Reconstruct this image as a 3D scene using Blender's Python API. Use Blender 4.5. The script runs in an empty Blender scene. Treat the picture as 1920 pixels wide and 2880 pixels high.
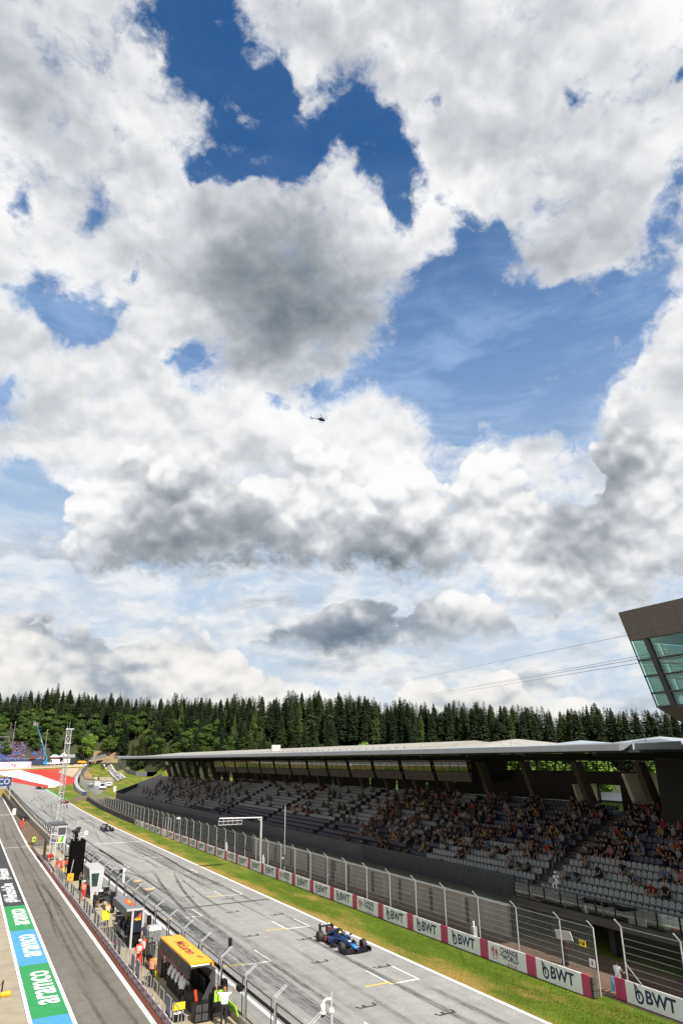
import bpy, bmesh, math, random
from mathutils import Vector, Matrix
RND = random.Random(11)
scene = bpy.context.scene
COL = scene.collection
rad = math.radians

# ------------------------------------------------------------------ camera
cam_data = bpy.data.cameras.new('camera')
cam = bpy.data.objects.new('camera', cam_data)
COL.objects.link(cam)
cam_data.sensor_fit = 'VERTICAL'
cam_data.sensor_height = 36.0
cam_data.sensor_width = 24.0
cam_data.lens = 24.0
cam_data.clip_start = 0.2
cam_data.clip_end = 6000
_f = Vector((0.43396874, 0.8354111, 0.33728241)).normalized()
_r = Vector((0.88937108, -0.45701965, -0.01233377)).normalized()
_u = _r.cross(_f).normalized()
cam.matrix_world = Matrix(((_r.x, _u.x, -_f.x, 0), (_r.y, _u.y, -_f.y, 0), (_r.z, _u.z, -_f.z, 12.827), (0, 0, 0, 1)))
scene.camera = cam

# ------------------------------------------------------------------ exposure
scene.view_settings.view_transform = 'Standard'
scene.view_settings.look = 'None'
scene.view_settings.exposure = 0.7
scene.view_settings.gamma = 1.0
scene.view_settings.use_curve_mapping = False

# ------------------------------------------------------------------ sun (behind the camera, a little to the right)
SUN_EL = rad(46)
SUN_AZ = rad(172)          # clockwise from +Y, the direction of the straight
sdir = Vector((math.sin(SUN_AZ) * math.cos(SUN_EL), math.cos(SUN_AZ) * math.cos(SUN_EL), math.sin(SUN_EL)))
sun_data = bpy.data.lights.new('sun', 'SUN')
sun_data.energy = 5.0
sun_data.angle = rad(0.53)
sun_data.color = (1.0, 0.955, 0.88)
sun = bpy.data.objects.new('sun', sun_data)
sun.rotation_euler = (-sdir).to_track_quat('-Z', 'Y').to_euler()
sun.location = sdir * 60
COL.objects.link(sun)

# ------------------------------------------------------------------ world: clear sky with cloud banks at fixed bearings
NEG=[(0.096,0.567,0.818,0.092,1.00),(0.129,0.587,0.799,0.072,1.00),(0.165,0.595,0.787,0.084,1.00),(0.201,0.630,0.750,0.073,1.00),(0.161,0.664,0.730,0.058,1.00),(0.155,0.686,0.711,0.034,1.00),(0.188,0.671,0.717,0.032,1.00),(0.222,0.637,0.738,0.069,1.00),(0.255,0.603,0.756,0.079,1.00),(0.274,0.618,0.737,0.048,1.00),(0.212,0.598,0.773,0.046,1.00),(0.221,0.578,0.785,0.040,1.00),(0.316,0.552,0.772,0.072,1.00),(0.356,0.568,0.742,0.064,1.00),(0.387,0.582,0.715,0.054,1.00),(0.418,0.591,0.690,0.047,1.00),(0.499,0.565,0.658,0.044,1.00),(0.526,0.565,0.636,0.047,1.00),(0.533,0.545,0.648,0.039,1.00),(0.497,0.617,0.610,0.064,1.00),(0.490,0.651,0.580,0.101,1.00),(0.537,0.626,0.565,0.130,1.00),(0.588,0.608,0.534,0.128,1.00),(0.510,0.673,0.535,0.109,1.00),(0.462,0.726,0.509,0.068,1.00),(0.566,0.664,0.489,0.139,1.00),(0.631,0.603,0.487,0.134,1.00),(0.657,0.552,0.514,0.101,1.00),(0.533,0.702,0.472,0.068,1.00),(0.656,0.611,0.443,0.070,1.00),(0.688,0.601,0.406,0.046,1.00),(0.676,0.523,0.519,0.077,1.00),(0.684,0.490,0.541,0.059,1.00),(0.691,0.459,0.559,0.047,1.00),(0.689,0.434,0.580,0.041,1.00),(0.677,0.411,0.611,0.045,1.00),(0.666,0.385,0.639,0.039,1.00),(0.634,0.556,0.537,0.068,1.00),(0.609,0.318,0.727,0.019,1.00),(0.412,0.510,0.755,0.016,1.00),(0.526,0.411,0.744,0.023,1.00),(0.039,0.754,0.655,0.038,1.00),(0.096,0.787,0.609,0.018,1.00),(0.044,0.829,0.557,0.057,1.00),(0.007,0.831,0.556,0.048,1.00),(0.080,0.829,0.554,0.039,1.00),(0.224,0.831,0.510,0.055,1.00),(0.194,0.837,0.512,0.030,1.00),(-0.006,0.902,0.432,0.055,1.00),(0.018,0.910,0.415,0.033,1.00),(-0.026,0.893,0.448,0.027,1.00),(0.003,0.940,0.342,0.072,1.00),(0.033,0.933,0.358,0.045,1.00),(0.000,0.950,0.312,0.055,1.00),(0.048,0.944,0.327,0.040,1.00),(0.378,0.784,0.493,0.050,1.00),(0.324,0.815,0.481,0.027,1.00),(0.409,0.760,0.506,0.052,1.00),(0.565,0.704,0.431,0.031,1.00),(0.726,0.506,0.466,0.027,1.00),(0.774,0.528,0.348,0.032,1.00),(-0.052,0.773,0.632,0.016,1.00),(0.674,0.568,0.473,0.045,1.00),(0.416,0.605,0.679,0.036,1.00),(0.477,0.559,0.679,0.029,1.00),(0.515,0.566,0.644,0.047,1.00),(0.229,0.598,0.768,0.041,1.00),(0.287,0.591,0.754,0.042,1.00),(0.200,0.643,0.740,0.042,1.00),(0.344,0.557,0.756,0.042,1.00),(0.605,0.582,0.544,0.069,1.00),(0.702,0.490,0.517,0.048,1.00)]
POS=[(0.092,0.603,0.792,0.022,1.00),(0.165,0.612,0.773,0.027,1.00),(0.190,0.617,0.763,0.019,1.00),(0.317,0.589,0.744,0.014,1.00),(0.260,0.586,0.767,0.019,1.00),(0.436,0.759,0.484,0.045,1.00),(0.009,0.921,0.390,0.057,1.00),(0.714,0.506,0.483,0.046,1.00),(0.700,0.440,0.562,0.024,1.00),(0.732,0.515,0.447,0.046,1.00)]
DARK=[(0.287,0.732,0.618,0.179,0.50),(0.307,0.688,0.658,0.134,0.25),(0.236,0.734,0.637,0.107,0.18),(0.347,0.747,0.567,0.106,0.30),(0.280,0.776,0.565,0.077,0.20),(-0.023,0.659,0.752,0.155,0.24),(-0.060,0.632,0.772,0.093,0.15),(-0.025,0.721,0.692,0.115,0.12),(0.282,0.486,0.827,0.082,0.22),(0.384,0.476,0.791,0.183,0.15),(0.584,0.486,0.650,0.115,0.33),(0.583,0.549,0.599,0.071,0.12),(0.500,0.378,0.779,0.149,0.10)]
TOP2=[(0.1474,0.3248),(0.2115,0.3255),(0.2298,0.3407),(0.2408,0.3709),(0.2566,0.4129),(0.2711,0.4350),(0.2959,0.4507),(0.3296,0.4617),(0.3684,0.4746),(0.3963,0.4836),(0.4170,0.4629),(0.4414,0.4615),(0.4659,0.4655),(0.4944,0.4609),(0.5253,0.4735),(0.5470,0.4573),(0.5658,0.4295),(0.5859,0.4381),(0.6068,0.4587),(0.6225,0.4609),(0.6407,0.4470),(0.6540,0.4249),(0.6699,0.3963),(0.6835,0.3875),(0.6929,0.4046),(0.7053,0.4366),(0.7172,0.4737),(0.7320,0.4782),(0.7514,0.4675),(0.7721,0.4512),(0.8240,0.4171)]
BOT2=[(0.1491,0.3095),(0.2256,0.3119),(0.2498,0.2538),(0.2803,0.2451),(0.3292,0.2364),(0.3683,0.2468),(0.3936,0.2613),(0.4273,0.2512),(0.4573,0.2427),(0.4987,0.2539),(0.5397,0.2481),(0.5653,0.2437),(0.5842,0.2552),(0.6078,0.2256),(0.6572,0.1871),(0.6892,0.1758),(0.7234,0.2056),(0.7461,0.2236),(0.7968,0.2065)]
TOP3=[(0.1717,0.0856),(0.3710,0.1518),(0.3864,0.1762),(0.4058,0.1978),(0.4239,0.2133),(0.4423,0.2244),(0.4685,0.2389),(0.4948,0.2443),(0.5170,0.2372),(0.5391,0.2317),(0.5723,0.2352),(0.6004,0.2204),(0.6302,0.1903),(0.6552,0.1581),(0.6802,0.1437),(0.7862,0.1133)]
BOT3=[(0.1721,0.0805),(0.3711,0.1506),(0.3923,0.1522),(0.4138,0.1452),(0.4427,0.1373),(0.4787,0.1324),(0.5077,0.1419),(0.5367,0.1497),(0.5651,0.1469),(0.5900,0.1536),(0.6214,0.1569),(0.6543,0.1454),(0.6799,0.1403),(0.7862,0.1128)]
TOP4=[(0.1568,0.2368),(0.2003,0.2400),(0.2191,0.2365),(0.2357,0.2261),(0.2560,0.2116),(0.2794,0.2054),(0.3098,0.2046),(0.3550,0.2112),(0.3804,0.2014),(0.3918,0.1763),(0.4068,0.1403),(0.4211,0.1355),(0.4426,0.1403),(0.4571,0.1268),(0.4748,0.0977),(0.4997,0.0970),(0.5216,0.1232),(0.5433,0.1325),(0.5607,0.1244),(0.5708,0.1149),(0.5891,0.1345),(0.6094,0.1260),(0.6286,0.1082),(0.6526,0.1207),(0.6706,0.1019),(0.6965,0.0747),(0.7811,0.0674)]
DARK2=[(0.177,0.946,0.273,0.104,0.34),(0.235,0.931,0.279,0.114,0.46),(0.306,0.911,0.276,0.087,0.45),(0.361,0.896,0.259,0.065,0.40),(0.221,0.916,0.335,0.078,0.20),(0.159,0.906,0.393,0.076,0.16),(0.244,0.878,0.412,0.107,0.18),(0.422,0.845,0.329,0.073,0.25),(0.507,0.819,0.270,0.101,0.50),(0.565,0.782,0.264,0.071,0.65),(0.475,0.824,0.310,0.066,0.20),(0.604,0.749,0.273,0.056,0.30),(0.728,0.608,0.318,0.074,0.40),(0.715,0.641,0.280,0.070,0.38),(0.740,0.528,0.416,0.070,0.22),(0.736,0.568,0.369,0.072,0.32),(0.701,0.676,0.228,0.096,0.25),(0.667,0.666,0.335,0.073,0.15),(0.357,0.915,0.189,0.065,0.35),(0.416,0.893,0.171,0.087,0.40),(0.478,0.862,0.170,0.093,0.45),(0.121,0.983,0.141,0.085,0.30),(0.172,0.976,0.131,0.060,0.30),(0.050,0.981,0.188,0.068,0.20)]


def build_world():
    w = bpy.data.worlds.new('World'); scene.world = w
    w.use_nodes = True
    nt = w.node_tree; N = nt.nodes; L = nt.links
    N.clear()
    def node(t, **k):
        n = N.new(t)
        for a, b in k.items(): setattr(n, a, b)
        return n
    def val(s, v):
        if isinstance(v, (int, float)): s.default_value = v
        elif isinstance(v, (tuple, list)): s.default_value = v
        else: L.new(v, s)
    def M(op, a, b=0.0, clamp=False):
        n = node('ShaderNodeMath', operation=op, use_clamp=clamp)
        val(n.inputs[0], a); val(n.inputs[1], b); return n.outputs[0]
    def V(op, a, b=(0, 0, 0)):
        n = node('ShaderNodeVectorMath', operation=op)
        val(n.inputs[0], a); val(n.inputs[1], b); return n.outputs[0]
    def noise(vec, scale, detail=4, rough=.55, dist=0.0, color=False, lac=2.0):
        n = node('ShaderNodeTexNoise', noise_dimensions='3D')
        val(n.inputs['Vector'], vec); n.inputs['Scale'].default_value = scale
        n.inputs['Detail'].default_value = detail; n.inputs['Roughness'].default_value = rough
        n.inputs['Distortion'].default_value = dist; n.inputs['Lacunarity'].default_value = lac
        return n.outputs['Color'] if color else n.outputs['Fac']
    def mr(v, a, b, c=0.0, d=1.0, smooth=True):
        n = node('ShaderNodeMapRange', interpolation_type='SMOOTHSTEP' if smooth else 'LINEAR')
        val(n.inputs['Value'], v); val(n.inputs['From Min'], a); val(n.inputs['From Max'], b)
        val(n.inputs['To Min'], c); val(n.inputs['To Max'], d); return n.outputs['Result']
    def mixc(f, a, b):
        n = node('ShaderNodeMix', data_type='RGBA')
        val(n.inputs[0], f); val(n.inputs[6], a); val(n.inputs[7], b); return n.outputs[2]
    tc = node('ShaderNodeTexCoord')
    d = V('NORMALIZE', tc.outputs['Generated'])
    sep = node('ShaderNodeSeparateXYZ'); L.new(d, sep.inputs[0])
    el = sep.outputs['Z']
    # irregular outline: the bank positions are looked up through two scales of turbulence
    def warp(vec, sc, amt, det):
        c = noise(vec, sc, det, .6, 0, True)
        c = V('SUBTRACT', c, (.5, .5, .5))
        n = node('ShaderNodeVectorMath', operation='SCALE'); L.new(c, n.inputs[0]); n.inputs['Scale'].default_value = amt
        return V('ADD', vec, n.outputs[0])
    dw = warp(d, 5.0, .12, 3)
    dw = warp(dw, 17.0, .060, 5)
    def field(lst, vec):
        acc = None
        for (x, y, z, r, wt) in lst:
            g = node('ShaderNodeTexGradient', gradient_type='SPHERICAL')
            tm = g.texture_mapping; tm.vector_type = 'TEXTURE'
            tm.translation = (x, y, z); tm.scale = (r, r, r)
            L.new(vec, g.inputs[0])
            o = g.outputs['Fac']
            if acc is None:
                acc = M('MULTIPLY', o, wt)
            else:
                m = node('ShaderNodeMath', operation='MULTIPLY_ADD')
                L.new(o, m.inputs[0]); m.inputs[1].default_value = wt; L.new(acc, m.inputs[2]); acc = m.outputs[0]
        return acc
    neg = M('MINIMUM', field(NEG, dw), 1.15)
    pos = M('MINIMUM', field(POS, dw), 1.0)
    dark = field(DARK, dw)
    dark2 = field(DARK2, dw)
    nv = V('MULTIPLY', d, (1, 1, 1.25))
    nvw = warp(nv, 8.0, .06, 3)
    n_big = noise(nv, 5.0, 5, .6, .15)
    n_fine = noise(nvw, 21.0, 5, .68, 0)
    # cauliflower billows (two sizes), sampled again a little towards the light for their relief
    def billow(vec, sc, det, rough=.5):
        n = node('ShaderNodeTexVoronoi', voronoi_dimensions='3D', feature='F1')
        n.normalize = False
        L.new(vec, n.inputs['Vector']); n.inputs['Scale'].default_value = sc
        n.inputs['Detail'].default_value = det; n.inputs['Roughness'].default_value = rough; n.inputs['Lacunarity'].default_value = 2.3
        return n.outputs['Distance']
    bw = warp(nv, 12.0, .05, 3)
    b0 = billow(bw, 9.0, 2.0, .55)
    b1 = billow(V('ADD', bw, (sdir.x * .006, sdir.y * .006, .020)), 9.0, 2.0, .55)
    relief = M('SUBTRACT', b1, b0)                     # positive on the sides turned to the light
    c0 = noise(nv, 4.0, 3, .55, 0); c1 = noise(V('ADD', nv, (sdir.x * .04, sdir.y * .04, .06)), 4.0, 3, .55, 0)
    relief2 = M('SUBTRACT', c0, c1)
    # beyond the banks listed above the sky carries on with broken cloud of the same amount
    gf = node('ShaderNodeTexGradient', gradient_type='SPHERICAL')
    gf.texture_mapping.vector_type = 'TEXTURE'; gf.texture_mapping.translation = (.40, .78, .48); gf.texture_mapping.scale = (.95, .95, .95)
    L.new(d, gf.inputs[0])
    inside = mr(gf.outputs['Fac'], .15, .42)
    rest = M('MULTIPLY', M('SUBTRACT', noise(d, 2.6, 3, .5, .2), .47), 3.2)
    rest = M('MULTIPLY', rest, M('SUBTRACT', 1.0, inside))
    # --- high broken deck
    dens = M('ADD', 1.12, M('MULTIPLY', neg, -1.0))
    dens = M('ADD', dens, M('MULTIPLY', pos, .62))
    dens = M('ADD', dens, rest)
    dens = M('ADD', dens, M('MULTIPLY', M('SUBTRACT', n_big, .5), 1.15))
    dens = M('ADD', dens, M('MULTIPLY', M('SUBTRACT', n_fine, .5), 1.9))
    dens = M('SUBTRACT', dens, mr(el, .42, .30, 0.0, .75))
    n_wisp = noise(nvw, 62.0, 3, .6, 0)
    dens = M('ADD', dens, M('MULTIPLY', M('SUBTRACT', n_wisp, .5), .45))
    a1 = mr(dens, .16, 1.10)
    body = mr(dens, .55, 1.5)
    sh1 = M('ADD', M('MULTIPLY', M('MULTIPLY', dark, mr(n_big, .34, .66, .62, 1.25)), .80), M('MULTIPLY', body, .13))
    sh1 = M('SUBTRACT', sh1, M('MULTIPLY', relief, .26))
    sh1 = M('SUBTRACT', sh1, M('MULTIPLY', relief2, .95))
    sh1 = M('ADD', sh1, M('MULTIPLY', M('SUBTRACT', n_fine, .5), -.07))
    sh1 = M('ADD', sh1, .03)
    # --- cumulus banks: a crest and a base line per bearing
    az = M('ARCTAN2', sep.outputs['X'], sep.outputs['Y'])
    azn = M('MULTIPLY', M('ADD', M('MULTIPLY', az, 57.29578), 20.0), .01)
    def curve(pts):
        n = node('ShaderNodeFloatCurve'); c = n.mapping.curves[0]
        n.mapping.use_clip = False
        for i, (x, y) in enumerate(pts):
            if i < 2: c.points[i].location = (x, y)
            else: c.points.new(x, y)
        n.mapping.update(); L.new(azn, n.inputs['Value']); return n.outputs[0]
    elw = M('ADD', el, M('MULTIPLY', M('SUBTRACT', b0, .42), .11))
    elw = M('ADD', elw, M('MULTIPLY', M('SUBTRACT', n_fine, .5), -.03))
    elb = M('ADD', el, M('MULTIPLY', M('SUBTRACT', n_fine, .5), .13))
    elb = M('ADD', elb, M('MULTIPLY', M('SUBTRACT', n_big, .5), .10))
    def bank(top, bot, soft, rel, k, basew, tint, amp=1.0):
        t = curve(top); o = curve(bot)
        at = mr(M('ADD', M('SUBTRACT', t, el), M('MULTIPLY', M('SUBTRACT', el, elw), amp)), 0.0, soft)
        ab = mr(M('ADD', M('SUBTRACT', el, o), M('MULTIPLY', M('SUBTRACT', elb, el), amp)), -.014, .030)
        v = M('DIVIDE', M('SUBTRACT', el, o), M('MAXIMUM', M('SUBTRACT', t, o), .01))
        vw = M('ADD', v, M('MULTIPLY', M('SUBTRACT', n_big, .5), 1.5))
        base = M('MULTIPLY', mr(vw, basew, -.05), k)
        mid = M('MULTIPLY', mr(M('ADD', v, M('MULTIPLY', M('SUBTRACT', c0, .5), 2.2)), .95, .25), .12)
        sh = M('ADD', M('ADD', base, mid), M('MULTIPLY', relief, -rel))
        sh = M('SUBTRACT', sh, M('MULTIPLY', relief2, .8))
        sh = M('ADD', sh, M('MULTIPLY', M('MULTIPLY', dark2, mr(b0, .18, .72, .35, 1.2)), .62))
        return M('MULTIPLY', at, ab), M('ADD', sh, tint)
    a2, sh2 = bank(TOP2, BOT2, .012, .62, .26, .26, -.03)
    a3, sh3 = bank(TOP3, BOT3, .010, .42, .40, .95, .03, .55)
    base4 = [(0.0, .02), (1.0, .021)]
    a4, sh4 = bank(TOP4, base4, .010, .50, .10, .5, -.03, .6)
    n4 = noise(V('MULTIPLY', d, (1, 1, 2.2)), 9.0, 5, .6, .2)
    a4 = M('MULTIPLY', a4, mr(n4, .30, .46, .50, 1.0))
    sh4 = M('ADD', sh4, M('MULTIPLY', mr(noise(V('MULTIPLY', nv, (1, 1, 1.8)), 7.0, 4, .55, 0), .48, .68), .15))
    # thin high veil in the blue
    cir = noise(V('MULTIPLY', warp(d, 4.0, .06, 2), (2.6, 1.0, 7.0)), 3.4, 6, .62, .3)
    veil = M('MULTIPLY', mr(cir, .40, .72), mr(el, .74, .50, .04, .40))
    haze_low = mr(el, .74, .20, .02, .86, False)
    sky = node('ShaderNodeTexSky', sky_type='NISHITA', sun_disc=False)
    sky.sun_elevation = SUN_EL; sky.sun_rotation = SUN_AZ
    sky.altitude = 700; sky.air_density = 1.0; sky.dust_density = .35; sky.ozone_density = 3.0
    skyc = node('ShaderNodeHueSaturation'); L.new(sky.outputs[0], skyc.inputs['Color'])
    skyc.inputs['Saturation'].default_value = SKY_SAT
    bg_sky = node('ShaderNodeBackground'); L.new(skyc.outputs[0], bg_sky.inputs['Color']); bg_sky.inputs['Strength'].default_value = SKY_STR
    def cloud_bg(shade, low):
        shade = mr(shade, -.08, .95, 0.0, 1.0, False)
        cr = node('ShaderNodeValToRGB'); e = cr.color_ramp.elements
        e[0].position = 0.0; e[0].color = (.98, .98, .98, 1)
        e[1].position = 1.0; e[1].color = ((.105, .15, .205, 1) if low else (.15, .185, .215, 1))
        for p, c in ((.12, (.90, .90, .905)), (.28, (.66, .68, .71)), (.55, (.33, .37, .42) if low else (.38, .41, .445))):
            x = e.new(p); x.color = (*c, 1)
        L.new(shade, cr.inputs[0])
        col = cr.outputs[0]
        if low: col = mixc(mr(el, .26, .08, 0.0, .40), col, mixc(mr(shade, .20, .5), (.95, .90, .81, 1), (.40, .47, .55, 1)))
        b = node('ShaderNodeBackground'); L.new(col, b.inputs['Color']); b.inputs['Strength'].default_value = CLOUD_STR
        return b.outputs[0]
    def over(fac, a, b):
        m = node('ShaderNodeMixShader'); L.new(fac, m.inputs[0]); L.new(a, m.inputs[1]); L.new(b, m.inputs[2]); return m.outputs[0]
    bg_v = node('ShaderNodeBackground'); L.new(mixc(mr(el, .56, .26), (.40, .585, .88, 1), (.575, .68, .80, 1)), bg_v.inputs['Color']); bg_v.inputs['Strength'].default_value = CLOUD_STR
    x = over(M('ADD', M('MULTIPLY', veil, .9), haze_low, True), bg_sky.outputs[0], bg_v.outputs[0])
    x = over(a1, x, cloud_bg(sh1, False))
    n5 = noise(V('MULTIPLY', nvw, (1, 1, 2.6)), 7.0, 5, .6, 0)
    a5 = M('MULTIPLY', mr(n5, .40, .62), mr(el, .33, .22, 0.0, .80))
    sh5 = M('ADD', M('MULTIPLY', mr(noise(V('MULTIPLY', nv, (1, 1, 2.4)), 10.0, 4, .55, 0), .44, .66), .34), M('MULTIPLY', relief, -.3))
    x = over(a5, x, cloud_bg(sh5, True))
    x = over(a4, x, cloud_bg(sh4, True))
    x = over(a2, x, cloud_bg(sh2, False))
    x = over(a3, x, cloud_bg(sh3, True))
    out = node('ShaderNodeOutputWorld'); L.new(x, out.inputs[0])
    w.cycles.sampling_method = 'MANUAL'; w.cycles.sample_map_resolution = 512
CLOUD_STR = 0.615
SKY_SAT = 1.28
SKY_STR = 0.086
build_world()

# ------------------------------------------------------------------ helpers
MATS = {}
def mat(name, col, rough=.6, var=.12, scale=3.0, metal=0.0, bump=0.0, stretch=(1, 1, 1), spec=.5, col2=None, coords='Object', detail=5, fine=0.0, trans=0.0, alpha=1.0):
    """Principled material whose colour wanders with one or two scales of noise"""
    if name in MATS: return MATS[name]
    m = bpy.data.materials.new(name); m.use_nodes = True
    nt = m.node_tree; N = nt.nodes; L = nt.links
    b = N['Principled BSDF']
    tc = N.new('ShaderNodeTexCoord'); mp = N.new('ShaderNodeMapping'); mp.inputs['Scale'].default_value = stretch
    if coords == 'World':
        ge = N.new('ShaderNodeNewGeometry'); L.new(ge.outputs['Position'], mp.inputs[0])
    else:
        L.new(tc.outputs[coords], mp.inputs[0])
    n = N.new('ShaderNodeTexNoise'); n.inputs['Scale'].default_value = scale; n.inputs['Detail'].default_value = detail; n.inputs['Roughness'].default_value = .6
    L.new(mp.outputs[0], n.inputs['Vector'])
    mr_ = N.new('ShaderNodeMapRange'); mr_.inputs['From Min'].default_value = .3; mr_.inputs['From Max'].default_value = .7
    L.new(n.outputs['Fac'], mr_.inputs['Value'])
    mx = N.new('ShaderNodeMix'); mx.data_type = 'RGBA'
    c2 = col2 if col2 else tuple(min(1, c * (1 + var)) for c in col)
    c1 = col if col2 else tuple(c * (1 - var) for c in col)
    mx.inputs[6].default_value = (*c1, 1); mx.inputs[7].default_value = (*c2, 1)
    L.new(mr_.outputs[0], mx.inputs[0])
    out = mx.outputs[2]
    if fine:
        n2 = N.new('ShaderNodeTexNoise'); n2.inputs['Scale'].default_value = scale * 11; n2.inputs['Detail'].default_value = 3
        L.new(mp.outputs[0], n2.inputs['Vector'])
        m2 = N.new('ShaderNodeMix'); m2.data_type = 'RGBA'; m2.blend_type = 'MULTIPLY'; m2.inputs[0].default_value = 1
        r2 = N.new('ShaderNodeMapRange'); r2.inputs['From Min'].default_value = .3; r2.inputs['From Max'].default_value = .7
        r2.inputs['To Min'].default_value = 1 - fine; r2.inputs['To Max'].default_value = 1 + fine * .6
        L.new(n2.outputs['Fac'], r2.inputs['Value'])
        L.new(out, m2.inputs[6]); L.new(r2.outputs[0], m2.inputs[7]); out = m2.outputs[2]
    L.new(out, b.inputs['Base Color'])
    b.inputs['Roughness'].default_value = rough; b.inputs['Metallic'].default_value = metal
    b.inputs['Specular IOR Level'].default_value = spec
    if trans: b.inputs['Transmission Weight'].default_value = trans
    if alpha < 1: b.inputs['Alpha'].default_value = alpha
    if bump:
        bp = N.new('ShaderNodeBump'); bp.inputs['Strength'].default_value = bump; bp.inputs['Distance'].default_value = .05
        L.new(n.outputs['Fac'], bp.inputs['Height']); L.new(bp.outputs[0], b.inputs['Normal'])
    MATS[name] = m
    return m

class MB:
    def __init__(s): s.v = []; s.f = []; s.m = []
    def add(s, vs, fs, mi=0):
        o = len(s.v); s.v += [tuple(p) for p in vs]
        for f in fs: s.f.append(tuple(i + o for i in f)); s.m.append(mi)
        return s
    def quad(s, a, b, c, d, mi=0): return s.add((a, b, c, d), ((0, 1, 2, 3),), mi)
    def poly(s, pts, mi=0): return s.add(pts, (tuple(range(len(pts))),), mi)
    def box(s, x0, x1, y0, y1, z0, z1, mi=0):
        return s.add([(x0, y0, z0), (x1, y0, z0), (x1, y1, z0), (x0, y1, z0), (x0, y0, z1), (x1, y0, z1), (x1, y1, z1), (x0, y1, z1)],
                     [(0, 3, 2, 1), (4, 5, 6, 7), (0, 1, 5, 4), (1, 2, 6, 5), (2, 3, 7, 6), (3, 0, 4, 7)], mi)
    def hexa(s, p, mi=0):   # eight corners, bottom ring then top ring
        return s.add(p, [(0, 3, 2, 1), (4, 5, 6, 7), (0, 1, 5, 4), (1, 2, 6, 5), (2, 3, 7, 6), (3, 0, 4, 7)], mi)
    def prism(s, pts, vec, mi=0):
        n = len(pts); vec = Vector(vec)
        q = [Vector(p) for p in pts]; r = [p + vec for p in q]
        return s.add(q + r, [tuple(range(n))[::-1], tuple(range(n, 2 * n))] + [(i, (i + 1) % n, n + (i + 1) % n, n + i) for i in range(n)], mi)
    def tube(s, p, q, r, n=6, mi=0, r2=None):
        p = Vector(p); q = Vector(q); a = (q - p)
        if a.length < 1e-6: return s
        a.normalize(); h = Vector((0, 0, 1)) if abs(a.z) < .9 else Vector((1, 0, 0))
        u = a.cross(h).normalized(); w = a.cross(u); r2 = r if r2 is None else r2
        c = [(math.cos(2 * math.pi * i / n), math.sin(2 * math.pi * i / n)) for i in range(n)]
        vs = [p + (u * x + w * y) * r for x, y in c] + [q + (u * x + w * y) * r2 for x, y in c]
        return s.add(vs, [(i, (i + 1) % n, n + (i + 1) % n, n + i) for i in range(n)] + [tuple(range(n))[::-1], tuple(range(n, 2 * n))], mi)
    def path(s, pts, r, n=6, mi=0):
        for a, b in zip(pts, pts[1:]): s.tube(a, b, r, n, mi)
        return s
    def rings(s, rings, mi=0, close=True, caps=True):
        n = len(rings[0]); vs = [p for r in rings for p in r]; fs = []
        for k in range(len(rings) - 1):
            for i in range(n if close else n - 1):
                fs.append((k * n + i, k * n + (i + 1) % n, (k + 1) * n + (i + 1) % n, (k + 1) * n + i))
        if caps: fs += [tuple(range(n))[::-1], tuple(range((len(rings) - 1) * n, len(rings) * n))]
        return s.add(vs, fs, mi)
    def ball(s, c, r, nu=10, nv=6, mi=0):
        r = (r, r, r) if isinstance(r, (int, float)) else r
        rg = []
        for k in range(nv + 1):
            t = math.pi * min(max(k / nv, .02), .98)
            rg.append([(c[0] + r[0] * math.sin(t) * math.cos(2 * math.pi * i / nu), c[1] + r[1] * math.sin(t) * math.sin(2 * math.pi * i / nu), c[2] + r[2] * math.cos(t)) for i in range(nu)])
        return s.rings(rg[::-1], mi)
    def mesh(s, name, mats, smooth=False):
        me = bpy.data.meshes.new(name); me.from_pydata(s.v, [], s.f)
        for m in (mats if isinstance(mats, (list, tuple)) else [mats]): me.materials.append(m)
        if isinstance(mats, (list, tuple)) and len(mats) > 1: me.polygons.foreach_set('material_index', s.m)
        if smooth: me.polygons.foreach_set('use_smooth', [True] * len(me.polygons))
        me.update(); return me
    def build(s, name, mats, parent=None, smooth=False, loc=None):
        return obj(name, s.mesh(name, mats, smooth), parent, loc)

def obj(name, me, parent=None, loc=None, rot=None, scale=None):
    o = bpy.data.objects.new(name, me); COL.objects.link(o)
    if parent: o.parent = parent
    if loc is not None: o.location = loc
    if rot is not None: o.rotation_euler = rot
    if scale is not None: o.scale = scale
    return o
def tag(o, label=None, cat=None, group=None, kind=None):
    if label: o['label'] = label
    if cat: o['category'] = cat
    if group: o['group'] = group
    if kind: o['kind'] = kind
    return o
def thing(name, label, cat, loc=(0, 0, 0), rz=0, group=None):
    return tag(obj(name, None, None, loc, (0, 0, rz)), label, cat, group)
def copy_tree(o, parent=None):
    c = o.copy(); COL.objects.link(c); c.parent = parent
    for ch in o.children: copy_tree(ch, c)
    return c
_texts = {}
def text_mesh(s, size=1.0, bold=0.0, width=1.0, shear=0.0, mats=None, ext=0.0):
    """lettering as a flat mesh in its own XY plane, centred on the origin"""
    k = (s, size, bold, width, shear, mats.name if mats else '', ext)
    if k in _texts: return _texts[k]
    cu = bpy.data.curves.new('lettering', 'FONT'); cu.body = s; cu.size = size; cu.align_x = 'CENTER'; cu.align_y = 'CENTER'
    cu.offset = bold; cu.shear = shear; cu.resolution_u = 3; cu.extrude = ext
    o = bpy.data.objects.new('lettering', cu); COL.objects.link(o)
    dg = bpy.context.evaluated_depsgraph_get(); dg.update()
    me = bpy.data.meshes.new_from_object(o.evaluated_get(dg)); me.name = 'lettering'
    bpy.data.objects.remove(o)
    if width != 1.0: me.transform(Matrix.Diagonal((width, 1, 1, 1)))
    me.materials.clear()
    if mats: me.materials.append(mats)
    _texts[k] = me
    return me
ROT_PANEL = Matrix(((0, 0, -1), (-1, 0, 0), (0, 1, 0))).to_euler()   # lettering on a board that faces the track (-X)
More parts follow.
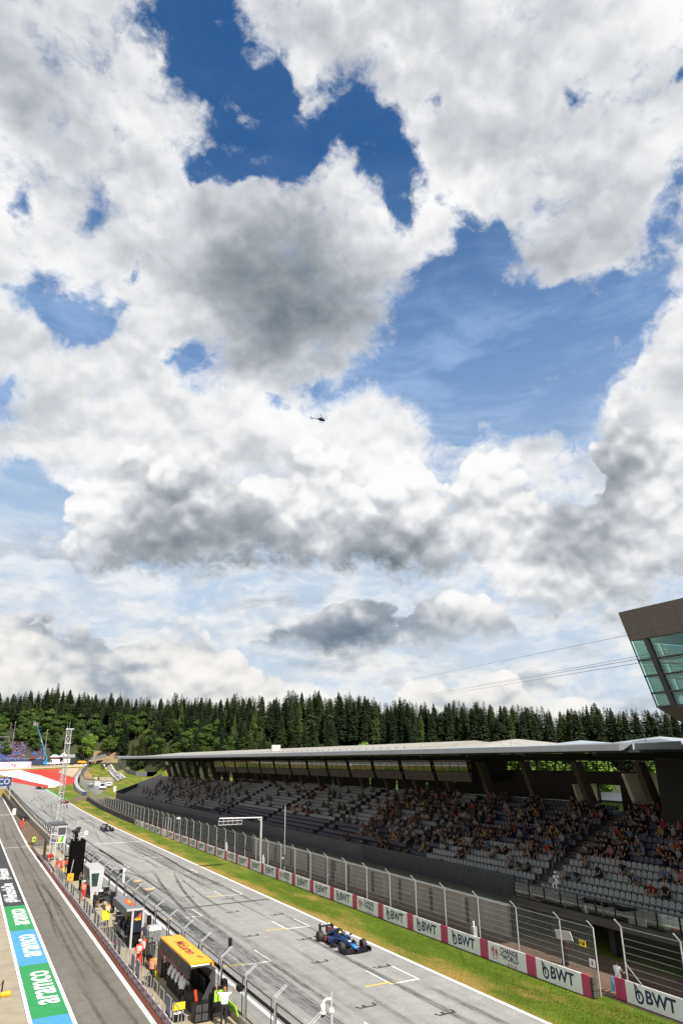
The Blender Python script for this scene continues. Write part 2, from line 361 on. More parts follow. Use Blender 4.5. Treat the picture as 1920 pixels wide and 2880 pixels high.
ORD = ['first', 'second', 'third', 'fourth', 'fifth', 'sixth', 'seventh', 'eighth', 'ninth', 'tenth', 'eleventh', 'twelfth']

# ------------------------------------------------------------------ shape of the land
EDGE = [(-40, 470, 31), (0, 470, 31), (8, 470, 31), (12, 440, 29), (16, 380, 22), (21, 330, 17), (26, 330, 19), (32, 310, 15), (38, 300, 12), (45, 285, 8), (52, 280, 6), (120, 280, 6)]
def forest_edge(a):
    for (a0, e0, b0), (a1, e1, b1) in zip(EDGE, EDGE[1:]):
        if a0 <= a <= a1:
            t = (a - a0) / (a1 - a0); return e0 + (e1 - e0) * t, b0 + (b1 - b0) * t
    return EDGE[-1][1:] if a > 0 else EDGE[0][1:]
def base_z(y):
    t = (y - 170) / 15
    z = .0185 * 15 * (t if t > 30 else math.log1p(math.exp(t)))
    if y > 320: z += .0003 * min(y - 320, 130) ** 2
    return z
def T(x, y):
    z = base_z(min(y, 450))
    if y <= 0: return z
    a = math.degrees(math.atan2(x, y)); d = math.hypot(x, y); E, B = forest_edge(a)
    t = min(1, max(0, (d - (E - 45)) / 45)); t = t * t * (3 - 2 * t)
    return z + (B + .02 * max(0, d - E) - z) * t
YG = [float(y) for y in range(-200, 150, 25)] + [150 + 5.0 * i for i in range(78)]

def drape(name, poly, dz, m, parent=None, structure=True):
    """a flat-lying sheet cut along the terrain's rows and laid on it"""
    bm = bmesh.new()
    bm.faces.new([bm.verts.new((x, y, 0)) for x, y in poly])
    ys = [p[1] for p in poly]
    for y in YG:
        if min(ys) < y < max(ys):
            bmesh.ops.bisect_plane(bm, geom=bm.verts[:] + bm.edges[:] + bm.faces[:], plane_co=(0, y, 0), plane_no=(0, 1, 0))
    if max(ys) > 395:
        for x in [-30 + 6 * i for i in range(24)]:
            bmesh.ops.bisect_plane(bm, geom=bm.verts[:] + bm.edges[:] + bm.faces[:], plane_co=(x, 0, 0), plane_no=(1, 0, 0))
    bmesh.ops.triangulate(bm, faces=bm.faces[:])
    for v in bm.verts: v.co.z = T(v.co.x, v.co.y) + dz
    bm.normal_update()
    for f in bm.faces:
        if f.normal.z < 0: f.normal_flip()
    me = bpy.data.meshes.new(name); bm.to_mesh(me); bm.free(); me.materials.append(m)
    o = obj(name, me, parent)
    if structure and not parent: o['kind'] = 'structure'
    return o

# ------------------------------------------------------------------ ground materials
def ground_mat(name, cols, streak=None, speck=.25, rough=.9, patch=.25, scale=1.0):
    """cols: darker / lighter tone; streak: wear drawn out along the driving direction"""
    m = bpy.data.materials.new(name); m.use_nodes = True; nt = m.node_tree; N = nt.nodes; L = nt.links
    b = N['Principled BSDF']; b.inputs['Roughness'].default_value = rough; b.inputs['Specular IOR Level'].default_value = .25
    g = N.new('ShaderNodeNewGeometry')
    def nz(sc, st, det=5, rg=.6):
        mp = N.new('ShaderNodeMapping'); mp.inputs['Scale'].default_value = st; L.new(g.outputs['Position'], mp.inputs[0])
        n = N.new('ShaderNodeTexNoise'); n.inputs['Scale'].default_value = sc; n.inputs['Detail'].default_value = det; n.inputs['Roughness'].default_value = rg
        L.new(mp.outputs[0], n.inputs[0]); return n.outputs['Fac']
    def rng(v, a, b_, c, d):
        r = N.new('ShaderNodeMapRange'); L.new(v, r.inputs[0])
        for i, q in enumerate((a, b_, c, d)): r.inputs[i + 1].default_value = q
        return r.outputs[0]
    def mul(c, v):
        x = N.new('ShaderNodeMix'); x.data_type = 'RGBA'; x.blend_type = 'MULTIPLY'; x.inputs[0].default_value = 1
        L.new(c, x.inputs[6]); L.new(v, x.inputs[7]); return x.outputs[2]
    mx = N.new('ShaderNodeMix'); mx.data_type = 'RGBA'; mx.inputs[6].default_value = (*cols[0], 1); mx.inputs[7].default_value = (*cols[1], 1)
    L.new(rng(nz(.12 * scale, (1, 1, 1), 6), .32, .68, 0, 1), mx.inputs[0]); c = mx.outputs[2]
    c = mul(c, rng(nz(9 * scale, (1, 1, 1), 4, .7), .3, .7, 1 - speck, 1 + speck))
    c = mul(c, rng(nz(.9 * scale, (1, 1, 1), 5), .3, .7, 1 - patch * .5, 1 + patch * .5))
    if streak:
        c = mul(c, rng(nz(1.6, (1, .022, 1), 5, .65), .36, .64, 1 - streak, 1 + streak * .35))
        c = mul(c, rng(nz(.35, (1, .012, 1), 2, .5), .38, .6, 1 - streak * .8, 1.05))
    L.new(c, b.inputs['Base Color'])
    bp = N.new('ShaderNodeBump'); bp.inputs['Strength'].default_value = .25; bp.inputs['Distance'].default_value = .02
    L.new(nz(30 * scale, (1, 1, 1), 2), bp.inputs['Height']); L.new(bp.outputs[0], b.inputs['Normal'])
    return m
M_TRACK = ground_mat('track_asphalt', ((.224, .221, .214), (.254, .251, .242)), streak=.10, speck=.26, rough=.85)
M_PIT = ground_mat('pit_asphalt', ((.118, .106, .092), (.146, .132, .115)), streak=.12, speck=.25, rough=.75)
M_APRON = ground_mat('apron_concrete', ((.235, .200, .145), (.285, .245, .18)), speck=.12, patch=.3)
M_WALK = ground_mat('walkway_concrete', ((.27, .225, .15), (.33, .28, .20)), speck=.14, patch=.3)
M_REDEDGE = ground_mat('red_oxide_paint', ((.085, .028, .018), (.115, .038, .024)), speck=.2)
M_SERV = ground_mat('service_road_brown', ((.10, .066, .045), (.135, .092, .064)), speck=.25, patch=.5)
M_GRAVEL = ground_mat('gravel', ((.32, .265, .19), (.39, .33, .24)), speck=.2)
M_ROAD = ground_mat('access_road_asphalt', ((.15, .145, .135), (.18, .175, .165)), speck=.15)
M_DIRT = ground_mat('dry_earth', ((.17, .12, .07), (.26, .19, .10)), speck=.3, patch=.6)
M_FOREST = ground_mat('forest_floor', ((.022, .030, .012), (.045, .050, .02)), speck=.4, patch=.6)
def grass_mat():
    m = bpy.data.materials.new('grass'); m.use_nodes = True; nt = m.node_tree; N = nt.nodes; L = nt.links
    b = N['Principled BSDF']; b.inputs['Roughness'].default_value = .85; b.inputs['Specular IOR Level'].default_value = .15
    g = N.new('ShaderNodeNewGeometry')
    def nz(sc, st, det=5, rg=.6):
        mp = N.new('ShaderNodeMapping'); mp.inputs['Scale'].default_value = st; L.new(g.outputs['Position'], mp.inputs[0])
        n = N.new('ShaderNodeTexNoise'); n.inputs['Scale'].default_value = sc; n.inputs['Detail'].default_value = det; n.inputs['Roughness'].default_value = rg
        L.new(mp.outputs[0], n.inputs[0]); return n.outputs['Fac']
    def math_(op, a, b_):
        n = N.new('ShaderNodeMath'); n.operation = op
        for i, q in enumerate((a, b_)):
            if isinstance(q, (int, float)): n.inputs[i].default_value = q
            else: L.new(q, n.inputs[i])
        return n.outputs[0]
    def rng(v, a, b_, c, d):
        r = N.new('ShaderNodeMapRange'); L.new(v, r.inputs[0])
        for i, q in enumerate((a, b_, c, d)): r.inputs[i + 1].default_value = q
        return r.outputs[0]
    def mix(f, a, b_, mode='MIX'):
        x = N.new('ShaderNodeMix'); x.data_type = 'RGBA'; x.blend_type = mode
        for s, q in ((0, f), (6, a), (7, b_)):
            if isinstance(q, (int, float, tuple)): x.inputs[s].default_value = q
            else: L.new(q, x.inputs[s])
        return x.outputs[2]
    sep = N.new('ShaderNodeSeparateXYZ'); L.new(g.outputs['Position'], sep.inputs[0])
    green = mix(rng(nz(.5, (1, .35, 1)), .3, .7, 0, 1), (.050, .084, .005, 1), (.100, .144, .011, 1))
    # dry, worn strip beside the white line and straw patches drawn out along the track
    edge = rng(sep.outputs['X'], 28.1, 29.6, 1.0, 0.0)
    dry = math_('ADD', math_('MULTIPLY', edge, .75), rng(nz(.33, (1, .28, 1), 6, .65), .44, .72, -.22, 1.0))
    far = rng(sep.outputs['Y'], 55, 150, 0, .32)
    dry = math_('ADD', dry, math_('MULTIPLY', far, rng(nz(.9, (1.2, .25, 1), 5, .7), .35, .65, 0, 1.4)))
    dry = math_('ADD', dry, rng(nz(6, (1, 1, 1), 3), .3, .7, -.22, .22))
    c = mix(rng(dry, .15, .85, 0, 1), green, (.235, .165, .042, 1))
    c = mix(1.0, c, rng(nz(11, (1, 1, 1), 5, .8), .3, .7, .45, 1.62), 'MULTIPLY')
    fl = rng(nz(32, (1, 1, 1), 1), .74, .78, 0, .6)
    c = mix(fl, c, (.55, .55, .45, 1))
    L.new(c, b.inputs['Base Color'])
    bp = N.new('ShaderNodeBump'); bp.inputs['Strength'].default_value = .8; bp.inputs['Distance'].default_value = .06
    L.new(nz(18, (1, 1, 1), 3), bp.inputs['Height']); L.new(bp.outputs[0], b.inputs['Normal'])
    return m
M_GRASS = grass_mat()
M_WHITE = mat('white_line_paint', (.72, .72, .70), .6, .10, 6, coords='World', fine=.12)
M_BLACKLINE = mat('black_line_paint', (.045, .044, .043), .6, .2, 8, coords='World')
M_YELLOW = mat('yellow_line_paint', (.62, .44, .05), .6, .12, 8, coords='World')
M_GREENPAINT = mat('green_paint', (.012, .215, .055), .6, .12, 2, coords='World', fine=.1)
M_BLUEPAINT = mat('blue_paint', (.045, .24, .44), .6, .10, 2, coords='World', fine=.1)
M_BLACKPAINT = mat('black_paint', (.022, .022, .024), .6, .2, 2, coords='World', fine=.1)
M_REDPAINT = mat('red_paint', (.43, .02, .012), .6, .10, .4, coords='World')
M_RUNWHITE = mat('white_runoff_paint', (.62, .62, .60), .6, .06, .4, coords='World')
M_TURFGREEN = mat('green_edge_paint', (.01, .24, .085), .6, .10, .6, coords='World')

# ------------------------------------------------------------------ the land itself
def build_terrain():
    xs = [-900, -500, -300, -200, -120, -80, -50] + [-30 + 6 * i for i in range(24)] + [115 + 15 * i for i in range(20)] + [420, 480, 560, 700, 1000, 2200]
    ys = [y for y in YG] + [540 + 15 * i for i in range(12)] + [740, 800, 900, 1100, 1500, 2500]
    ys = [-2200] + ys
    vs = [(x, y, T(x, y) - .04) for y in ys for x in xs]; n = len(xs)
    fs = [(j * n + i, j * n + i + 1, (j + 1) * n + i + 1, (j + 1) * n + i) for j in range(len(ys) - 1) for i in range(n - 1)]
    mb = MB(); mb.v = vs; mb.f = fs; mi = []
    for f in fs:
        x = sum(vs[i][0] for i in f) / 4; y = sum(vs[i][1] for i in f) / 4
        E = forest_edge(math.degrees(math.atan2(x, max(y, .01))))[0]
        mi.append(1 if y > 0 and math.hypot(x, y) > E - 38 else 0)
    mb.m = mi
    o = mb.build('ground', [M_GRASS, M_FOREST], smooth=True); o['kind'] = 'structure'
build_terrain()
Y0 = -60.0
drape('pit_apron', [(-60, Y0), (4.72, Y0), (4.72, 150), (5.2, 200), (5.6, 260), (-60, 260)], 0, M_APRON)
drape('pit_lane', [(7.02, Y0), (10.33, Y0), (10.33, 130), (11.2, 190), (11.6, 260), (9, 330), (-60, 345), (-60, 260.05), (5.6, 260.05), (6.4, 260), (7.02, 150)], 0, M_PIT)
drape('track', [(16.22, Y0), (27.83, Y0), (27.83, 311), (24.2, 338), (18.5, 360), (-60, 385), (-60, 345.5), (9, 330.5), (16.22, 300)], 0, M_TRACK)
drape('verge', [(28.12, Y0), (33.6, Y0), (33.6, 310), (28.12, 308)], 0, M_GRASS)
drape('service_road', [(33.65, Y0), (39.9, Y0), (39.9, 235), (36, 258), (33.65, 258)], 0, M_SERV)
drape('red_edge_strip', [(10.62, Y0), (10.92, Y0), (10.92, 128), (10.62, 128)], .001, M_REDEDGE)
drape('pit_edge_strip', [(14.72, Y0), (15.95, Y0), (15.95, 300), (14.72, 300)], 0, M_TRACK)
o = MB().box(11.05, 14.1, 20, 128, -.02, .10).build('pit_wall_walkway', M_WALK); o['kind'] = 'structure'
drape('pit_wall_verge', [(10.95, 128.1), (14.1, 128.1), (14.1, 250), (11.7, 250), (11.3, 190)], 0, M_SERV)
# turn one
drape('red_runoff', [(15, 404), (20, 386), (18.6, 361), (24.4, 339), (29.8, 311.5), (33.3, 318), (37.2, 326), (42.3, 338.5), (47.4, 366), (46.4, 380), (42.8, 409.5), (46.2, 427), (26.6, 426.5), (10, 424), (-60, 430), (-60, 386), (14, 362)], .03, M_REDPAINT)
drape('white_runoff_band', [(-60, 421), (15.7, 421), (25.8, 426), (33.6, 392), (37.8, 352), (37.4, 329.5), (33.3, 318.5), (29.6, 341), (22.3, 380), (15.2, 402), (-60, 405)], .07, M_RUNWHITE)
drape('gravel_trap', [(46.6, 427.5), (55.2, 425), (52, 405), (46.8, 380.5), (43.2, 409.5)], .04, M_GRAVEL)
drape('gravel_verge', [(-60, 432), (-60, 430.5), (10, 424.5), (26.6, 427), (46.2, 427.6), (58, 427), (58, 430), (20, 431)], .2, M_GRAVEL)
drape('dirt_strip', [(55.4, 426), (57.6, 426), (50, 385), (47.9, 371), (47.0, 380)], .04, M_DIRT)
drape('green_edge_paint', [(28.12, 236), (29.0, 238), (28.9, 300), (28.12, 309)], .03, M_TURFGREEN)
drape('crossing_path', [(28.3, 236), (29.6, 230), (36.4, 250), (35.6, 257)], .025, M_SERV)
drape('access_road', [(62.2, 344), (69.4, 363), (72.4, 395), (71.0, 416), (67.4, 420), (68.4, 405), (67.2, 394), (65, 372)], .3, M_ROAD)
drape('access_road_line', [(62.2, 344), (62.6, 343.9), (65.4, 372), (67.6, 394), (68.8, 405), (67.8, 420), (67.4, 420), (68.4, 405), (67.2, 394), (65, 372)], .34, M_WHITE)
drape('access_road_line', [(69.4, 363), (69.0, 363.1), (72.0, 395), (70.6, 416), (71.0, 416), (72.4, 395)], .34, M_WHITE)
drape('gravel_yard', [(54.6, 356), (55.9, 376.5), (64.2, 374.5), (61.8, 349), (56, 352)], .045, M_GRAVEL)
drape('paddock_yard', [(40.5, 262), (43.8, 270), (48.5, 296), (54, 322), (61.6, 347), (54, 354), (50, 362), (46, 330), (42.5, 295)], .035, M_ROAD)
drape('dirt_track', [(50.5, 365), (54, 357), (55.3, 377), (59, 415), (64.5, 421), (61, 424), (56.5, 418)], .25, M_DIRT)
drape('dry_grass_bank', [(58, 430), (62, 428), (74, 414), (76, 420), (64, 437)], .35, M_DIRT)

# ------------------------------------------------------------------ painted markings
def stripe(name, x0, x1, y0, y1, m, dz=.004): return drape(name, [(x0, y0), (x1, y0), (x1, y1), (x0, y1)], dz, m)
stripe('pit_lane_line', 10.34, 10.60, Y0, 130, M_WHITE)
drape('pit_lane_line', [(10.34, 130.02), (10.60, 130.02), (11.45, 190), (11.85, 260), (11.6, 260), (11.2, 190)], .004, M_WHITE)
stripe('track_edge_line', 15.97, 16.2, Y0, 300, M_WHITE)
stripe('track_edge_line', 27.85, 28.1, Y0, 310, M_WHITE)
stripe('strip_edge_line', 4.74, 4.94, Y0, 170, M_WHITE); stripe('strip_edge_line', 6.80, 7.0, Y0, 170, M_WHITE)
stripe('pit_speed_line', 7.02, 10.32, 129.0, 129.25, M_WHITE, .005); stripe('pit_joint', 7.02, 10.33, 100.3, 100.42, M_BLACKLINE, .005)
stripe('pit_cross_line', 5.0, 11.2, 197, 197.5, M_WHITE, .006); 
cells = [(12.3, 23.4, 'b'), (23.4, 34.51, 'g'), (34.51, 45.62, 'b'), (45.62, 56.73, 'g'), (56.73, 67.83, 'b'), (67.83, 78.94, 'g')]
LETW = mat('white_lettering', (.74, .74, .74), .5, .06, 4, coords='World')
for y0, y1, c in cells:
    s = stripe('sponsor_strip', 4.945, 6.795, y0, y1, M_GREENPAINT if c == 'g' else M_BLUEPAINT, .003)
    t = text_mesh('aramco', 2.25, .034, 1.06, 0, LETW)
    l = obj('lettering', t, s, (5.87, (y0 + y1) / 2 + .2, .008), (0, 0, rad(90)), (1.0, 1.02, 1))
s = stripe('sponsor_strip', 4.945, 6.795, 78.95, 170, M_BLACKPAINT, .003)
for y in (87, 102.3, 116.8, 131.5, 146): obj('lettering', text_mesh('#WeRaceAsOne', 1.72, .03, 1.0, 0, LETW), s, (5.84, y, .008), (0, 0, rad(90)), (1.02, 1.0, 1))
stripe('start_timing_line', 16.22, 27.8, 69.3, 69.72, M_BLACKLINE, .003)
stripe('control_line', 16.22, 27.8, 126.4, 126.75, M_WHITE, .005)
def grid_box(xc, yf):
    mb = MB(); w = 1.02; z = .005
    def r(x0, x1, y0, y1, mi, dz=0):
        mb.quad((x0, y0, z + dz), (x1, y0, z + dz), (x1, y1, z + dz), (x0, y1, z + dz), mi)
    r(xc - w, xc + w, yf, yf + .165, 0)
    r(xc - w, xc - w + .1, yf + .17, yf + 3.2, 0); r(xc + w - .1, xc + w, yf + .17, yf + 3.2, 0)
    r(xc - w - 1.55, xc - w + .5, yf + .3, yf + .48, 1, .002)
    o = mb.build('grid_box', [M_WHITE, M_YELLOW]); o['kind'] = 'structure'
for k in range(7):
    grid_box(25.37, 41.25 + 16 * k); grid_box(19.0, 33.45 + 16 * k)
def old_mark(x, y):
    mb = MB(); z = .0065
    for a, b, c, d in ((x, x + 1.1, y, y + .17), (x - .08, x + .08, y + .17, y + .4), (x + 1.0, x + 1.16, y + .17, y + .55), (x + .33, x + .52, y + .17, y + .46)):
        mb.quad((a, c, z), (b, c, z), (b, d, z), (a, d, z))
    o = mb.build('painted_out_mark', M_BLACKLINE); o['kind'] = 'structure'
for k in range(5):
    old_mark(20.7, 38.5 + 18 * k); old_mark(22.2, 29.5 + 18 * k); old_mark(23.8, 35.5 + 18 * k); old_mark(25.2, 26.5 + 18 * k)

# tyre marks: dark rubber strips of uneven density, thin sheets on the asphalt
def rubber_mat():
    m = bpy.data.materials.new('tyre_rubber_marks'); m.use_nodes = True; nt = m.node_tree; N = nt.nodes; L = nt.links
    b = N['Principled BSDF']; b.inputs['Base Color'].default_value = (.045, .043, .042, 1); b.inputs['Roughness'].default_value = .75
    at = N.new('ShaderNodeAttribute'); at.attribute_name = 'wear'
    g = N.new('ShaderNodeNewGeometry'); mp = N.new('ShaderNodeMapping'); mp.inputs['Scale'].default_value = (1, .12, 1); L.new(g.outputs['Position'], mp.inputs[0])
    n = N.new('ShaderNodeTexNoise'); n.inputs['Scale'].default_value = 7; n.inputs['Detail'].default_value = 5; L.new(mp.outputs[0], n.inputs[0])
    r = N.new('ShaderNodeMapRange'); L.new(n.outputs['Fac'], r.inputs[0])
    for i, q in enumerate((.32, .66, .2, 1.2)): r.inputs[i + 1].default_value = q
    x = N.new('ShaderNodeMath'); x.operation = 'MULTIPLY'; x.use_clamp = True; L.new(r.outputs[0], x.inputs[0]); L.new(at.outputs['Fac'], x.inputs[1])
    L.new(x.outputs[0], b.inputs['Alpha'])
    return m
M_RUBBER = rubber_mat()
def tyre_marks():
    R = random.Random(5); vs = []; fs = []; wear = []
    zc = [0]
    def strip(pts, w, a, k=[0]):
        zc[0] += 1; dz = .0075 + .00012 * (zc[0] % 60)
        n = len(pts); o = len(vs)
        for i, (x, y) in enumerate(pts):
            p = pts[max(0, i - 1)]; q = pts[min(n - 1, i + 1)]
            t = Vector((q[0] - p[0], q[1] - p[1])).normalized(); nx, ny = t.y, -t.x
            e = min(1, 4 * i / n, 4 * (n - 1 - i) / n) * a * .74
            for sgn, ea in ((-1, 0.0), (-.45, 1), (.45, 1), (1, 0.0)):
                X = x + nx * w * .5 * sgn; Y = y + ny * w * .5 * sgn
                vs.append((X, Y, T(X, Y) + dz)); wear.append(e * ea)
        for i in range(n - 1):
            for j in range(3): fs.append((o + i * 4 + j, o + i * 4 + j + 1, o + i * 4 + j + 5, o + i * 4 + j + 4))
    def pair(x, y, ln, dx, curve, w, a, gap=1.62):
        n = max(6, int(ln / 2.5)); pts = []
        for i in range(n):
            t = i / (n - 1); pts.append((x + dx * t + curve * t * t, y + ln * t))
        pts = [(min(27.6, max(16.5, p[0])), p[1]) for p in pts]
        strip(pts, w, a)
        if gap: strip([(p[0] + gap, p[1]) for p in pts if p[0] + gap < 27.7] if pts[-1][0] + gap < 27.7 and pts[0][0] + gap < 27.7 else pts, w, a * R.uniform(.6, 1))
    # launch streaks in the two columns of grid slots
    for k in range(7):
        for xc, y in ((25.37, 41.3 + 16 * k), (19.0, 33.5 + 16 * k)):
            for s in (-.78, .70):
                pair(xc + s, y - R.uniform(6, 15), R.uniform(14, 26), R.uniform(-.25, .25), 0, R.uniform(.34, .6), R.uniform(.35, .75), 0)
    for k in range(26):                                   # long worn lanes
        pair(R.choice((17.6, 18.2, 19.6, 18.9, 20.4, 24.5, 25.6)) + R.uniform(-.5, .5), R.uniform(22, 150), R.uniform(30, 80), R.uniform(-.8, .8), 0, R.uniform(.4, 1.1), R.uniform(.14, .34), 0)
    for k in range(56):                                   # swerves further up the straight
        pair(R.uniform(17, 25.5), R.uniform(75, 270), R.uniform(9, 36), R.uniform(-2.2, 2.6), R.uniform(-1.6, 1.6), R.uniform(.22, .42), R.uniform(.35, .95), R.choice((0, 1.62, 1.62)))
    pair(18.6, 60.5, 34, 2.0, 1.6, .42, .85, 0); pair(20.2, 62, 30, 1.4, 2.6, .40, .9, 0); pair(22.5, 63, 26, -.6, 2.0, .36, .6, 0)
    pair(17.2, 44, 40, .7, .6, .8, .55, 0); pair(17.0, 36, 42, 1.6, .3, .7, .5, 0); pair(18.6, 30, 40, .8, .4, .9, .6, 0); pair(21.6, 26, 30, 1.2, 0, .5, .3, 0)
    for k in range(40): pair(R.uniform(7.6, 9.2), R.uniform(30, 120), R.uniform(14, 40), R.uniform(-.7, .7), R.uniform(-.4, .4), .3, .0, 0)
    me = bpy.data.meshes.new('tyre_marks'); me.from_pydata(vs, [], fs); me.materials.append(M_RUBBER)
    a = me.attributes.new('wear', 'FLOAT', 'POINT'); a.data.foreach_set('value', wear)
    o = obj('tyre_marks', me); tag(o, 'black tyre marks curving along the pale start straight', 'tyre marks', kind='stuff')
    vs2 = len(vs)
tyre_marks()
def pit_marks():
    R = random.Random(9); vs = []; fs = []; wear = []
    for k, (x, y, ln, dx, w, a) in enumerate([(8.4, 45, 60, .5, .32, .42), (9.5, 40, 66, -.3, .36, .5), (8.9, 52, 40, .8, .3, .4), (9.6, 72, 22, -.8, .32, .7), (8.5, 68, 26, .2, .3, .6), (7.9, 90, 40, .4, .3, .4), (9.3, 96, 44, .2, .34, .45), (8.1, 62, 20, 1.1, .3, .5), (9.2, 110, 60, .4, .4, .4), (8.0, 130, 60, 1.2, .4, .4), (9.8, 36, 24, -1.1, .3, .4), (8.3, 33, 20, -.4, .35, .4)]):
        n = 16; o = len(vs)
        for i in range(n):
            t = i / (n - 1); e = min(1, 4 * t, 4 * (1 - t)) * a * .8
            for s, ea in ((-1, 0), (-.4, 1), (.4, 1), (1, 0)):
                vs.append((x + dx * t * t + s * w * .5, y + ln * t, T(9, y + ln * t) + .006 + .0002 * k)); wear.append(e * ea)
        for i in range(n - 1):
            for j in range(3): fs.append((o + i * 4 + j, o + i * 4 + j + 1, o + i * 4 + j + 5, o + i * 4 + j + 4))
    me = bpy.data.meshes.new('pit_tyre_marks'); me.from_pydata(vs, [], fs); me.materials.append(M_RUBBER)
    a = me.attributes.new('wear', 'FLOAT', 'POINT'); a.data.foreach_set('value', wear)
    tag(obj('pit_tyre_marks', me), 'faint dark tyre marks on the grey pit lane', 'tyre marks', kind='stuff')
pit_marks()

# ------------------------------------------------------------------ covered grandstand
def wthing(name, label, cat, loc, group=None): return thing(name, label, cat, loc, 0, group)
def W(o, parent):
    """parent a mesh that was made in world coordinates"""
    o.parent = parent
    base = parent
    off = Vector((0, 0, 0))
    while base is not None:
        off += base.location; base = base.parent
    if parent.type == 'EMPTY': o.matrix_parent_inverse = Matrix.Translation(-Vector(parent.location))
    return o
def wb(mb, name, mats, parent, smooth=False): return W(mb.build(name, mats, None, smooth), parent)

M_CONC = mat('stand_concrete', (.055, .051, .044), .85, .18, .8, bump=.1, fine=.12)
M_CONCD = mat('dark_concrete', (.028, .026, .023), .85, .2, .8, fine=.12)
M_WALL = mat('weathered_concrete_wall', (.30, .265, .215), .9, .22, .5, fine=.15, stretch=(1, 1, .35))
M_CLAD = mat('slate_metal_cladding', (.040, .046, .054), .45, .15, 1.2, metal=.2)
M_RIB = mat('grey_ribbed_metal', (.075, .08, .085), .4, .15, 2, metal=.3)
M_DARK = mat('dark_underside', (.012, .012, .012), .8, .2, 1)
M_COLM = mat('column_concrete', (.06, .05, .038), .85, .18, .6, fine=.1)
M_FASC = mat('fascia_metal', (.20, .205, .215), .4, .08, .5, metal=.2)
M_MEMB = mat('roof_membrane', (.27, .257, .23), .75, .16, .35, fine=.05)
M_RGLASS = mat('roof_glazing', (.27, .315, .335), .25, .10, .4)
M_SEATG = mat('pale_grey_plastic', (.172, .186, .191), .45, .12, 5)
M_SEATN = mat('navy_plastic', (.014, .015, .04), .45, .15, 5)
M_STEEL = mat('galvanised_steel', (.34, .35, .36), .42, .10, 5, metal=.5)
M_STEELW = mat('pale_steel', (.43, .43, .425), .45, .08, 5, metal=.2)
M_BLACK = mat('black_paint_satin', (.009, .009, .010), .45, .2, 4, spec=.2)
M_BOXP = mat('box_front_panel', (.11, .10, .086), .6, .08, 1)
M_TURF = mat('dark_green_netting', (.018, .035, .022), .9, .3, 3)
def glass_mat(name, tint, gloss=.12, rough=.02, dens=1.0):
    m = bpy.data.materials.new(name); m.use_nodes = True; nt = m.node_tree; N = nt.nodes; L = nt.links
    N.remove(N['Principled BSDF'])
    t = N.new('ShaderNodeBsdfTransparent'); t.inputs[0].default_value = (*tint, 1)
    g = N.new('ShaderNodeBsdfGlossy'); g.inputs['Roughness'].default_value = rough; g.inputs[0].default_value = (.9, .95, .95, 1)
    f = N.new('ShaderNodeFresnel'); f.inputs[0].default_value = 1.5
    x = N.new('ShaderNodeMath'); x.operation = 'MULTIPLY_ADD'; L.new(f.outputs[0], x.inputs[0]); x.inputs[1].default_value = .9; x.inputs[2].default_value = gloss * .4; x.use_clamp = True
    nz = N.new('ShaderNodeTexNoise'); nz.inputs['Scale'].default_value = 1.3
    mx = N.new('ShaderNodeMixShader'); L.new(x.outputs[0], mx.inputs[0]); L.new(t.outputs[0], mx.inputs[1]); L.new(g.outputs[0], mx.inputs[2])
    L.new(mx.outputs[0], N['Material Output'].inputs[0])
    return m
M_GLASST = glass_mat('turquoise_glass', (.74, .95, .88), .03)
M_GLASSB = glass_mat('greenish_balustrade_glass', (.80, .86, .81), .2)
M_GLASSW = glass_mat('dark_window_glass', (.10, .12, .11), .3)

ROWS = 15
def row_x(k): return 40.25 + .8 * k
def row_z(k): return 2.60 + .36 * k
AISLES = [26.2, 46.9, 67.4, 88.6, 108.6, 129.5, 150, 171, 192]
STAND_Y0, STAND_Y1 = 22.0, 222.0
COLS_Y = [43.87 + 7.25 * k for k in range(-2, 24)]
def in_aisle(y, w=.75): return any(abs(y - a) < w for a in AISLES)
def seat_kind(y, k):
    if y < 63: return 'g' if k < 6 else 'n'
    if y < 135: return 'n' if k < 5 else 'g'
    return 'b'
def seat_shape():
    mb = MB()
    mb.hexa([(-.02, -.2, .40), (.36, -.2, .36), (.36, .2, .36), (-.02, .2, .40), (-.04, -.2, .45), (.36, -.2, .41), (.36, .2, .41), (-.04, .2, .45)])
    mb.prism([(.34, -.21, .38), (.34, .21, .38), (.39, .22, .66), (.40, .15, .80), (.40, -.15, .80), (.39, -.22, .66)], (.045, 0, 0))
    mb.box(.1, .26, -.05, .05, 0, .37)
    return mb
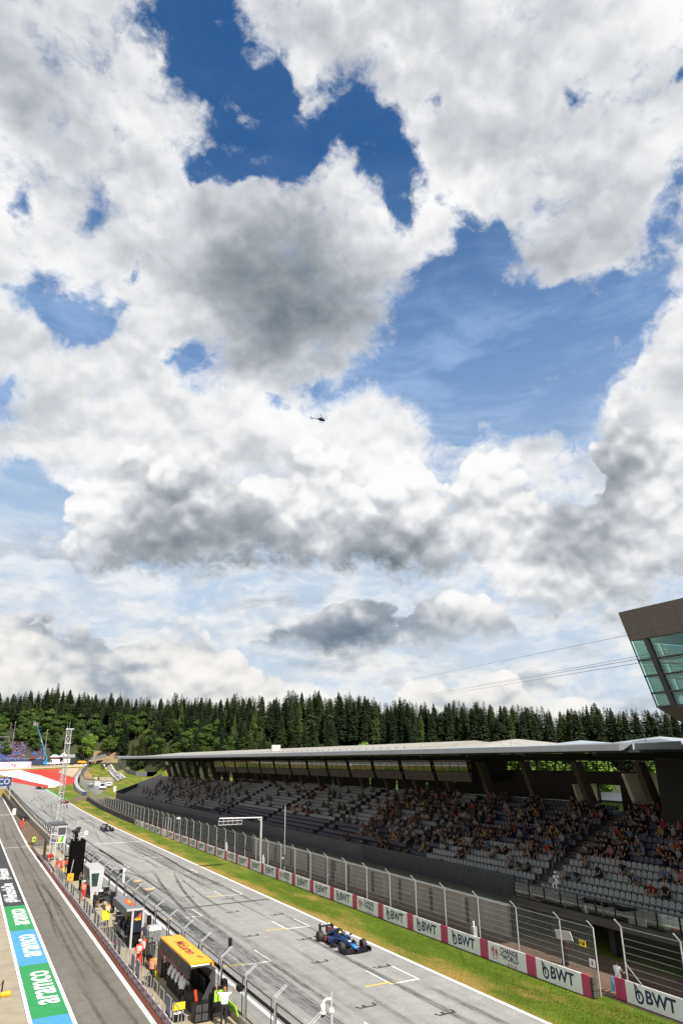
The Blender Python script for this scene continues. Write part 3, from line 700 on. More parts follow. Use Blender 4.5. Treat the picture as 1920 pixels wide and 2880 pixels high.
def build_stand():
    g = wthing('grandstand', 'long covered grandstand with dark terraces and a wide pale flat roof', 'grandstand', (46, 122, 0))
    # terraces as one stepped body
    prof = [(row_x(0), 1.9)]
    for k in range(ROWS): prof += [(row_x(k), row_z(k)), (row_x(k + 1), row_z(k))]
    prof += [(56.2, row_z(ROWS - 1)), (56.2, 7.0), (44, 1.9)]
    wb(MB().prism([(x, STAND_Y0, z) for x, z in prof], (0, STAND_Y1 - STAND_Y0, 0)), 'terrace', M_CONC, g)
    for a in AISLES:
        mb = MB()
        for k in range(ROWS):
            x = row_x(k)
            mb.box(x - .28, x - .002, a - .6, a + .6, row_z(k) - .36 + .002, row_z(k) - .18)
        wb(mb, 'aisle_stair', M_CONC, g)
    # seats: the three hundred that show largest as parts, the others joined
    sm = {'g': seat_shape().mesh('seat', M_SEATG), 'n': seat_shape().mesh('seat', M_SEATN)}
    seats = []
    y = STAND_Y0 + .3
    while y < 135:
        if not in_aisle(y):
            for k in range(ROWS): seats.append((y, k))
        y += .5
    seats.sort(key=lambda s: (row_x(s[1]) ** 2 + s[0] ** 2) * (1 if s[1] < 6 else 2.2) + (1e9 if s[0] < 34 - .0 * s[1] else 0))
    rest = {'g': MB(), 'n': MB()}
    sh = seat_shape()
    for i, (y, k) in enumerate(seats):
        kd = seat_kind(y, k); x, z = row_x(k) + .28, row_z(k)
        if i < 300:
            W(obj('seat', sm[kd], None, (x, y, z)), g)
        else:
            rest[kd].add([(p[0] + x, p[1] + y, p[2] + z) for p in sh.v[:8] + sh.v[8:20]], [f for f in sh.f if max(f) < 20])
    for kd in rest: tag(wb(rest[kd], 'seat_rows', M_SEATG if kd == 'g' else M_SEATN, g), kind='stuff')
    edges = [135] + [a for a in AISLES if a > 135] + [STAND_Y1]
    for a, b in zip(edges, edges[1:]):
        for k in range(ROWS):
            x, z = row_x(k), row_z(k)
            wb(MB().box(x + .30, x + .62, a + .8, b - .8, z + .33, z + .42).box(x + .35, x + .55, a + 1, b - 1, z, z + .33), 'bench', M_SEATN if (k < 3 and a < 150) else M_SEATG, g)
    # front parapet: dark panels, ribbed at the near end
    y = 48.0
    while y < STAND_Y1 - .1:
        y1 = min(y + 3.6, STAND_Y1)
        p = wb(MB().box(39.93, 40.12, y + .01, y1 - .01, 2.1, 3.65), 'parapet_panel', M_CLAD if y > 70 else M_RIB, g)
        if y < 70:
            mb = MB(); t = y + .1
            while t < y1 - .05: mb.box(39.87, 39.928, t, t + .09, 2.14, 3.6); t += .2
            tag(W(mb.build('ribs', M_RIB), g), kind='stuff')
        y = y1
    wb(MB().box(39.55, 40.2, 48, STAND_Y1, 1.88, 2.09), 'ledge', M_CONC, g)
    wb(MB().box(39.9, 40.16, 48, STAND_Y1, 3.66, 3.70), 'coping', M_CLAD, g)
    wb(MB().box(40.0, 53, STAND_Y1, STAND_Y1 + .3, 0, 3.6).hexa([(40, STAND_Y1, 3.62), (53, STAND_Y1, 3.62), (53, STAND_Y1 + .3, 3.62), (40, STAND_Y1 + .3, 3.62), (40, STAND_Y1, 4.1), (53, STAND_Y1, 8.6), (53, STAND_Y1 + .3, 8.6), (40, STAND_Y1 + .3, 4.1)]), 'end_wall', M_CLAD, g)
    # near balustrade of glass over an open undercroft
    wb(MB().box(39.15, 40.24, STAND_Y0, 47.6, 1.95, 2.42), 'balcony_slab', M_CONC, g)
    y = 47.3; i = 0
    while y > 24:
        wb(MB().box(39.28, 39.36, y - .045, y + .045, 1.85, 3.5), 'baluster', M_BLACK, g)
        wb(MB().box(39.31, 39.33, y - 1.58, y - .07, 2.50, 3.44), 'glass_panel', M_GLASSB, g)
        y -= 1.65
    wb(MB().box(39.26, 39.38, 24, 47.35, 3.5, 3.56), 'handrail', M_CLAD, g)
    wb(MB().box(39.2, 44.6, 46.9, 47.5, 0, 1.9), 'side_wall', M_CONCD, g)
    wb(MB().box(44.6, 44.9, STAND_Y0, 47.5, 0, 1.9), 'undercroft_wall', M_CONCD, g)
    for y in (27, 33, 39, 44.5): wb(MB().box(40.4, 40.9, y - .25, y + .25, 0, 1.9), 'pillar', M_CONCD, g)
    # columns leaning out towards the track
    for y in COLS_Y:
        wb(MB().hexa([(52.3, y - .3, 7.64), (53.4, y - .3, 7.64), (53.4, y + .3, 7.64), (52.3, y + .3, 7.64), (50.7, y - .3, 12.1), (51.6, y - .3, 12.1), (51.6, y + .3, 12.1), (50.7, y + .3, 12.1)]), 'column', M_COLM, g)
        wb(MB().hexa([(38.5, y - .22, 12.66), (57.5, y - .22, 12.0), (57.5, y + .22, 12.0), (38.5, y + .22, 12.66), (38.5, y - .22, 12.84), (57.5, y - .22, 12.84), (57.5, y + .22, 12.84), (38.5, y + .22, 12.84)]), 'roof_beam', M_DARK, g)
    # hospitality boxes hung between the columns
    ys = [y for y in COLS_Y if 64 < y < 155]
    for y in ys:
        a, b = y + .42, y + 6.85
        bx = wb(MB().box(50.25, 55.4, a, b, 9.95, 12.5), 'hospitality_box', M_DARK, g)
        wp = MB().hexa([(50.2, a, 10.0), (50.24, a, 10.0), (50.24, b, 10.0), (50.2, b, 10.0), (49.8, a, 11.0), (50.24, a, 11.0), (50.24, b, 11.0), (49.8, b, 11.0)]).build('front_panel', M_BOXP)
        W(wp, g)
        n = 4
        for i in range(n):
            p0 = a + (b - a) * i / n; p1 = a + (b - a) * (i + 1) / n
            W(MB().hexa([(49.84, p0 + .05, 11.06), (49.87, p0 + .05, 11.06), (49.87, p1 - .05, 11.06), (49.84, p1 - .05, 11.06), (49.6, p0 + .05, 12.06), (49.63, p0 + .05, 12.06), (49.63, p1 - .05, 12.06), (49.6, p1 - .05, 12.06)]).build('window_pane', M_GLASSW), g)
        W(MB().hexa([(49.55, a, 12.08), (50.24, a, 12.08), (50.24, b, 12.08), (49.55, b, 12.08), (49.5, a, 12.3), (50.24, a, 12.3), (50.24, b, 12.3), (49.5, b, 12.3)]).build('window_head', M_BOXP), g)
        W(MB().box(50.18, 50.24, a, b, 11.3, 11.9).build('blind', mat('straw_blind', (.22, .19, .09), .8, .2, 2)), g)
    # back wall with openings through which the trees show
    doors = [(50.6, 53.4, 7.65, 9.9), (44.5, 47.7, 7.65, 12.0), (91.3, 92.1, 7.65, 9.6), (83.5, 84.2, 7.65, 9.4), (99.2, 100.0, 7.65, 9.6), (77.3, 78.2, 7.65, 9.7), (126, 126.8, 7.65, 9.6), (131, 132, 7.65, 9.6), (112, 113, 7.65, 9.6), (146, 147, 7.65, 9.6)]
    mb = MB(); y = STAND_Y0
    for a, b, z0, z1 in sorted(doors):
        if y < 69 < a: mb.box(56, 56.3, y, 69, 7.0, 11.15); y = 69
        mb.box(56, 56.3, y, a, 7.0, 11.15 if b < 70 else 12.5); mb.box(56, 56.3, a, b, z1, max(z1 + .01, 11.15 if b < 70 else 12.5)); y = b
    mb.box(56, 56.3, y, 160, 7.0, 12.5)
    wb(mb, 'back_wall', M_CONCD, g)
    for y0, y1 in ((160, 165), (168, 171), (174.5, 179), (186, 188), (194, 195.5)): wb(MB().box(56, 56.3, y0, y1, 7.0, 11.0), 'back_wall', M_CONCD, g)
    for y in [30 + 1.45 * i for i in range(28)]: wb(MB().box(56.02, 56.12, y - .05, y + .05, 11.15, 12.1), 'lattice_post', M_BLACK, g)
    for z in (11.35, 11.55, 11.75, 11.95): wb(MB().box(55.95, 56.0, 30, 70, z, z + .05), 'lattice_slat', M_BLACK, g)
    wb(MB().hexa([(52.9, 46.0, 7.66), (56, 46.0, 7.66), (56, 46.35, 7.66), (52.9, 46.35, 7.66), (51.6, 46.0, 11.1), (56, 46.0, 11.1), (56, 46.35, 11.1), (51.6, 46.35, 11.1)]), 'slanting_wall', mat('sunlit_concrete', (.55, .50, .42), .85, .1, 1), g)  # brighter concrete colour stands in for sunlight on both slanting walls
    wb(MB().hexa([(53.6, 53.5, 7.66), (56, 53.5, 7.66), (56, 53.7, 7.66), (53.6, 53.7, 7.66), (52.9, 53.5, 10), (56, 53.5, 10), (56, 53.7, 10), (52.9, 53.7, 10)]), 'slanting_wall', mat('sunlit_concrete', (.55, .50, .42)), g)
    wb(MB().box(50, 56, STAND_Y0, 41.3, 7.65, 12.9), 'stair_core', M_DARK, g)
    # rear guard rails
    for y in COLS_Y:
        if 45 < y < 160: wb(MB().box(52.4, 52.45, y + .6, y + 6.6, 8.5, 8.56).box(52.4, 52.45, y + .6, y + .66, 7.65, 8.5).box(52.4, 52.45, y + 6.54, y + 6.6, 7.65, 8.5).box(52.4, 52.45, y + 3.5, y + 3.56, 7.65, 8.5), 'guard_rail', M_STEEL, g)
    # roof
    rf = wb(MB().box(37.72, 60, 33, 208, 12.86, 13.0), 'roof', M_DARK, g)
    y = 33.4
    while y < 207:
        y1 = min(y + 7.25, 208)
        R_ = lambda mb, n, m: wb(mb, n, m, g)
        R_(MB().hexa([(37.3, y, 12.98), (37.7, y, 13.0), (37.7, y1 - .03, 13.0), (37.3, y1 - .03, 12.98), (37.42, y, 13.38), (38.6, y, 13.40), (38.6, y1 - .03, 13.40), (37.42, y1 - .03, 13.38)]), 'fascia_panel', M_FASC)
        R_(MB().hexa([(38.62, y, 13.02), (43.4, y, 13.02), (43.4, y1 - .05, 13.02), (38.62, y1 - .05, 13.02), (38.62, y, 13.40), (43.4, y, 13.56), (43.4, y1 - .05, 13.56), (38.62, y1 - .05, 13.40)]), 'glazed_panel', M_RGLASS)
        if y > 63:
            zr = 14.45
            R_(MB().hexa([(43.42, y, 13.02), (54, y, 13.02), (54, y1 - .06, 13.02), (43.42, y1 - .06, 13.02), (43.42, y, 13.57), (54, y, zr), (54, y1 - .06, zr), (43.42, y1 - .06, 13.57)]), 'roof_panel', M_MEMB)
            R_(MB().hexa([(54.01, y, 13.02), (60, y, 13.02), (60, y1 - .06, 13.02), (54.01, y1 - .06, 13.02), (54.01, y, zr - .004), (60, y, 13.9), (60, y1 - .06, 13.9), (54.01, y1 - .06, zr - .004)]), 'roof_panel', M_MEMB)
            for yy in (y + 1.2, y + 3.0, y + 4.8, y + 6.6): R_(MB().box(44.6, 44.75, yy, yy + .2, 13.66, 13.80), 'snow_stop', M_FASC)
        y = y1
    wb(MB().add([(43.42, 56, 13.45), (43.42, 62.3, 13.57), (54, 62.3, 14.44), (60, 62.3, 13.9), (60, 56, 13.4)], [(0, 2, 1), (0, 4, 2), (4, 3, 2)]), 'roof_hip', M_MEMB, g)
    for yc, h, r in ((50.5, 14.0, 4.6), (41.6, 14.1, 4.6)):
        wb(MB().add([(46.5, yc - r, 13.3), (46.5, yc + r, 13.3), (58, yc + r, 13.3), (58, yc - r, 13.3), (51.5, yc, h)], [(0, 4, 1), (1, 4, 2), (2, 4, 3), (3, 4, 0)]), 'roof_light', M_RGLASS, g)
    wb(MB().box(43.42, 60, 33.4, 62.2, 13.02, 13.32), 'roof_deck', M_MEMB, g)
    wb(MB().box(44, 60, 8, 33, 13.3, 13.85), 'side_roof', M_DARK, g)
    # swept tip at the far end
    wb(MB().add([(37.35, 208, 12.98), (48, 208, 12.98), (46, 222, 13.4), (39, 226, 13.66), (37.35, 208, 13.40), (48, 208, 13.8), (46, 222, 13.75), (39, 226, 13.82)],
                [(0, 1, 2, 3), (4, 7, 6, 5), (0, 3, 7, 4), (1, 5, 6, 2), (2, 6, 7, 3), (0, 4, 5, 1)]), 'roof_tip', M_FASC, g)
    for y in [36 + 14.5 * i for i in range(12)]: wb(MB().tube((43, y, 13.5), (43, y, 14.15), .025, 5), 'lightning_rod', M_STEEL, g)
    wb(MB().box(47, 48.6, 118, 118.3, 13.9, 14.9), 'roof_hatch', M_STEELW, g)
    return g
STAND = build_stand()

# wall and service strip in front of the stand
def build_front_wall():
    w = wthing('concrete_wall', 'long weathered concrete wall below the grandstand front', 'wall', (37.8, 74, 0))
    y = 46.3
    while y < 101:
        y1 = min(y + 5.14, 101.2)
        wb(MB().box(37.65, 37.9, y + .015, y1 - .015, 0, 2.08), 'wall_panel', M_WALL, w)
        wb(MB().box(37.55, 37.645, y1 - .28, y1 + .02, .15, 1.9), 'pilaster_strip', M_CLAD, w)
        y = y1
    wb(MB().box(37.6, 37.95, 46.3, 101.2, 2.085, 2.17), 'coping', mat('white_coping', (.75, .75, .73), .6, .08, 2), w)
    wb(MB().box(37.6, 37.64, 75, 76.1, 0, 1.95), 'door', M_CLAD, w)
    wb(MB().box(37.92, 39.9, 46.3, 101.2, 0, 1.87), 'backfill', M_TURF, w)
    f = wthing('banner_wall', 'dark mesh banner wall further along under the grandstand', 'wall', (38, 160, 0))
    y = 101.3
    while y < 222:
        wb(MB().box(37.7, 37.85, y, y + 5.9, 0, 2.3), 'banner', M_TURF, f); wb(MB().tube((37.62, y, 0), (37.62, y, 2.4), .05, 6), 'post', M_STEEL, f); y += 6
build_front_wall()

# ------------------------------------------------------------------ control tower leaning out over the near end of the stand
def build_tower():
    g = wthing('control_tower', 'leaning glass control tower with brown metal fascia above the grandstand', 'tower', (46, 16, 0))
    M_F = mat('bronze_cladding', (.088, .076, .063), .5, .06, .6, metal=.1)
    M_FR = mat('dark_window_frame', (.016, .018, .02), .4, .15, 3)
    def ye(z): return 32.2 + (z - 15.67) * .292      # the far end leans outwards
    X0, X1, YN = 40.0, 51.0, 6.0
    # fascia panels
    y = ye(20.2)
    k = 0; cuts = [0, 1.05, 2.15, 4.3, 6.4, 8.6, 11, 13.5, 16, 18.5, 21, 24, 27]
    for a, b in zip(cuts, cuts[1:]):
        p = [(X0, ye(20.2) - b + .012, 20.2), (X0 + .12, ye(20.2) - b + .012, 20.2), (X0 + .12, ye(20.2) - a, 20.2), (X0, ye(20.2) - a, 20.2)]
        q = [(X0, ye(22.33) - b + .012, 22.33), (X0 + .12, ye(22.33) - b + .012, 22.33), (X0 + .12, ye(22.33) - a, 22.33), (X0, ye(22.33) - a, 22.33)]
        wb(MB().hexa(p + q), 'fascia_panel', M_F, g)
    wb(MB().hexa([(X0 + .13, ye(20.2) - .12, 20.2), (X1, ye(20.2) - .12, 20.2), (X1, ye(20.2), 20.2), (X0 + .13, ye(20.2), 20.2), (X0 + .13, ye(22.33) - .12, 22.33), (X1, ye(22.33) - .12, 22.33), (X1, ye(22.33), 22.33), (X0 + .13, ye(22.33), 22.33)]), 'end_fascia', M_F, g)
    wb(MB().box(X0 + .13, X1, YN, ye(22.2) - .14, 22.1, 22.3), 'roof', M_F, g)
    wb(MB().box(X0 + .3, X1 - .3, YN, ye(20.2) - .4, 20.15, 20.35), 'ceiling', M_FR, g)
    # lower slab
    wb(MB().hexa([(X0 + 1.0, YN, 14.7), (X1, YN, 14.7), (X1, ye(14.8) - .6, 14.7), (X0 + 1.0, ye(14.8) - .6, 14.7), (X0 + .05, YN, 15.6), (X1, YN, 15.6), (X1, ye(15.6), 15.6), (X0 + .05, ye(15.6), 15.6)]), 'floor_slab', M_F, g)
    # glazing: rows of panes between mullions
    zs = [15.67, 16.56, 17.7, 18.78, 20.16]
    vs = [0, 1.15, 4.2, 7.2, 10.2, 13.2, 16.2, 19.2, 22.2, 25.2]
    for z0, z1 in zip(zs, zs[1:]):
        for a, b in zip(vs, vs[1:]):
            wb(MB().hexa([(X0 + .06, ye(z0) - b, z0), (X0 + .09, ye(z0) - b, z0), (X0 + .09, ye(z0) - a - .05, z0), (X0 + .06, ye(z0) - a - .05, z0), (X0 + .06, ye(z1) - b, z1), (X0 + .09, ye(z1) - b, z1), (X0 + .09, ye(z1) - a - .05, z1), (X0 + .06, ye(z1) - a - .05, z1)]), 'window_pane', M_GLASST, g)
        for i in range(4):
            x0 = X0 + .3 + i * 2.7
            wb(MB().hexa([(x0, ye(z0) - .06, z0), (x0 + 2.6, ye(z0) - .06, z0), (x0 + 2.6, ye(z0) - .03, z0), (x0, ye(z0) - .03, z0), (x0, ye(z1) - .06, z1), (x0 + 2.6, ye(z1) - .06, z1), (x0 + 2.6, ye(z1) - .03, z1), (x0, ye(z1) - .03, z1)]), 'window_pane', M_GLASST, g)
            wb(MB().tube((x0 - .05, ye(z0) - .1, z0), (x0 - .05, ye(z1) - .1, z1), .05, 4), 'mullion', M_FR, g)
    for z in zs[:-1]:
        wb(MB().box(X0 - .03, X0 + .16, YN, ye(z) - .02, z - .055, z + .055), 'transom', M_FR, g)
        wb(MB().box(X0 + .17, X1, ye(z) - .16, ye(z) - .02, z - .05, z + .05), 'transom', M_FR, g)
        if z > 16: wb(MB().hexa([(X0 + .2, YN, z - .34), (X0 + .5, YN, z - .34), (X0 + .5, ye(z) - 1.3, z - .18), (X0 + .2, ye(z) - 1.3, z - .18), (X0 + .2, YN, z - .2), (X0 + .5, YN, z - .2), (X0 + .5, ye(z) - 1.3, z - .06), (X0 + .2, ye(z) - 1.3, z - .06)]), 'brace', M_FR, g)
    for a in vs[1:]:
        w = .28 if a != vs[1] else .36
        wb(MB().hexa([(X0 - .05, ye(15.67) - a - w, 15.67), (X0 + .5, ye(15.67) - a - w, 15.67), (X0 + .5, ye(15.67) - a, 15.67), (X0 - .05, ye(15.67) - a, 15.67), (X0 - .05, ye(20.15) - a - w, 20.15), (X0 + .5, ye(20.15) - a - w, 20.15), (X0 + .5, ye(20.15) - a, 20.15), (X0 - .05, ye(20.15) - a, 20.15)]), 'mullion', M_FR, g)
    wb(MB().tube((X0 + .05, ye(15.67) - .03, 15.67), (X0 + .05, ye(20.2) - .03, 20.2), .045, 6), 'corner_post', M_FR, g)
    wb(MB().box(43, 50, 6.5, 22, 0, 14.7), 'shaft', M_CONCD, g)
build_tower()

# ------------------------------------------------------------------ overhead cables
def cable(az0, el0, d0, az1, el1, d1, r, label):
    def P(az, el, d): return Vector((math.sin(rad(az)) * d, math.cos(rad(az)) * d, 12.83 + math.tan(rad(el)) * d))
    a, b = P(az0, el0, d0), P(az1, el1, d1)
    b = a + (b - a) * 1.02
    pts = [a + (b - a) * (i / 24) - Vector((0, 0, .9 * 4 * (i / 24) * (1 - i / 24) * .0)) for i in range(25)]
    tag(MB().path(pts, r, 5).build('overhead_cable', mat('cable_black', (.01, .01, .01), .6, .1, 5)), label, 'cable', 'cables strung above the grandstand')
cable(28.53, 5.02, 318, 53.94, 9.01, 45, .012, 'thin black cable strung highest above the grandstand roof')
cable(33.99, 4.58, 305, 50.34, 6.86, 46.5, .012, 'uppermost of the three close black cables above the roof')
cable(33.99, 4.55, 305, 50.31, 6.65, 46.2, .015, 'middle one of the three close black cables above the roof')
cable(33.98, 4.39, 305, 50.39, 6.37, 45.9, .015, 'lowest of the three close black cables above the roof')

# ------------------------------------------------------------------ advertising barrier along the verge
M_BOARD = mat('white_board', (.72, .73, .72), .5, .05, 1.5)
M_PINK = mat('raspberry_board', (.44, .045, .125), .5, .06, 1.5)
M_NAVY = mat('navy_print', (.012, .026, .095), .5, .08, 3)
M_REDPR = mat('crimson_print', (.40, .05, .11), .5, .08, 3)
def logo_mesh(mt):
    """drop-shaped letter mark beside the wordmark"""
    out = []; inn = []
    n = 26
    for i in range(n):
        t = 2 * math.pi * i / n
        r = .30
        out.append((r * math.cos(t), r * math.sin(t) * 1.15 - .05, 0)); inn.append((r * .62 * math.cos(t), r * .62 * math.sin(t) * 1.15 - .06, 0))
    mb = MB()
    for i in range(n): j = (i + 1) % n; mb.quad(out[i], out[j], inn[j], inn[i])
    mb.poly([(-.30, -.05, .0), (-.30, .62, 0), (-.20, .42, 0), (-.19, -.05, 0)]); mb.poly([(-.30, .62, .001), (.02, .26, .001), (-.02, .18, .001), (-.22, .40, .001)])
    mb.poly([(-.08, .14, .001), (.02, .10, .001), (.02, -.16, .001), (-.08, -.16, .001)])
    return mb.mesh('logo', mt)
LOGO = logo_mesh(M_NAVY)
def globe_mesh(mt):
    mb = MB(); n = 22
    o = [(.40 * math.cos(2 * math.pi * i / n), .40 * math.sin(2 * math.pi * i / n), 0) for i in range(n)]; q = [(p[0] * .93, p[1] * .93, 0) for p in o]
    for i in range(n): j = (i + 1) % n; mb.quad(o[i], o[j], q[j], q[i])
    for blob in ([(-.26, .26), (-.05, .3), (.0, .18), (-.08, .1), (-.12, .0), (-.02, -.08), (-.06, -.22), (-.14, -.3), (-.18, -.12), (-.26, .0), (-.3, .14)],
                 [(.1, .24), (.26, .22), (.33, .08), (.28, -.02), (.24, -.2), (.15, -.26), (.12, -.08), (.04, .02), (.06, .14)]):
        mb.poly([(x, y, .001) for x, y in blob])
    return mb.mesh('globe', mt)
GLOBE = globe_mesh(M_REDPR)
def board_print(parent, kind, x, yc, z, s=1.0, tilt=None):
    """lettering on a board whose face looks towards -X; parent is the board"""
    def put(me, name, dy, dz, sc):
        o = obj(name, me, None, (x, yc - dy * s, z + dz * s), ROT_PANEL, (sc * s,) * 3)
        o.parent = parent
    if kind == 'B':
        put(LOGO, 'logo', -.98, -.02, .92); put(text_mesh('BWT', 1.0, .028, 1.02, 0, M_NAVY), 'lettering', .36, .02, .86)
    else:
        put(GLOBE, 'globe', -1.15, .02, .92)
        put(text_mesh('CHANGE', .42, .012, 1.0, 0, M_NAVY), 'lettering', .30, .28, 1); put(text_mesh('THE', .17, .005, 1.0, 0, M_NAVY), 'lettering', -.50, .02, 1)
        put(text_mesh('WORLD', .42, .012, 1.0, 0, M_NAVY), 'lettering', .42, -.07, 1); put(text_mesh('sip by sip', .26, 0, .95, .3, M_REDPR), 'lettering', .50, -.38, 1)
def barrier_x(y): return 32.75 - .0 * y if y > 60 else 32.75 + (60 - y) * .0
def build_barrier():
    g = wthing('advertising_barrier', 'long low barrier of white and raspberry boards with dark blue lettering', 'barrier', (32.6, 94, 0))
    y = 33.55; i = 0
    wb(MB().box(32.66, 32.74, y, y + .62, .03, 1.08), 'raspberry_board', M_PINK, g); y += .64
    while y < 154:
        w = 3.72
        b = wb(MB().box(32.66, 32.74, y, y + w, .03, 1.08), 'white_board', M_BOARD, g)
        if y < 125 or i % 4 != 1: board_print(b, 'C' if i % 4 == 1 else 'B', 32.652, y + w / 2 + .05, .54)
        y += w + .004
        wb(MB().box(32.655, 32.74, y, y + .86, .03, 1.085), 'raspberry_board', M_PINK, g); y += .864
        i += 1
    wb(MB().box(32.76, 33.0, 33.6, 154, 0, .95), 'backing', M_CONC, g)
    for k in range(3): wb(MB().box(32.68, 32.98, 33.36, 33.53, .06 + .34 * k, .36 + .34 * k), 'end_block', M_CONC, g)
    g2 = wthing('advertising_barrier', 'short stretch of white and raspberry boards nearest the camera, past the gate gap', 'barrier', (33.9, 28, 0))
    y = 32.9
    for kind, w in (('P', .75), ('B', 3.75), ('P', .86), ('B', 3.72)):
        b = wb(MB().box(33.86, 33.94, y - w + .004, y, .03, 1.05), 'white_board' if kind == 'B' else 'raspberry_board', M_BOARD if kind == 'B' else M_PINK, g2)
        if kind == 'B': board_print(b, 'B', 33.852, y - w / 2, .54)
        y -= w
    wb(MB().box(33.96, 34.1, y, 32.85, 0, .95), 'backing', M_CONC, g2)
    # dark block wall that continues the barrier up the straight
    g3 = wthing('block_wall', 'dark low wall of stacked blocks beyond the last advertising boards', 'wall', (33, 195, 0))
    mb = MB(); y = 154.6; R = random.Random(3); n = 0
    while y < 236:
        x = 32.7 + max(0, (y - 200)) * .035
        for r in range(3):
            wb(MB().box(x, x + .5, y + .02 + (.45 if r % 2 else 0), y + .92 + (.45 if r % 2 else 0), T(x, y) + .33 * r, T(x, y) + .33 * r + .31), 'block', mat('dark_block', (.05, .05, .052), .8, .35, .3, coords='World'), g3); n += 1
        y += .95
build_barrier()

# ------------------------------------------------------------------ debris fences
def net_mat(name, col, sx, sy, w, diamond=False):
    """welded or woven wire mesh: fine wires with open air between them"""
    m = bpy.data.materials.new(name); m.use_nodes = True; nt = m.node_tree; N = nt.nodes; L = nt.links
    b = N['Principled BSDF']; b.inputs['Base Color'].default_value = (*col, 1); b.inputs['Roughness'].default_value = .5; b.inputs['Metallic'].default_value = .4
    g = N.new('ShaderNodeNewGeometry'); sp = N.new('ShaderNodeSeparateXYZ'); L.new(g.outputs['Position'], sp.inputs[0])
    def mth(op, a, c=0.0):
        n = N.new('ShaderNodeMath'); n.operation = op
        for i, q in enumerate((a, c)):
            if isinstance(q, (int, float)): n.inputs[i].default_value = q
            else: L.new(q, n.inputs[i])
        return n.outputs[0]
    u, v = sp.outputs['Y'], sp.outputs['Z']
    if diamond: u, v = mth('ADD', u, v), mth('SUBTRACT', u, v)
    a = mth('LESS_THAN', mth('FRACT', mth('MULTIPLY', u, sx)), w); c = mth('LESS_THAN', mth('FRACT', mth('MULTIPLY', v, sy)), w)
    L.new(mth('MAXIMUM', a, c), b.inputs['Alpha'])
    return m
M_NET = net_mat('woven_wire_mesh', (.26, .265, .27), 14, 14, .115, True)
M_NETD = net_mat('dark_wire_mesh', (.05, .05, .05), 14, 14, .12, True)
M_NETP = net_mat('welded_wire_mesh', (.25, .255, .26), 10, 16, .10)
def fence_x(y): return 33.42 + max(0, y - 200) * .035
def fence_bay(g, y0, y1, x0, x1, tall=3.35, net=M_NET, lean=.42):
    z0, z1 = T(x0, y0), T(x1, y1)
    wb(MB().add([(x0, y0, z0 + .9), (x1, y1, z1 + .9), (x1, y1, z1 + tall), (x0, y0, z0 + tall), (x1 - lean, y1, z1 + tall + .38), (x0 - lean, y0, z0 + tall + .38)], [(0, 1, 2, 3), (3, 2, 4, 5)]), 'wire_net', net, g)
    near = y0 < 110
    for h in ([1.2, 1.55, 1.9, 2.25, 2.6, 2.95, tall] if near else [1.6, 2.5, tall]):
        wb(MB().tube((x0 - .03, y0, z0 + h), (x1 - .03, y1, z1 + h), .008 if h < tall else .014, 4), 'cable', M_STEEL, g)
def fence_post(g, x, y, tall=3.35, lean=.42, r=.038):
    z = T(x, y)
    wb(MB().tube((x, y, z), (x, y, z + tall), r, 7).tube((x, y, z + tall), (x - lean, y, z + tall + .40), r * .85, 7), 'fence_post', M_STEELW, g)
def build_fence():
    g = wthing('debris_fence', 'tall wire debris fence on steel posts behind the advertising boards', 'fence', (33.4, 120, 0))
    ys = [33.6, 36.3] + [40.25 + 4.02 * i for i in range(29)] + [40.25 + 4.02 * 28 + 3.2 * i for i in range(1, 26)]
    for y in ys: fence_post(g, fence_x(y), y)
    for a, b in zip(ys, ys[1:]): fence_bay(g, a, b, fence_x(a), fence_x(b))
    wb(MB().box(33.36, 33.40, 34.3, 34.78, 2.24, 2.55), 'yellow_sign', mat('yellow_sign', (.75, .50, .03), .5, .05, 3), g)
    o = obj('lettering', text_mesh('F 28', .22, .008, 1, 0, M_BLACK), None, (33.352, 34.54, 2.39), ROT_PANEL); W(o, g)
    wb(MB().box(33.36, 33.40, 33.72, 34.14, 1.33, 1.74), 'extinguisher_sign', M_BOARD, g)
    wb(MB().prism([(33.357, 33.86, 1.44), (33.357, 33.98, 1.44), (33.357, 33.98, 1.60), (33.357, 33.94, 1.66), (33.357, 33.88, 1.66), (33.357, 33.86, 1.58)], (-.003, 0, 0)), 'extinguisher_symbol', M_REDPAINT, g)
    g2 = wthing('debris_fence', 'near section of wire fence with white braces, past the gate gap', 'fence', (34.4, 28, 0))
    ys = [32.5, 28.6, 24.6, 20.6]
    for y in ys:
        fence_post(g2, 34.45, y, 3.5, .42, .048)
        wb(MB().tube((34.4, y - .02, 1.75), (34.15, y - 1.35, .9), .03, 5), 'brace', M_STEELW, g2)
    for a, b in zip(ys[1:], ys): fence_bay(g2, a, b, 34.45, 34.45, 3.5, M_NETD)
build_fence()

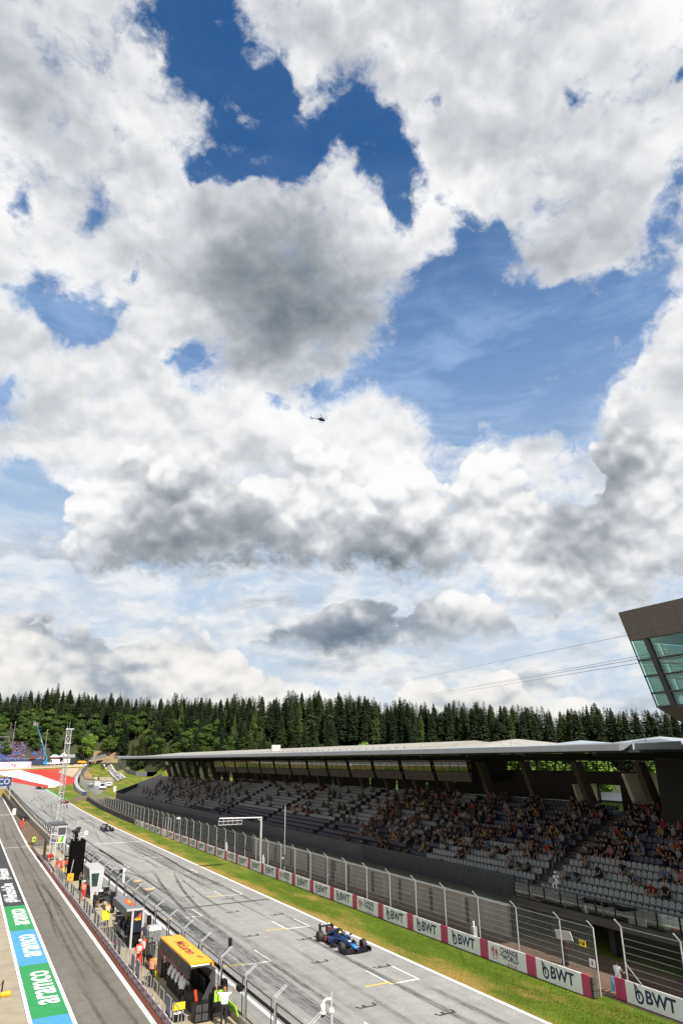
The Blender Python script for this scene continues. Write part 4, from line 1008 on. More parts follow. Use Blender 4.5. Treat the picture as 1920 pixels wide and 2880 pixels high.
# ------------------------------------------------------------------ start-light gantry, masts and small things on the service strip
def build_service():
    g = wthing('start_light_gantry', 'grey pole with a long arm carrying start lights over the fence', 'gantry', (34.2, 89, 0))
    wb(MB().tube((34.2, 89, 0), (34.2, 89, 5.75), .13, 10), 'pole', M_STEELW, g)
    wb(MB().tube((34.2, 89, 5.66), (28.7, 89, 5.8), .085, 8).tube((34.2, 89, 5.2), (33.6, 89, 5.66), .05, 6), 'arm', M_STEELW, g)
    fr = MB()
    for z in (5.05, 5.45): fr.tube((28.6, 88.95, z), (31.6, 88.95, z), .035, 5)
    for i in range(6): fr.tube((28.6 + .6 * i, 88.95, 5.0), (28.6 + .6 * i, 88.95, 5.75), .03, 5)
    wb(fr, 'light_frame', M_STEELW, g)
    for i in range(5):
        wb(MB().box(28.66 + .6 * i, 29.14 + .6 * i, 88.98, 89.2, 4.75, 5.4), 'light_unit', M_BLACK, g)
        wb(MB().tube((28.9 + .6 * i, 88.97, 4.95), (28.9 + .6 * i, 88.9, 4.95), .11, 10).tube((28.9 + .6 * i, 88.97, 5.22), (28.9 + .6 * i, 88.9, 5.22), .11, 10), 'lamp', M_CLAD, g)
    m = wthing('antenna_mast', 'slim white mast with small boxes rising behind the fence', 'mast', (34.3, 81.5, 0))
    wb(MB().tube((34.3, 81.5, 0), (34.3, 81.5, 5.2), .04, 7).tube((34.3, 81.5, 5.2), (34.3, 81.5, 7.4), .05, 7), 'pole', M_STEELW, m)
    for z, s in ((1.1, .2), (1.5, .16), (1.9, .18)): wb(MB().box(34.3 - s, 34.3 + s * .3, 81.5 - s, 81.5 + s, z, z + .28), 'junction_box', M_CLAD, m)
    wb(MB().box(33.95, 34.15, 81.3, 81.6, 1.75, 1.95), 'lamp', M_STEELW, m)
    # folded goal-like frame and other clutter
    f = wthing('steel_frame', 'grey rectangular steel gate frame leaning at the concrete wall', 'frame', (36.8, 59.5, 0))
    wb(MB().path([(36.9, 60.7, .02), (36.8, 60.7, 1.25), (36.8, 58.3, 1.25), (36.9, 58.3, .02)], .035, 6).path([(36.88, 60.7, .35), (36.88, 58.3, .35)], .025, 6), 'tube_frame', M_STEEL, f)
    wb(MB().quad((36.89, 60.66, .36), (36.89, 58.34, .36), (36.81, 58.34, 1.22), (36.81, 60.66, 1.22)), 'mesh_infill', M_NET, f)
    b = wthing('white_bracket', 'white E-shaped steel bracket standing by the grey door', 'bracket', (37.2, 74.2, 0))
    wb(MB().box(37.15, 37.2, 74.1, 74.2, 0, 1.1).box(37.15, 37.2, 73.75, 74.1, .02, .12).box(37.15, 37.2, 73.75, 74.1, 1.0, 1.1), 'frame', M_STEELW, b)
    lp = wthing('flood_lamp', 'round white lamp on a short stand beside the grey door', 'lamp', (36.6, 74.6, 0))
    wb(MB().tube((36.6, 74.6, 0), (36.6, 74.6, .55), .03, 6), 'stand', M_BLACK, lp); wb(MB().ball((36.55, 74.6, .65), .17, 10, 6), 'globe', M_STEELW, lp, True)
    sg = wthing('notice_board', 'tilted white notice board on a dark stand behind the fence', 'notice board', (36, 39.2, 0))
    wb(MB().hexa([(35.95, 38.0, 1.55), (35.99, 38.0, 1.55), (36.02, 39.5, 1.42), (35.98, 39.5, 1.42), (35.8, 38.05, 2.1), (35.84, 38.05, 2.1), (35.87, 39.45, 1.98), (35.83, 39.45, 1.98)]), 'board', M_BOARD, sg)
    wb(MB().hexa([(36.0, 38.9, 0), (36.25, 38.9, 0), (36.25, 39.3, 0), (36.0, 39.3, 0), (36.0, 38.75, 1.6), (36.08, 38.75, 1.6), (36.08, 38.95, 1.6), (36.0, 38.95, 1.6)]), 'stand', M_BLACK, sg)
    for i, (x, y) in enumerate(((33.9, 45.6), (33.9, 87.3), (34.4, 103))):
        bx = wthing('cable_box', ['grey cable box with a white stub by the boards near the gate', 'small pale cable box just left of the light gantry', 'small pale cable box near the far boards'][i], 'cable box', (x, y, 0))
        wb(MB().box(x - .16, x + .16, y - .16, y + .16, 0, 1.25), 'cabinet', M_STEELW, bx); wb(MB().box(x - .05, x + .05, y - .05, y + .05, 1.25, 1.6), 'stub', M_BOARD, bx)
    for k in range(2):
        e = wthing('fire_extinguisher', ['left one of two red extinguishers in the dark undercroft', 'right one of two red extinguishers in the dark undercroft'][k], 'extinguisher', (38.6, 41.9 - .55 * k, 0))
        y = 41.9 - .55 * k
        wb(MB().tube((38.6, y, .02), (38.6, y, .62), .1, 8).tube((38.6, y, .62), (38.6, y, .72), .06, 8), 'cylinder', M_REDPAINT, e); wb(MB().tube((38.6, y, .72), (38.5, y, .82), .025, 5), 'nozzle', M_BLACK, e)
    fr = wthing('goal_frame', 'white steel frame standing behind the far advertising boards', 'frame', (35, 140, 0))
    wb(MB().path([(35, 141.2, 0), (35, 141.2, 2.4), (35, 137.2, 2.4), (35, 137.2, 0)], .06, 6).path([(35.5, 141.2, 0), (35.5, 141.2, 2.0)], .05, 6), 'tube_frame', M_STEELW, fr)
    cm = wthing('trackside_camera', 'small white camera on a short pole above the far boards', 'camera', (34.0, 128, 0))
    wb(MB().tube((34, 128, 0), (34, 128, 3.0), .04, 6), 'pole', M_STEEL, cm); wb(MB().box(33.6, 34.2, 127.85, 128.15, 3.0, 3.25), 'housing', M_BOARD, cm)
build_service()

# ------------------------------------------------------------------ pit wall: low boards, railing hoops, fence
def build_pit_wall():
    g = wthing('pit_kerb_boards', 'row of low printed boards along the pit lane edge of the walkway', 'kerb boards', (10.98, 80, 0))
    y = 36.0; i = 0
    while y < 127:
        if not (94.2 < y < 98.2):
            b = wb(MB().hexa([(10.95, y, .01), (11.04, y, .01), (11.04, y + 1.02, .01), (10.95, y + 1.02, .01), (10.98, y, .36), (11.04, y, .36), (11.04, y + 1.02, .36), (10.98, y + 1.02, .36)]), 'printed_board', mat('pale_printed_board', (.46, .44, .46), .5, .1, 3), g)
            wb(MB().hexa([(10.95, y + 1.024, .01), (11.04, y + 1.024, .01), (11.04, y + 1.28, .01), (10.95, y + 1.28, .01), (10.98, y + 1.024, .36), (11.04, y + 1.024, .36), (11.04, y + 1.28, .36), (10.98, y + 1.28, .36)]), 'raspberry_board', mat('faded_raspberry_board', (.30, .10, .14), .5, .1, 3), g)
            if y < 80: W(obj('lettering', text_mesh('BWT', .34, .012, 1, 0, mat('slate_print', (.10, .11, .17), .5, .1, 3)), None, (10.955, y + .5, .19), ROT_PANEL), g)
        y += 1.285; i += 1
    r = wthing('walkway_railing', 'railing of grey steel hoops, some filled with dark blue boards, along the walkway', 'railing', (11.2, 70, 0))
    M_BLUEB = mat('slate_blue_board', (.075, .095, .16), .45, .15, 2)
    y = 38.2; i = 0; R = random.Random(2)
    filled = {2, 7, 8, 11, 12, 17, 18, 20, 21, 22, 24, 27, 28, 30, 31, 33, 34, 35}
    while y < 96:
        h = 1.12
        wb(MB().path([(11.14, y, .1), (11.14, y, h), (11.14, y + .95, h), (11.14, y + .95, .1)], .028, 5), 'hoop', M_STEEL, r)
        if i in filled: wb(MB().box(11.12, 11.16, y + .04, y + .91, .28, h - .06), 'infill_board', M_BLUEB, r)
        y += 1.52; i += 1
    wb(MB().box(11.1, 11.18, 43.75, 43.83, .72, .86), 'red_tape', M_REDPAINT, r); wb(MB().box(11.1, 11.18, 56.2, 56.28, .72, .86), 'red_tape', M_REDPAINT, r)
    # fence between walkway and track
    f = wthing('pit_wall_fence', 'steel mesh fence with angled tops between the walkway and the track', 'fence', (14.45, 120, 0))
    y = 27.2; ys = []
    while y < 300: ys.append(y); y += 4.02 if y < 130 else 3.0
    for a in ys:
        z = T(14.5, a)
        wb(MB().box(14.40, 14.49, a - .045, a + .045, z, z + 2.2).tube((14.44, a, z + 2.15), (15.1, a, z + 2.62), .02, 6).tube((14.44, a + .2, z + 2.15), (15.1, a + .2, z + 2.62), .018, 6), 'post', M_STEEL, f)
    for a, b in zip(ys, ys[1:]):
        z, z2 = T(14.5, a), T(14.5, b)
        wb(MB().path([(14.4, a + .3, z + .42), (14.4, a + .3, z + 2.05), (14.4, b - .3, z2 + 2.05), (14.4, b - .3, z2 + .42), (14.4, a + .3, z + .42)], .03 if a < 130 else .05, 5), 'panel_frame', M_CLAD, f)
        wb(MB().add([(14.41, a + .3, z + .42), (14.41, b - .3, z2 + .42), (14.41, b - .3, z2 + 2.05), (14.41, a + .3, z + 2.05), (14.5, a, z + 2.2), (14.5, b, z2 + 2.2), (15.1, b, z2 + 2.62), (15.1, a, z + 2.62)], [(0, 1, 2, 3), (4, 5, 6, 7)]), 'wire_net', M_NETP, f)
        wb(MB().tube((15.1, a, z + 2.62), (15.1, b, z2 + 2.62), .03, 5), 'top_rail', M_STEEL, f)
        if a < 110:
            for h in (.75, 1.1, 1.45, 1.8): wb(MB().tube((14.43, a, z + h), (14.43, b, z + h), .008, 4), 'cable', M_STEEL, f)
    wl = wthing('pit_wall', 'low grey concrete wall under the pit fence', 'wall', (14.5, 120, 0))
    for a, b in zip(ys, ys[1:]):
        z, z2 = T(14.5, a), T(14.5, b); h = .4 if a < 130 else .95; x0 = 14.15 if a < 130 else 13.9
        wb(MB().hexa([(x0, a + .01, z - .02), (14.7, a + .01, z - .02), (14.7, b - .01, z2 - .02), (x0, b - .01, z2 - .02), (x0, a + .01, z + h), (14.7, a + .01, z + h), (14.7, b - .01, z2 + h), (x0, b - .01, z2 + h)]), 'wall_block', M_WALL, wl)
    # dark wall and guard on the exit of the pit lane
    e = wthing('pit_exit_wall', 'dark curved barrier beside the pit lane exit', 'barrier', (12, 220, 0))
    pts = [(12.3, 130), (12.55, 145), (12.75, 160), (12.75, 178), (12.3, 200), (11.95, 230), (11.8, 270)]
    for (xa, ya), (xb, yb) in zip(pts[3:], pts[4:]):
        za, zb = T(xa, ya), T(xb, yb)
        wb(MB().hexa([(xa, ya, za), (xa + .5, ya, za), (xb + .5, yb, zb), (xb, yb, zb), (xa, ya, za + 1), (xa + .5, ya, za + 1), (xb + .5, yb, zb + 1), (xb, yb, zb + 1)]), 'barrier_section', M_BLACK, e)
    wb(MB().box(11.5, 12.2, 197, 198.2, T(12, 197), T(12, 197) + 1.3), 'white_block', M_BOARD, e)
build_pit_wall()

# ------------------------------------------------------------------ team stands on the pit wall
M_ORANGE = mat('papaya_paint', (.85, .33, .012), .4, .04, 2)
M_ORANGED = mat('papaya_dark', (.70, .22, .008), .4, .05, 2)
M_CARB = mat('carbon_black', (.008, .008, .009), .4, .3, 6, spec=.25)
M_GREYD = mat('charcoal_panel', (.045, .047, .050), .4, .12, 2)
M_SILV = mat('silver_panel', (.50, .51, .52), .35, .05, 2, metal=.3)
M_SILVR = mat('silver_roof', (.40, .40, .40), .5, .06, 2, metal=.2)
M_NAVYP = mat('midnight_paint', (.012, .015, .03), .35, .15, 3)
M_SCREEN = mat('dark_screen', (.008, .010, .014), .15, .1, 3)
def prism_y(mb, prof, y0, y1, mi=0): return mb.prism([(x, y0, z) for x, z in prof], (0, y1 - y0, 0), mi)
def build_stands():
    g = wthing('team_stand', 'orange-roofed black pit wall stand nearest the camera', 'pit wall stand', (12.6, 44.2, .1))
    X0, X1, Ya, Yb = 11.95, 13.15, 41.0, 47.5
    n = 11
    for i in range(n):                                     # ribbed roof, one plank per rib
        a = Ya + (Yb - Ya) * i / n; b = Ya + (Yb - Ya) * (i + 1) / n
        wb(MB().box(X0, X1, a + .006, b - .006, 2.56, 2.66 + (.008 if i % 2 else 0)), 'roof_plank', M_ORANGE, g)
    wb(MB().hexa([(X1 + .002, Ya, 2.3), (X1 + .14, Ya, 2.1), (X1 + .14, Yb, 2.1), (X1 + .002, Yb, 2.3), (X1 + .002, Ya, 2.66), (X1 + .12, Ya, 2.55), (X1 + .12, Yb, 2.55), (X1 + .002, Yb, 2.66)]), 'roof_edge', M_ORANGED, g)
    wb(MB().box(X0 - .02, X0 + .06, Ya + .02, Yb, 1.95, 2.555), 'header_panel', M_CARB, g)
    wb(MB().box(X0 - .025, X0 - .021, Ya + .02, Yb, 1.94, 1.975), 'header_trim', mat('red_trim', (.35, .02, .02), .5, .05, 3), g)
    wb(MB().box(X0 - .024, X0 + .07, 44.2, 44.34, 1.93, 2.556), 'header_post', M_GREYD, g)
    wb(MB().box(X1 + .0, X1 + .1, Ya, Yb, .95, 2.3), 'back_panel', M_CARB, g)
    wb(MB().box(X0 + .5, X1 + .1, Ya + .3, Yb - .1, .1, .95), 'console_base', M_CARB, g)
    wb(MB().hexa([(12.35, Ya + .3, .95), (12.9, Ya + .3, .95), (12.9, Yb - .1, .95), (12.35, Yb - .1, .95), (12.6, Ya + .3, 1.05), (12.9, Ya + .3, 1.05), (12.9, Yb - .1, 1.05), (12.6, Yb - .1, 1.05)]), 'desk', M_CARB, g)
    for i in range(5): wb(MB().box(12.95, 13.0, Ya + .5 + 1.15 * i, Ya + 1.5 + 1.15 * i, 1.2, 1.75), 'screen', M_SCREEN, g)
    # cranked end frame facing the camera
    fr = MB()
    outer = [(12.2, 2.5), (12.75, 2.5), (13.25, 2.2), (13.25, 1.75), (12.75, .9), (12.45, .5), (12.45, .1), (13.3, .1), (13.4, 1.2), (13.4, 2.35), (12.95, 2.55), (12.2, 2.555)]
    fr.prism([(x, Ya - .06, z) for x, z in outer[:0] + [(13.02, 1.9), (13.12, 1.75), (12.5, .62), (12.42, .45), (12.42, .1), (13.22, .1), (13.36, 1.1), (13.36, 2.25)]], (0, .055, 0))
    fr.prism([(x, Ya - .06, z) for x, z in [(11.97, 2.42), (12.85, 2.42), (13.2, 2.2), (13.36, 2.25), (13.02, 2.55), (11.97, 2.55)]], (0, .055, 0))
    fr.prism([(x, Ya - .058, z) for x, z in [(13.03, 1.92), (13.21, 2.2), (13.34, 2.2), (13.34, 1.8)]], (0, .05, 0))
    wb(fr, 'end_frame', M_GREYD, g)
    wb(MB().box(12.0, 13.0, Ya - .09, Ya - .065, 2.50, 2.56), 'light_strip', M_BOARD, g)
    wb(MB().box(12.15, 12.95, Ya - .6, Ya - .08, .1, .95), 'crate', M_CARB, g)
    for i in range(2):
        for j in range(2):
            for k in range(2): wb(MB().box(12.22 + .36 * i + .15 * k, 12.35 + .36 * i + .15 * k, Ya - .62, Ya - .6, .18 + .4 * j, .5 + .4 * j), 'crate_panel', M_GREYD, g)
    for i in range(14): wb(MB().box(12.28 + .012 * i, 12.42 + .012 * i, Ya + .1, Ya + .13, 1.35 - .065 * i, 1.39 - .065 * i), 'red_led', mat('red_led', (.75, .06, .02), .4, .05, 3), g)
    mt = mat('dark_red_print', (.16, .012, .01), .4, .1, 4)
    W(obj('lettering', text_mesh('McLaren', .80, .014, 1.12, .15, mt), None, (12.58, 44.3, 2.675), (0, 0, rad(-90))), g)
    wb(MB().poly([(12.74, 42.32, 2.675), (12.64, 42.0, 2.675), (12.82, 41.72, 2.675), (12.95, 41.86, 2.675), (12.80, 41.98, 2.675)]), 'swoosh', mt, g)
    for y in (45.9, 43.0): W(obj('lettering', text_mesh('DELL', .24, .003, 1, 0, mat('grey_print', (.16, .16, .16), .5, .1, 3)), None, (11.925, y, 2.28), ROT_PANEL), g)
    # silver stand
    s = wthing('team_stand', 'silver box-shaped pit wall stand with one tinted side window', 'pit wall stand', (12.9, 80, .1))
    Ya, Yb, X0, X1 = 78.1, 82.3, 12.2, 13.6
    wb(MB().box(X0, X1, Ya, Yb, 2.62, 2.75), 'roof', M_SILVR, s)
    wb(MB().hexa([(X0 + .35, Ya, .1), (X1 - .1, Ya, .1), (X1 - .1, Ya + .1, .1), (X0 + .35, Ya + .1, .1), (X0, Ya, 2.62), (X1, Ya, 2.62), (X1, Ya + .1, 2.62), (X0, Ya + .1, 2.62)]), 'end_panel', M_SILV, s)
    wb(MB().hexa([(X0 + .35, Yb - .1, .1), (X1 - .1, Yb - .1, .1), (X1 - .1, Yb, .1), (X0 + .35, Yb, .1), (X0, Yb - .1, 2.62), (X1, Yb - .1, 2.62), (X1, Yb, 2.62), (X0, Yb, 2.62)]), 'end_panel', M_SILV, s)
    wb(MB().hexa([(12.55, Ya - .02, 1.15), (13.05, Ya - .02, 1.15), (13.05, Ya - .004, 1.15), (12.55, Ya - .004, 1.15), (12.42, Ya - .02, 2.3), (13.15, Ya - .02, 2.3), (13.15, Ya - .004, 2.3), (12.42, Ya - .004, 2.3)]), 'window', mat('green_black_glass', (.02, .045, .04), .1, .2, 3), s)
    wb(MB().box(X1 - .12, X1, Ya + .1, Yb - .1, .5, 2.62), 'back_panel', M_CARB, s); wb(MB().box(12.75, 13.4, Ya + .12, Yb - .12, .1, 1.1), 'console', M_CARB, s)
    for i in range(3): wb(MB().box(13.3, 13.36, Ya + .3 + 1.3 * i, Ya + 1.4 + 1.3 * i, 1.3, 1.9), 'screen', M_SCREEN, s)
    # navy stand with orange-red emblem
    r = wthing('team_stand', 'dark blue pit wall stand with red and yellow emblem on its roof', 'pit wall stand', (12.4, 59.8, .1))
    Ya, Yb, X0, X1 = 57.1, 62.5, 11.78, 12.95
    wb(MB().box(X0, X1, Ya, Yb, 2.5, 2.62), 'roof', mat('steel_blue_roof', (.16, .175, .20), .35, .15, 2, metal=.2), r)
    wb(MB().box(X0 - .01, X1 + .05, Ya - .05, Ya - .004, 2.48, 2.63), 'roof_trim', M_STEELW, r)
    wb(MB().box(X0 - .03, X0 - .004, Ya, Yb, 2.1, 2.62), 'header_panel', M_NAVYP, r)
    for x in (X0 + .38, X1 - .03): wb(MB().box(x, x + .14, Ya - .03, Ya + .06, .1, 2.5), 'post', M_STEELW, r)
    wb(MB().box(X0 + .54, X1 - .05, Ya, Ya + .03, 1.1, 2.48), 'end_banner', M_NAVYP, r)
    em = mat('vermilion_print', (.62, .07, .015), .5, .1, 4); ye = mat('amber_print', (.75, .36, .02), .5, .1, 4)
    wb(MB().poly([(12.4, 58.1, 2.626), (12.7, 58.6, 2.626), (12.75, 60.5, 2.626), (12.5, 61.2, 2.626), (12.2, 60.6, 2.626), (12.1, 59.4, 2.626)]), 'roof_emblem', em, r)
    wb(MB().poly([(12.3, 59.4, 2.63), (12.5, 59.2, 2.63), (12.6, 60.2, 2.63), (12.42, 60.6, 2.63)]), 'roof_emblem', ye, r)
    wb(MB().poly([(12.4, Ya - .004, 1.95), (12.62, Ya - .004, 2.1), (12.84, Ya - .004, 2.38), (12.86, Ya - .004, 2.0), (12.6, Ya - .004, 1.9)][::-1]), 'banner_emblem', em, r)
    wb(MB().poly([(12.36, Ya - .006, 1.92), (12.5, Ya - .006, 2.0), (12.64, Ya - .006, 1.94), (12.8, Ya - .006, 2.0), (12.85, Ya - .006, 1.86), (12.5, Ya - .006, 1.84)][::-1]), 'banner_emblem', ye, r)
    wb(MB().box(12.7, 12.95, Ya + .2, Yb, .1, 2.4), 'back_panel', M_CARB, r); wb(MB().box(12.2, 12.7, Ya + .2, Yb - .2, .1, 1.0), 'console', M_CARB, r)
    for i in range(7):
        y = Ya + .6 + .68 * i
        wb(MB().tube((11.95, y, .1), (11.95, y, .75), .03, 6).box(11.8, 12.15, y - .17, y + .17, .75, .82), 'stool', M_GREYD, r)
        wb(MB().path([(11.78, y - .17, .82), (11.76, y - .17, 1.12), (11.76, y + .17, 1.12), (11.78, y + .17, .82)], .018, 5), 'stool_back', M_STEEL, r)
    for x, y, h in ((12.3, 59.9, .5), (12.6, 58.2, .55), (12.1, 57.6, .3)): wb(MB().tube((x, y, 2.62), (x, y, 2.62 + h), .015, 5), 'aerial', M_BLACK, r)
    # cabinets
    c = wthing('silver_cabinet', 'silver cabinet with a crinkled foil cover beside the dark blue stand', 'cabinet', (13.1, 54.2, .1))
    wb(MB().box(12.75, 13.5, 53.8, 54.6, .1, 1.75), 'body', mat('crinkled_foil', (.45, .46, .47), .25, .45, 9, metal=.8, bump=.9), c); wb(MB().hexa([(12.7, 53.75, 1.76), (13.55, 53.75, 1.76), (13.55, 54.65, 1.76), (12.7, 54.65, 1.76), (12.78, 53.85, 1.95), (13.5, 53.85, 1.95), (13.5, 54.6, 1.95), (12.78, 54.6, 1.95)]), 'lid', M_SILVR, c)
    k = wthing('black_cabinet', 'dark tool cabinet with a curved grey lid next to the orange stand', 'cabinet', (12.9, 49.6, .1))
    wb(MB().box(12.5, 13.3, 49.1, 50.2, .1, 1.7), 'body', mat('dark_maroon_panel', (.045, .025, .022), .4, .2, 3), k)
    wb(prism_y(MB(), [(12.46, 1.71), (13.34, 1.71), (13.3, 1.86), (13.05, 1.97), (12.75, 1.97), (12.5, 1.86)], 49.06, 50.24), 'lid', M_GREYD, k)
    wb(MB().box(12.56, 13.24, 49.07, 49.09, .25, 1.6), 'door', M_GREYD, k); wb(MB().box(12.6, 13.2, 49.05, 49.07, .9, .96), 'handle', M_STEELW, k)
    for i, (y, h) in enumerate(((51.6, 1.5), (52.0, 1.7), (51.2, 1.6))):
        t = wthing('equipment_rack', ['tall thin black equipment rack beside the silver cabinet', 'thin black rack just behind its shorter neighbour', 'thin black rack nearest the dark cabinet'][i], 'rack', (12.3, y, .1))
        wb(MB().box(12.2, 12.26, y - .06, y, .1, h).box(12.5, 12.56, y - .06, y, .1, h).box(12.2, 12.56, y - .06, y, h, h + .04).box(12.22, 12.54, y - .07, y + .01, .5, .8), 'frame', M_CARB, t)
    d = wthing('monitor_desk', 'black desk with monitors where the man in a white shirt stands', 'desk', (13.3, 72, .1))
    wb(MB().box(12.9, 13.5, 71.0, 73.6, .85, .92), 'top', M_CARB, d)
    for x, y in ((12.95, 71.1), (13.4, 71.1), (12.95, 73.5), (13.4, 73.5)): wb(MB().box(x, x + .06, y - .03, y + .03, .1, .85), 'leg', M_CARB, d)
    for i in range(3): wb(MB().box(13.4, 13.46, 71.1 + .8 * i, 71.8 + .8 * i, .95, 1.55), 'screen', M_SCREEN, d)
    wb(MB().box(13.0, 13.4, 70.2, 70.6, .1, 1.75), 'speaker_stack', M_CARB, d)
    # man's display at the bottom edge
    q = wthing('lap_board_rack', 'black lap board rack with lime green plates at the bottom edge', 'rack', (13.7, 39.9, .1))
    wb(MB().box(13.1, 13.9, 40.45, 40.6, .4, 1.55).box(13.1, 13.16, 40.45, 40.6, .1, .4).box(13.84, 13.9, 40.45, 40.6, .1, .4), 'rack', M_CARB, q)
    lime = mat('lime_plate', (.30, .62, .04), .5, .08, 3)
    for i in range(3): wb(MB().box(13.18 + .23 * i, 13.36 + .23 * i, 40.42, 40.44, .9, 1.4), 'lime_plate', lime, q)
    wb(MB().hexa([(13.95, 38.9, .55), (14.0, 38.9, .55), (14.0, 40.2, .55), (13.95, 40.2, .55), (13.8, 38.9, 1.0), (13.85, 38.9, 1.0), (13.85, 40.2, 1.0), (13.8, 40.2, 1.0)]), 'lap_board', lime, q)
    W(obj('lettering', text_mesh('LANDO', .36, .01, 1, 0, M_BLACK), None, (13.862, 39.55, .8), (rad(72), 0, rad(-90))), q)
    ab = wthing('pit_board', 'yellow and black pit board leaning on the railing at the bottom edge', 'pit board', (11.28, 41.2, .1))
    wb(MB().box(11.2, 11.85, 41.1, 41.14, .1, .62), 'panel', M_CARB, ab); wb(MB().box(11.2, 11.85, 41.09, 41.15, .62, .95), 'yellow_panel', mat('bright_yellow', (.58, .45, .015), .5, .05, 3), ab)
    W(obj('lettering', text_mesh('ALPINE', .16, .006, 1, 0, M_BOARD), None, (11.52, 41.085, .5), (rad(90), 0, 0)), ab)
build_stands()
def equipment_cases():
    spots = [(13.2, 66.4, .7, .5, .8, 'black flight case behind the marshal with the yellow board'), (13.5, 68.2, .5, .7, 1.1, 'tall black flight case between the desk and the dark blue stand'), (12.9, 75.4, .6, .6, .7, 'low black flight case in front of the silver stand'), (13.6, 76.4, .5, .5, 1.2, 'tall black case beside the near end of the silver stand'), (13.4, 86.0, .7, .9, .9, 'black flight case between the silver stand and the draped tower'), (13.5, 93.9, .6, .8, .8, 'black flight case behind the two marshals'), (13.6, 63.6, .4, .5, 1.3, 'narrow black case beyond the dark blue stand'), (13.5, 47.9 + .6, .4, .4, 1.1, 'black case squeezed between the cabinet and the orange stand'), (13.5, 106.0, .5, .6, .9, 'black flight case under the scaffold stairs')]
    for x, y, a, b, h, l in spots:
        e = wthing('flight_case', l, 'flight case', (x, y, .1)); z0 = .1 if not 97 < y < 105 else .5
        wb(MB().box(x - a / 2, x + a / 2, y - b / 2, y + b / 2, z0 + .06, z0 + h), 'body', M_CARB, e)
        wb(MB().box(x - a / 2 - .012, x + a / 2 + .012, y - b / 2 - .012, y + b / 2 + .012, z0 + h * .62, z0 + h * .66).box(x - a / 2 - .012, x + a / 2 + .012, y - b / 2 - .012, y + b / 2 + .012, z0 + h, z0 + h + .03), 'edge_trim', M_STEEL, e)
        for dx in (-1, 1):
            for dy in (-1, 1): wb(MB().tube((x + dx * a * .4 - .02, y + dy * b * .4, z0 + .03), (x + dx * a * .4 + .02, y + dy * b * .4, z0 + .03), .03, 6), 'castor', M_GREYD, e)
    R = random.Random(14)
    for i, (y0, y1) in enumerate(((48, 57), (63, 78), (83, 97))):
        n = 14; pts = [(13.7 + .18 * math.sin(k * 1.3 + i) + R.uniform(-.06, .06), y0 + (y1 - y0) * k / (n - 1), .115) for k in range(n)]
        tag(MB().path(pts, .022, 5).build('power_cable', M_BLACK), ['black power cable on the walkway beside the foil cabinet', 'black power cable on the walkway behind the monitor desk', 'black power cable on the walkway behind the draped tower'][i], 'cable')
equipment_cases()

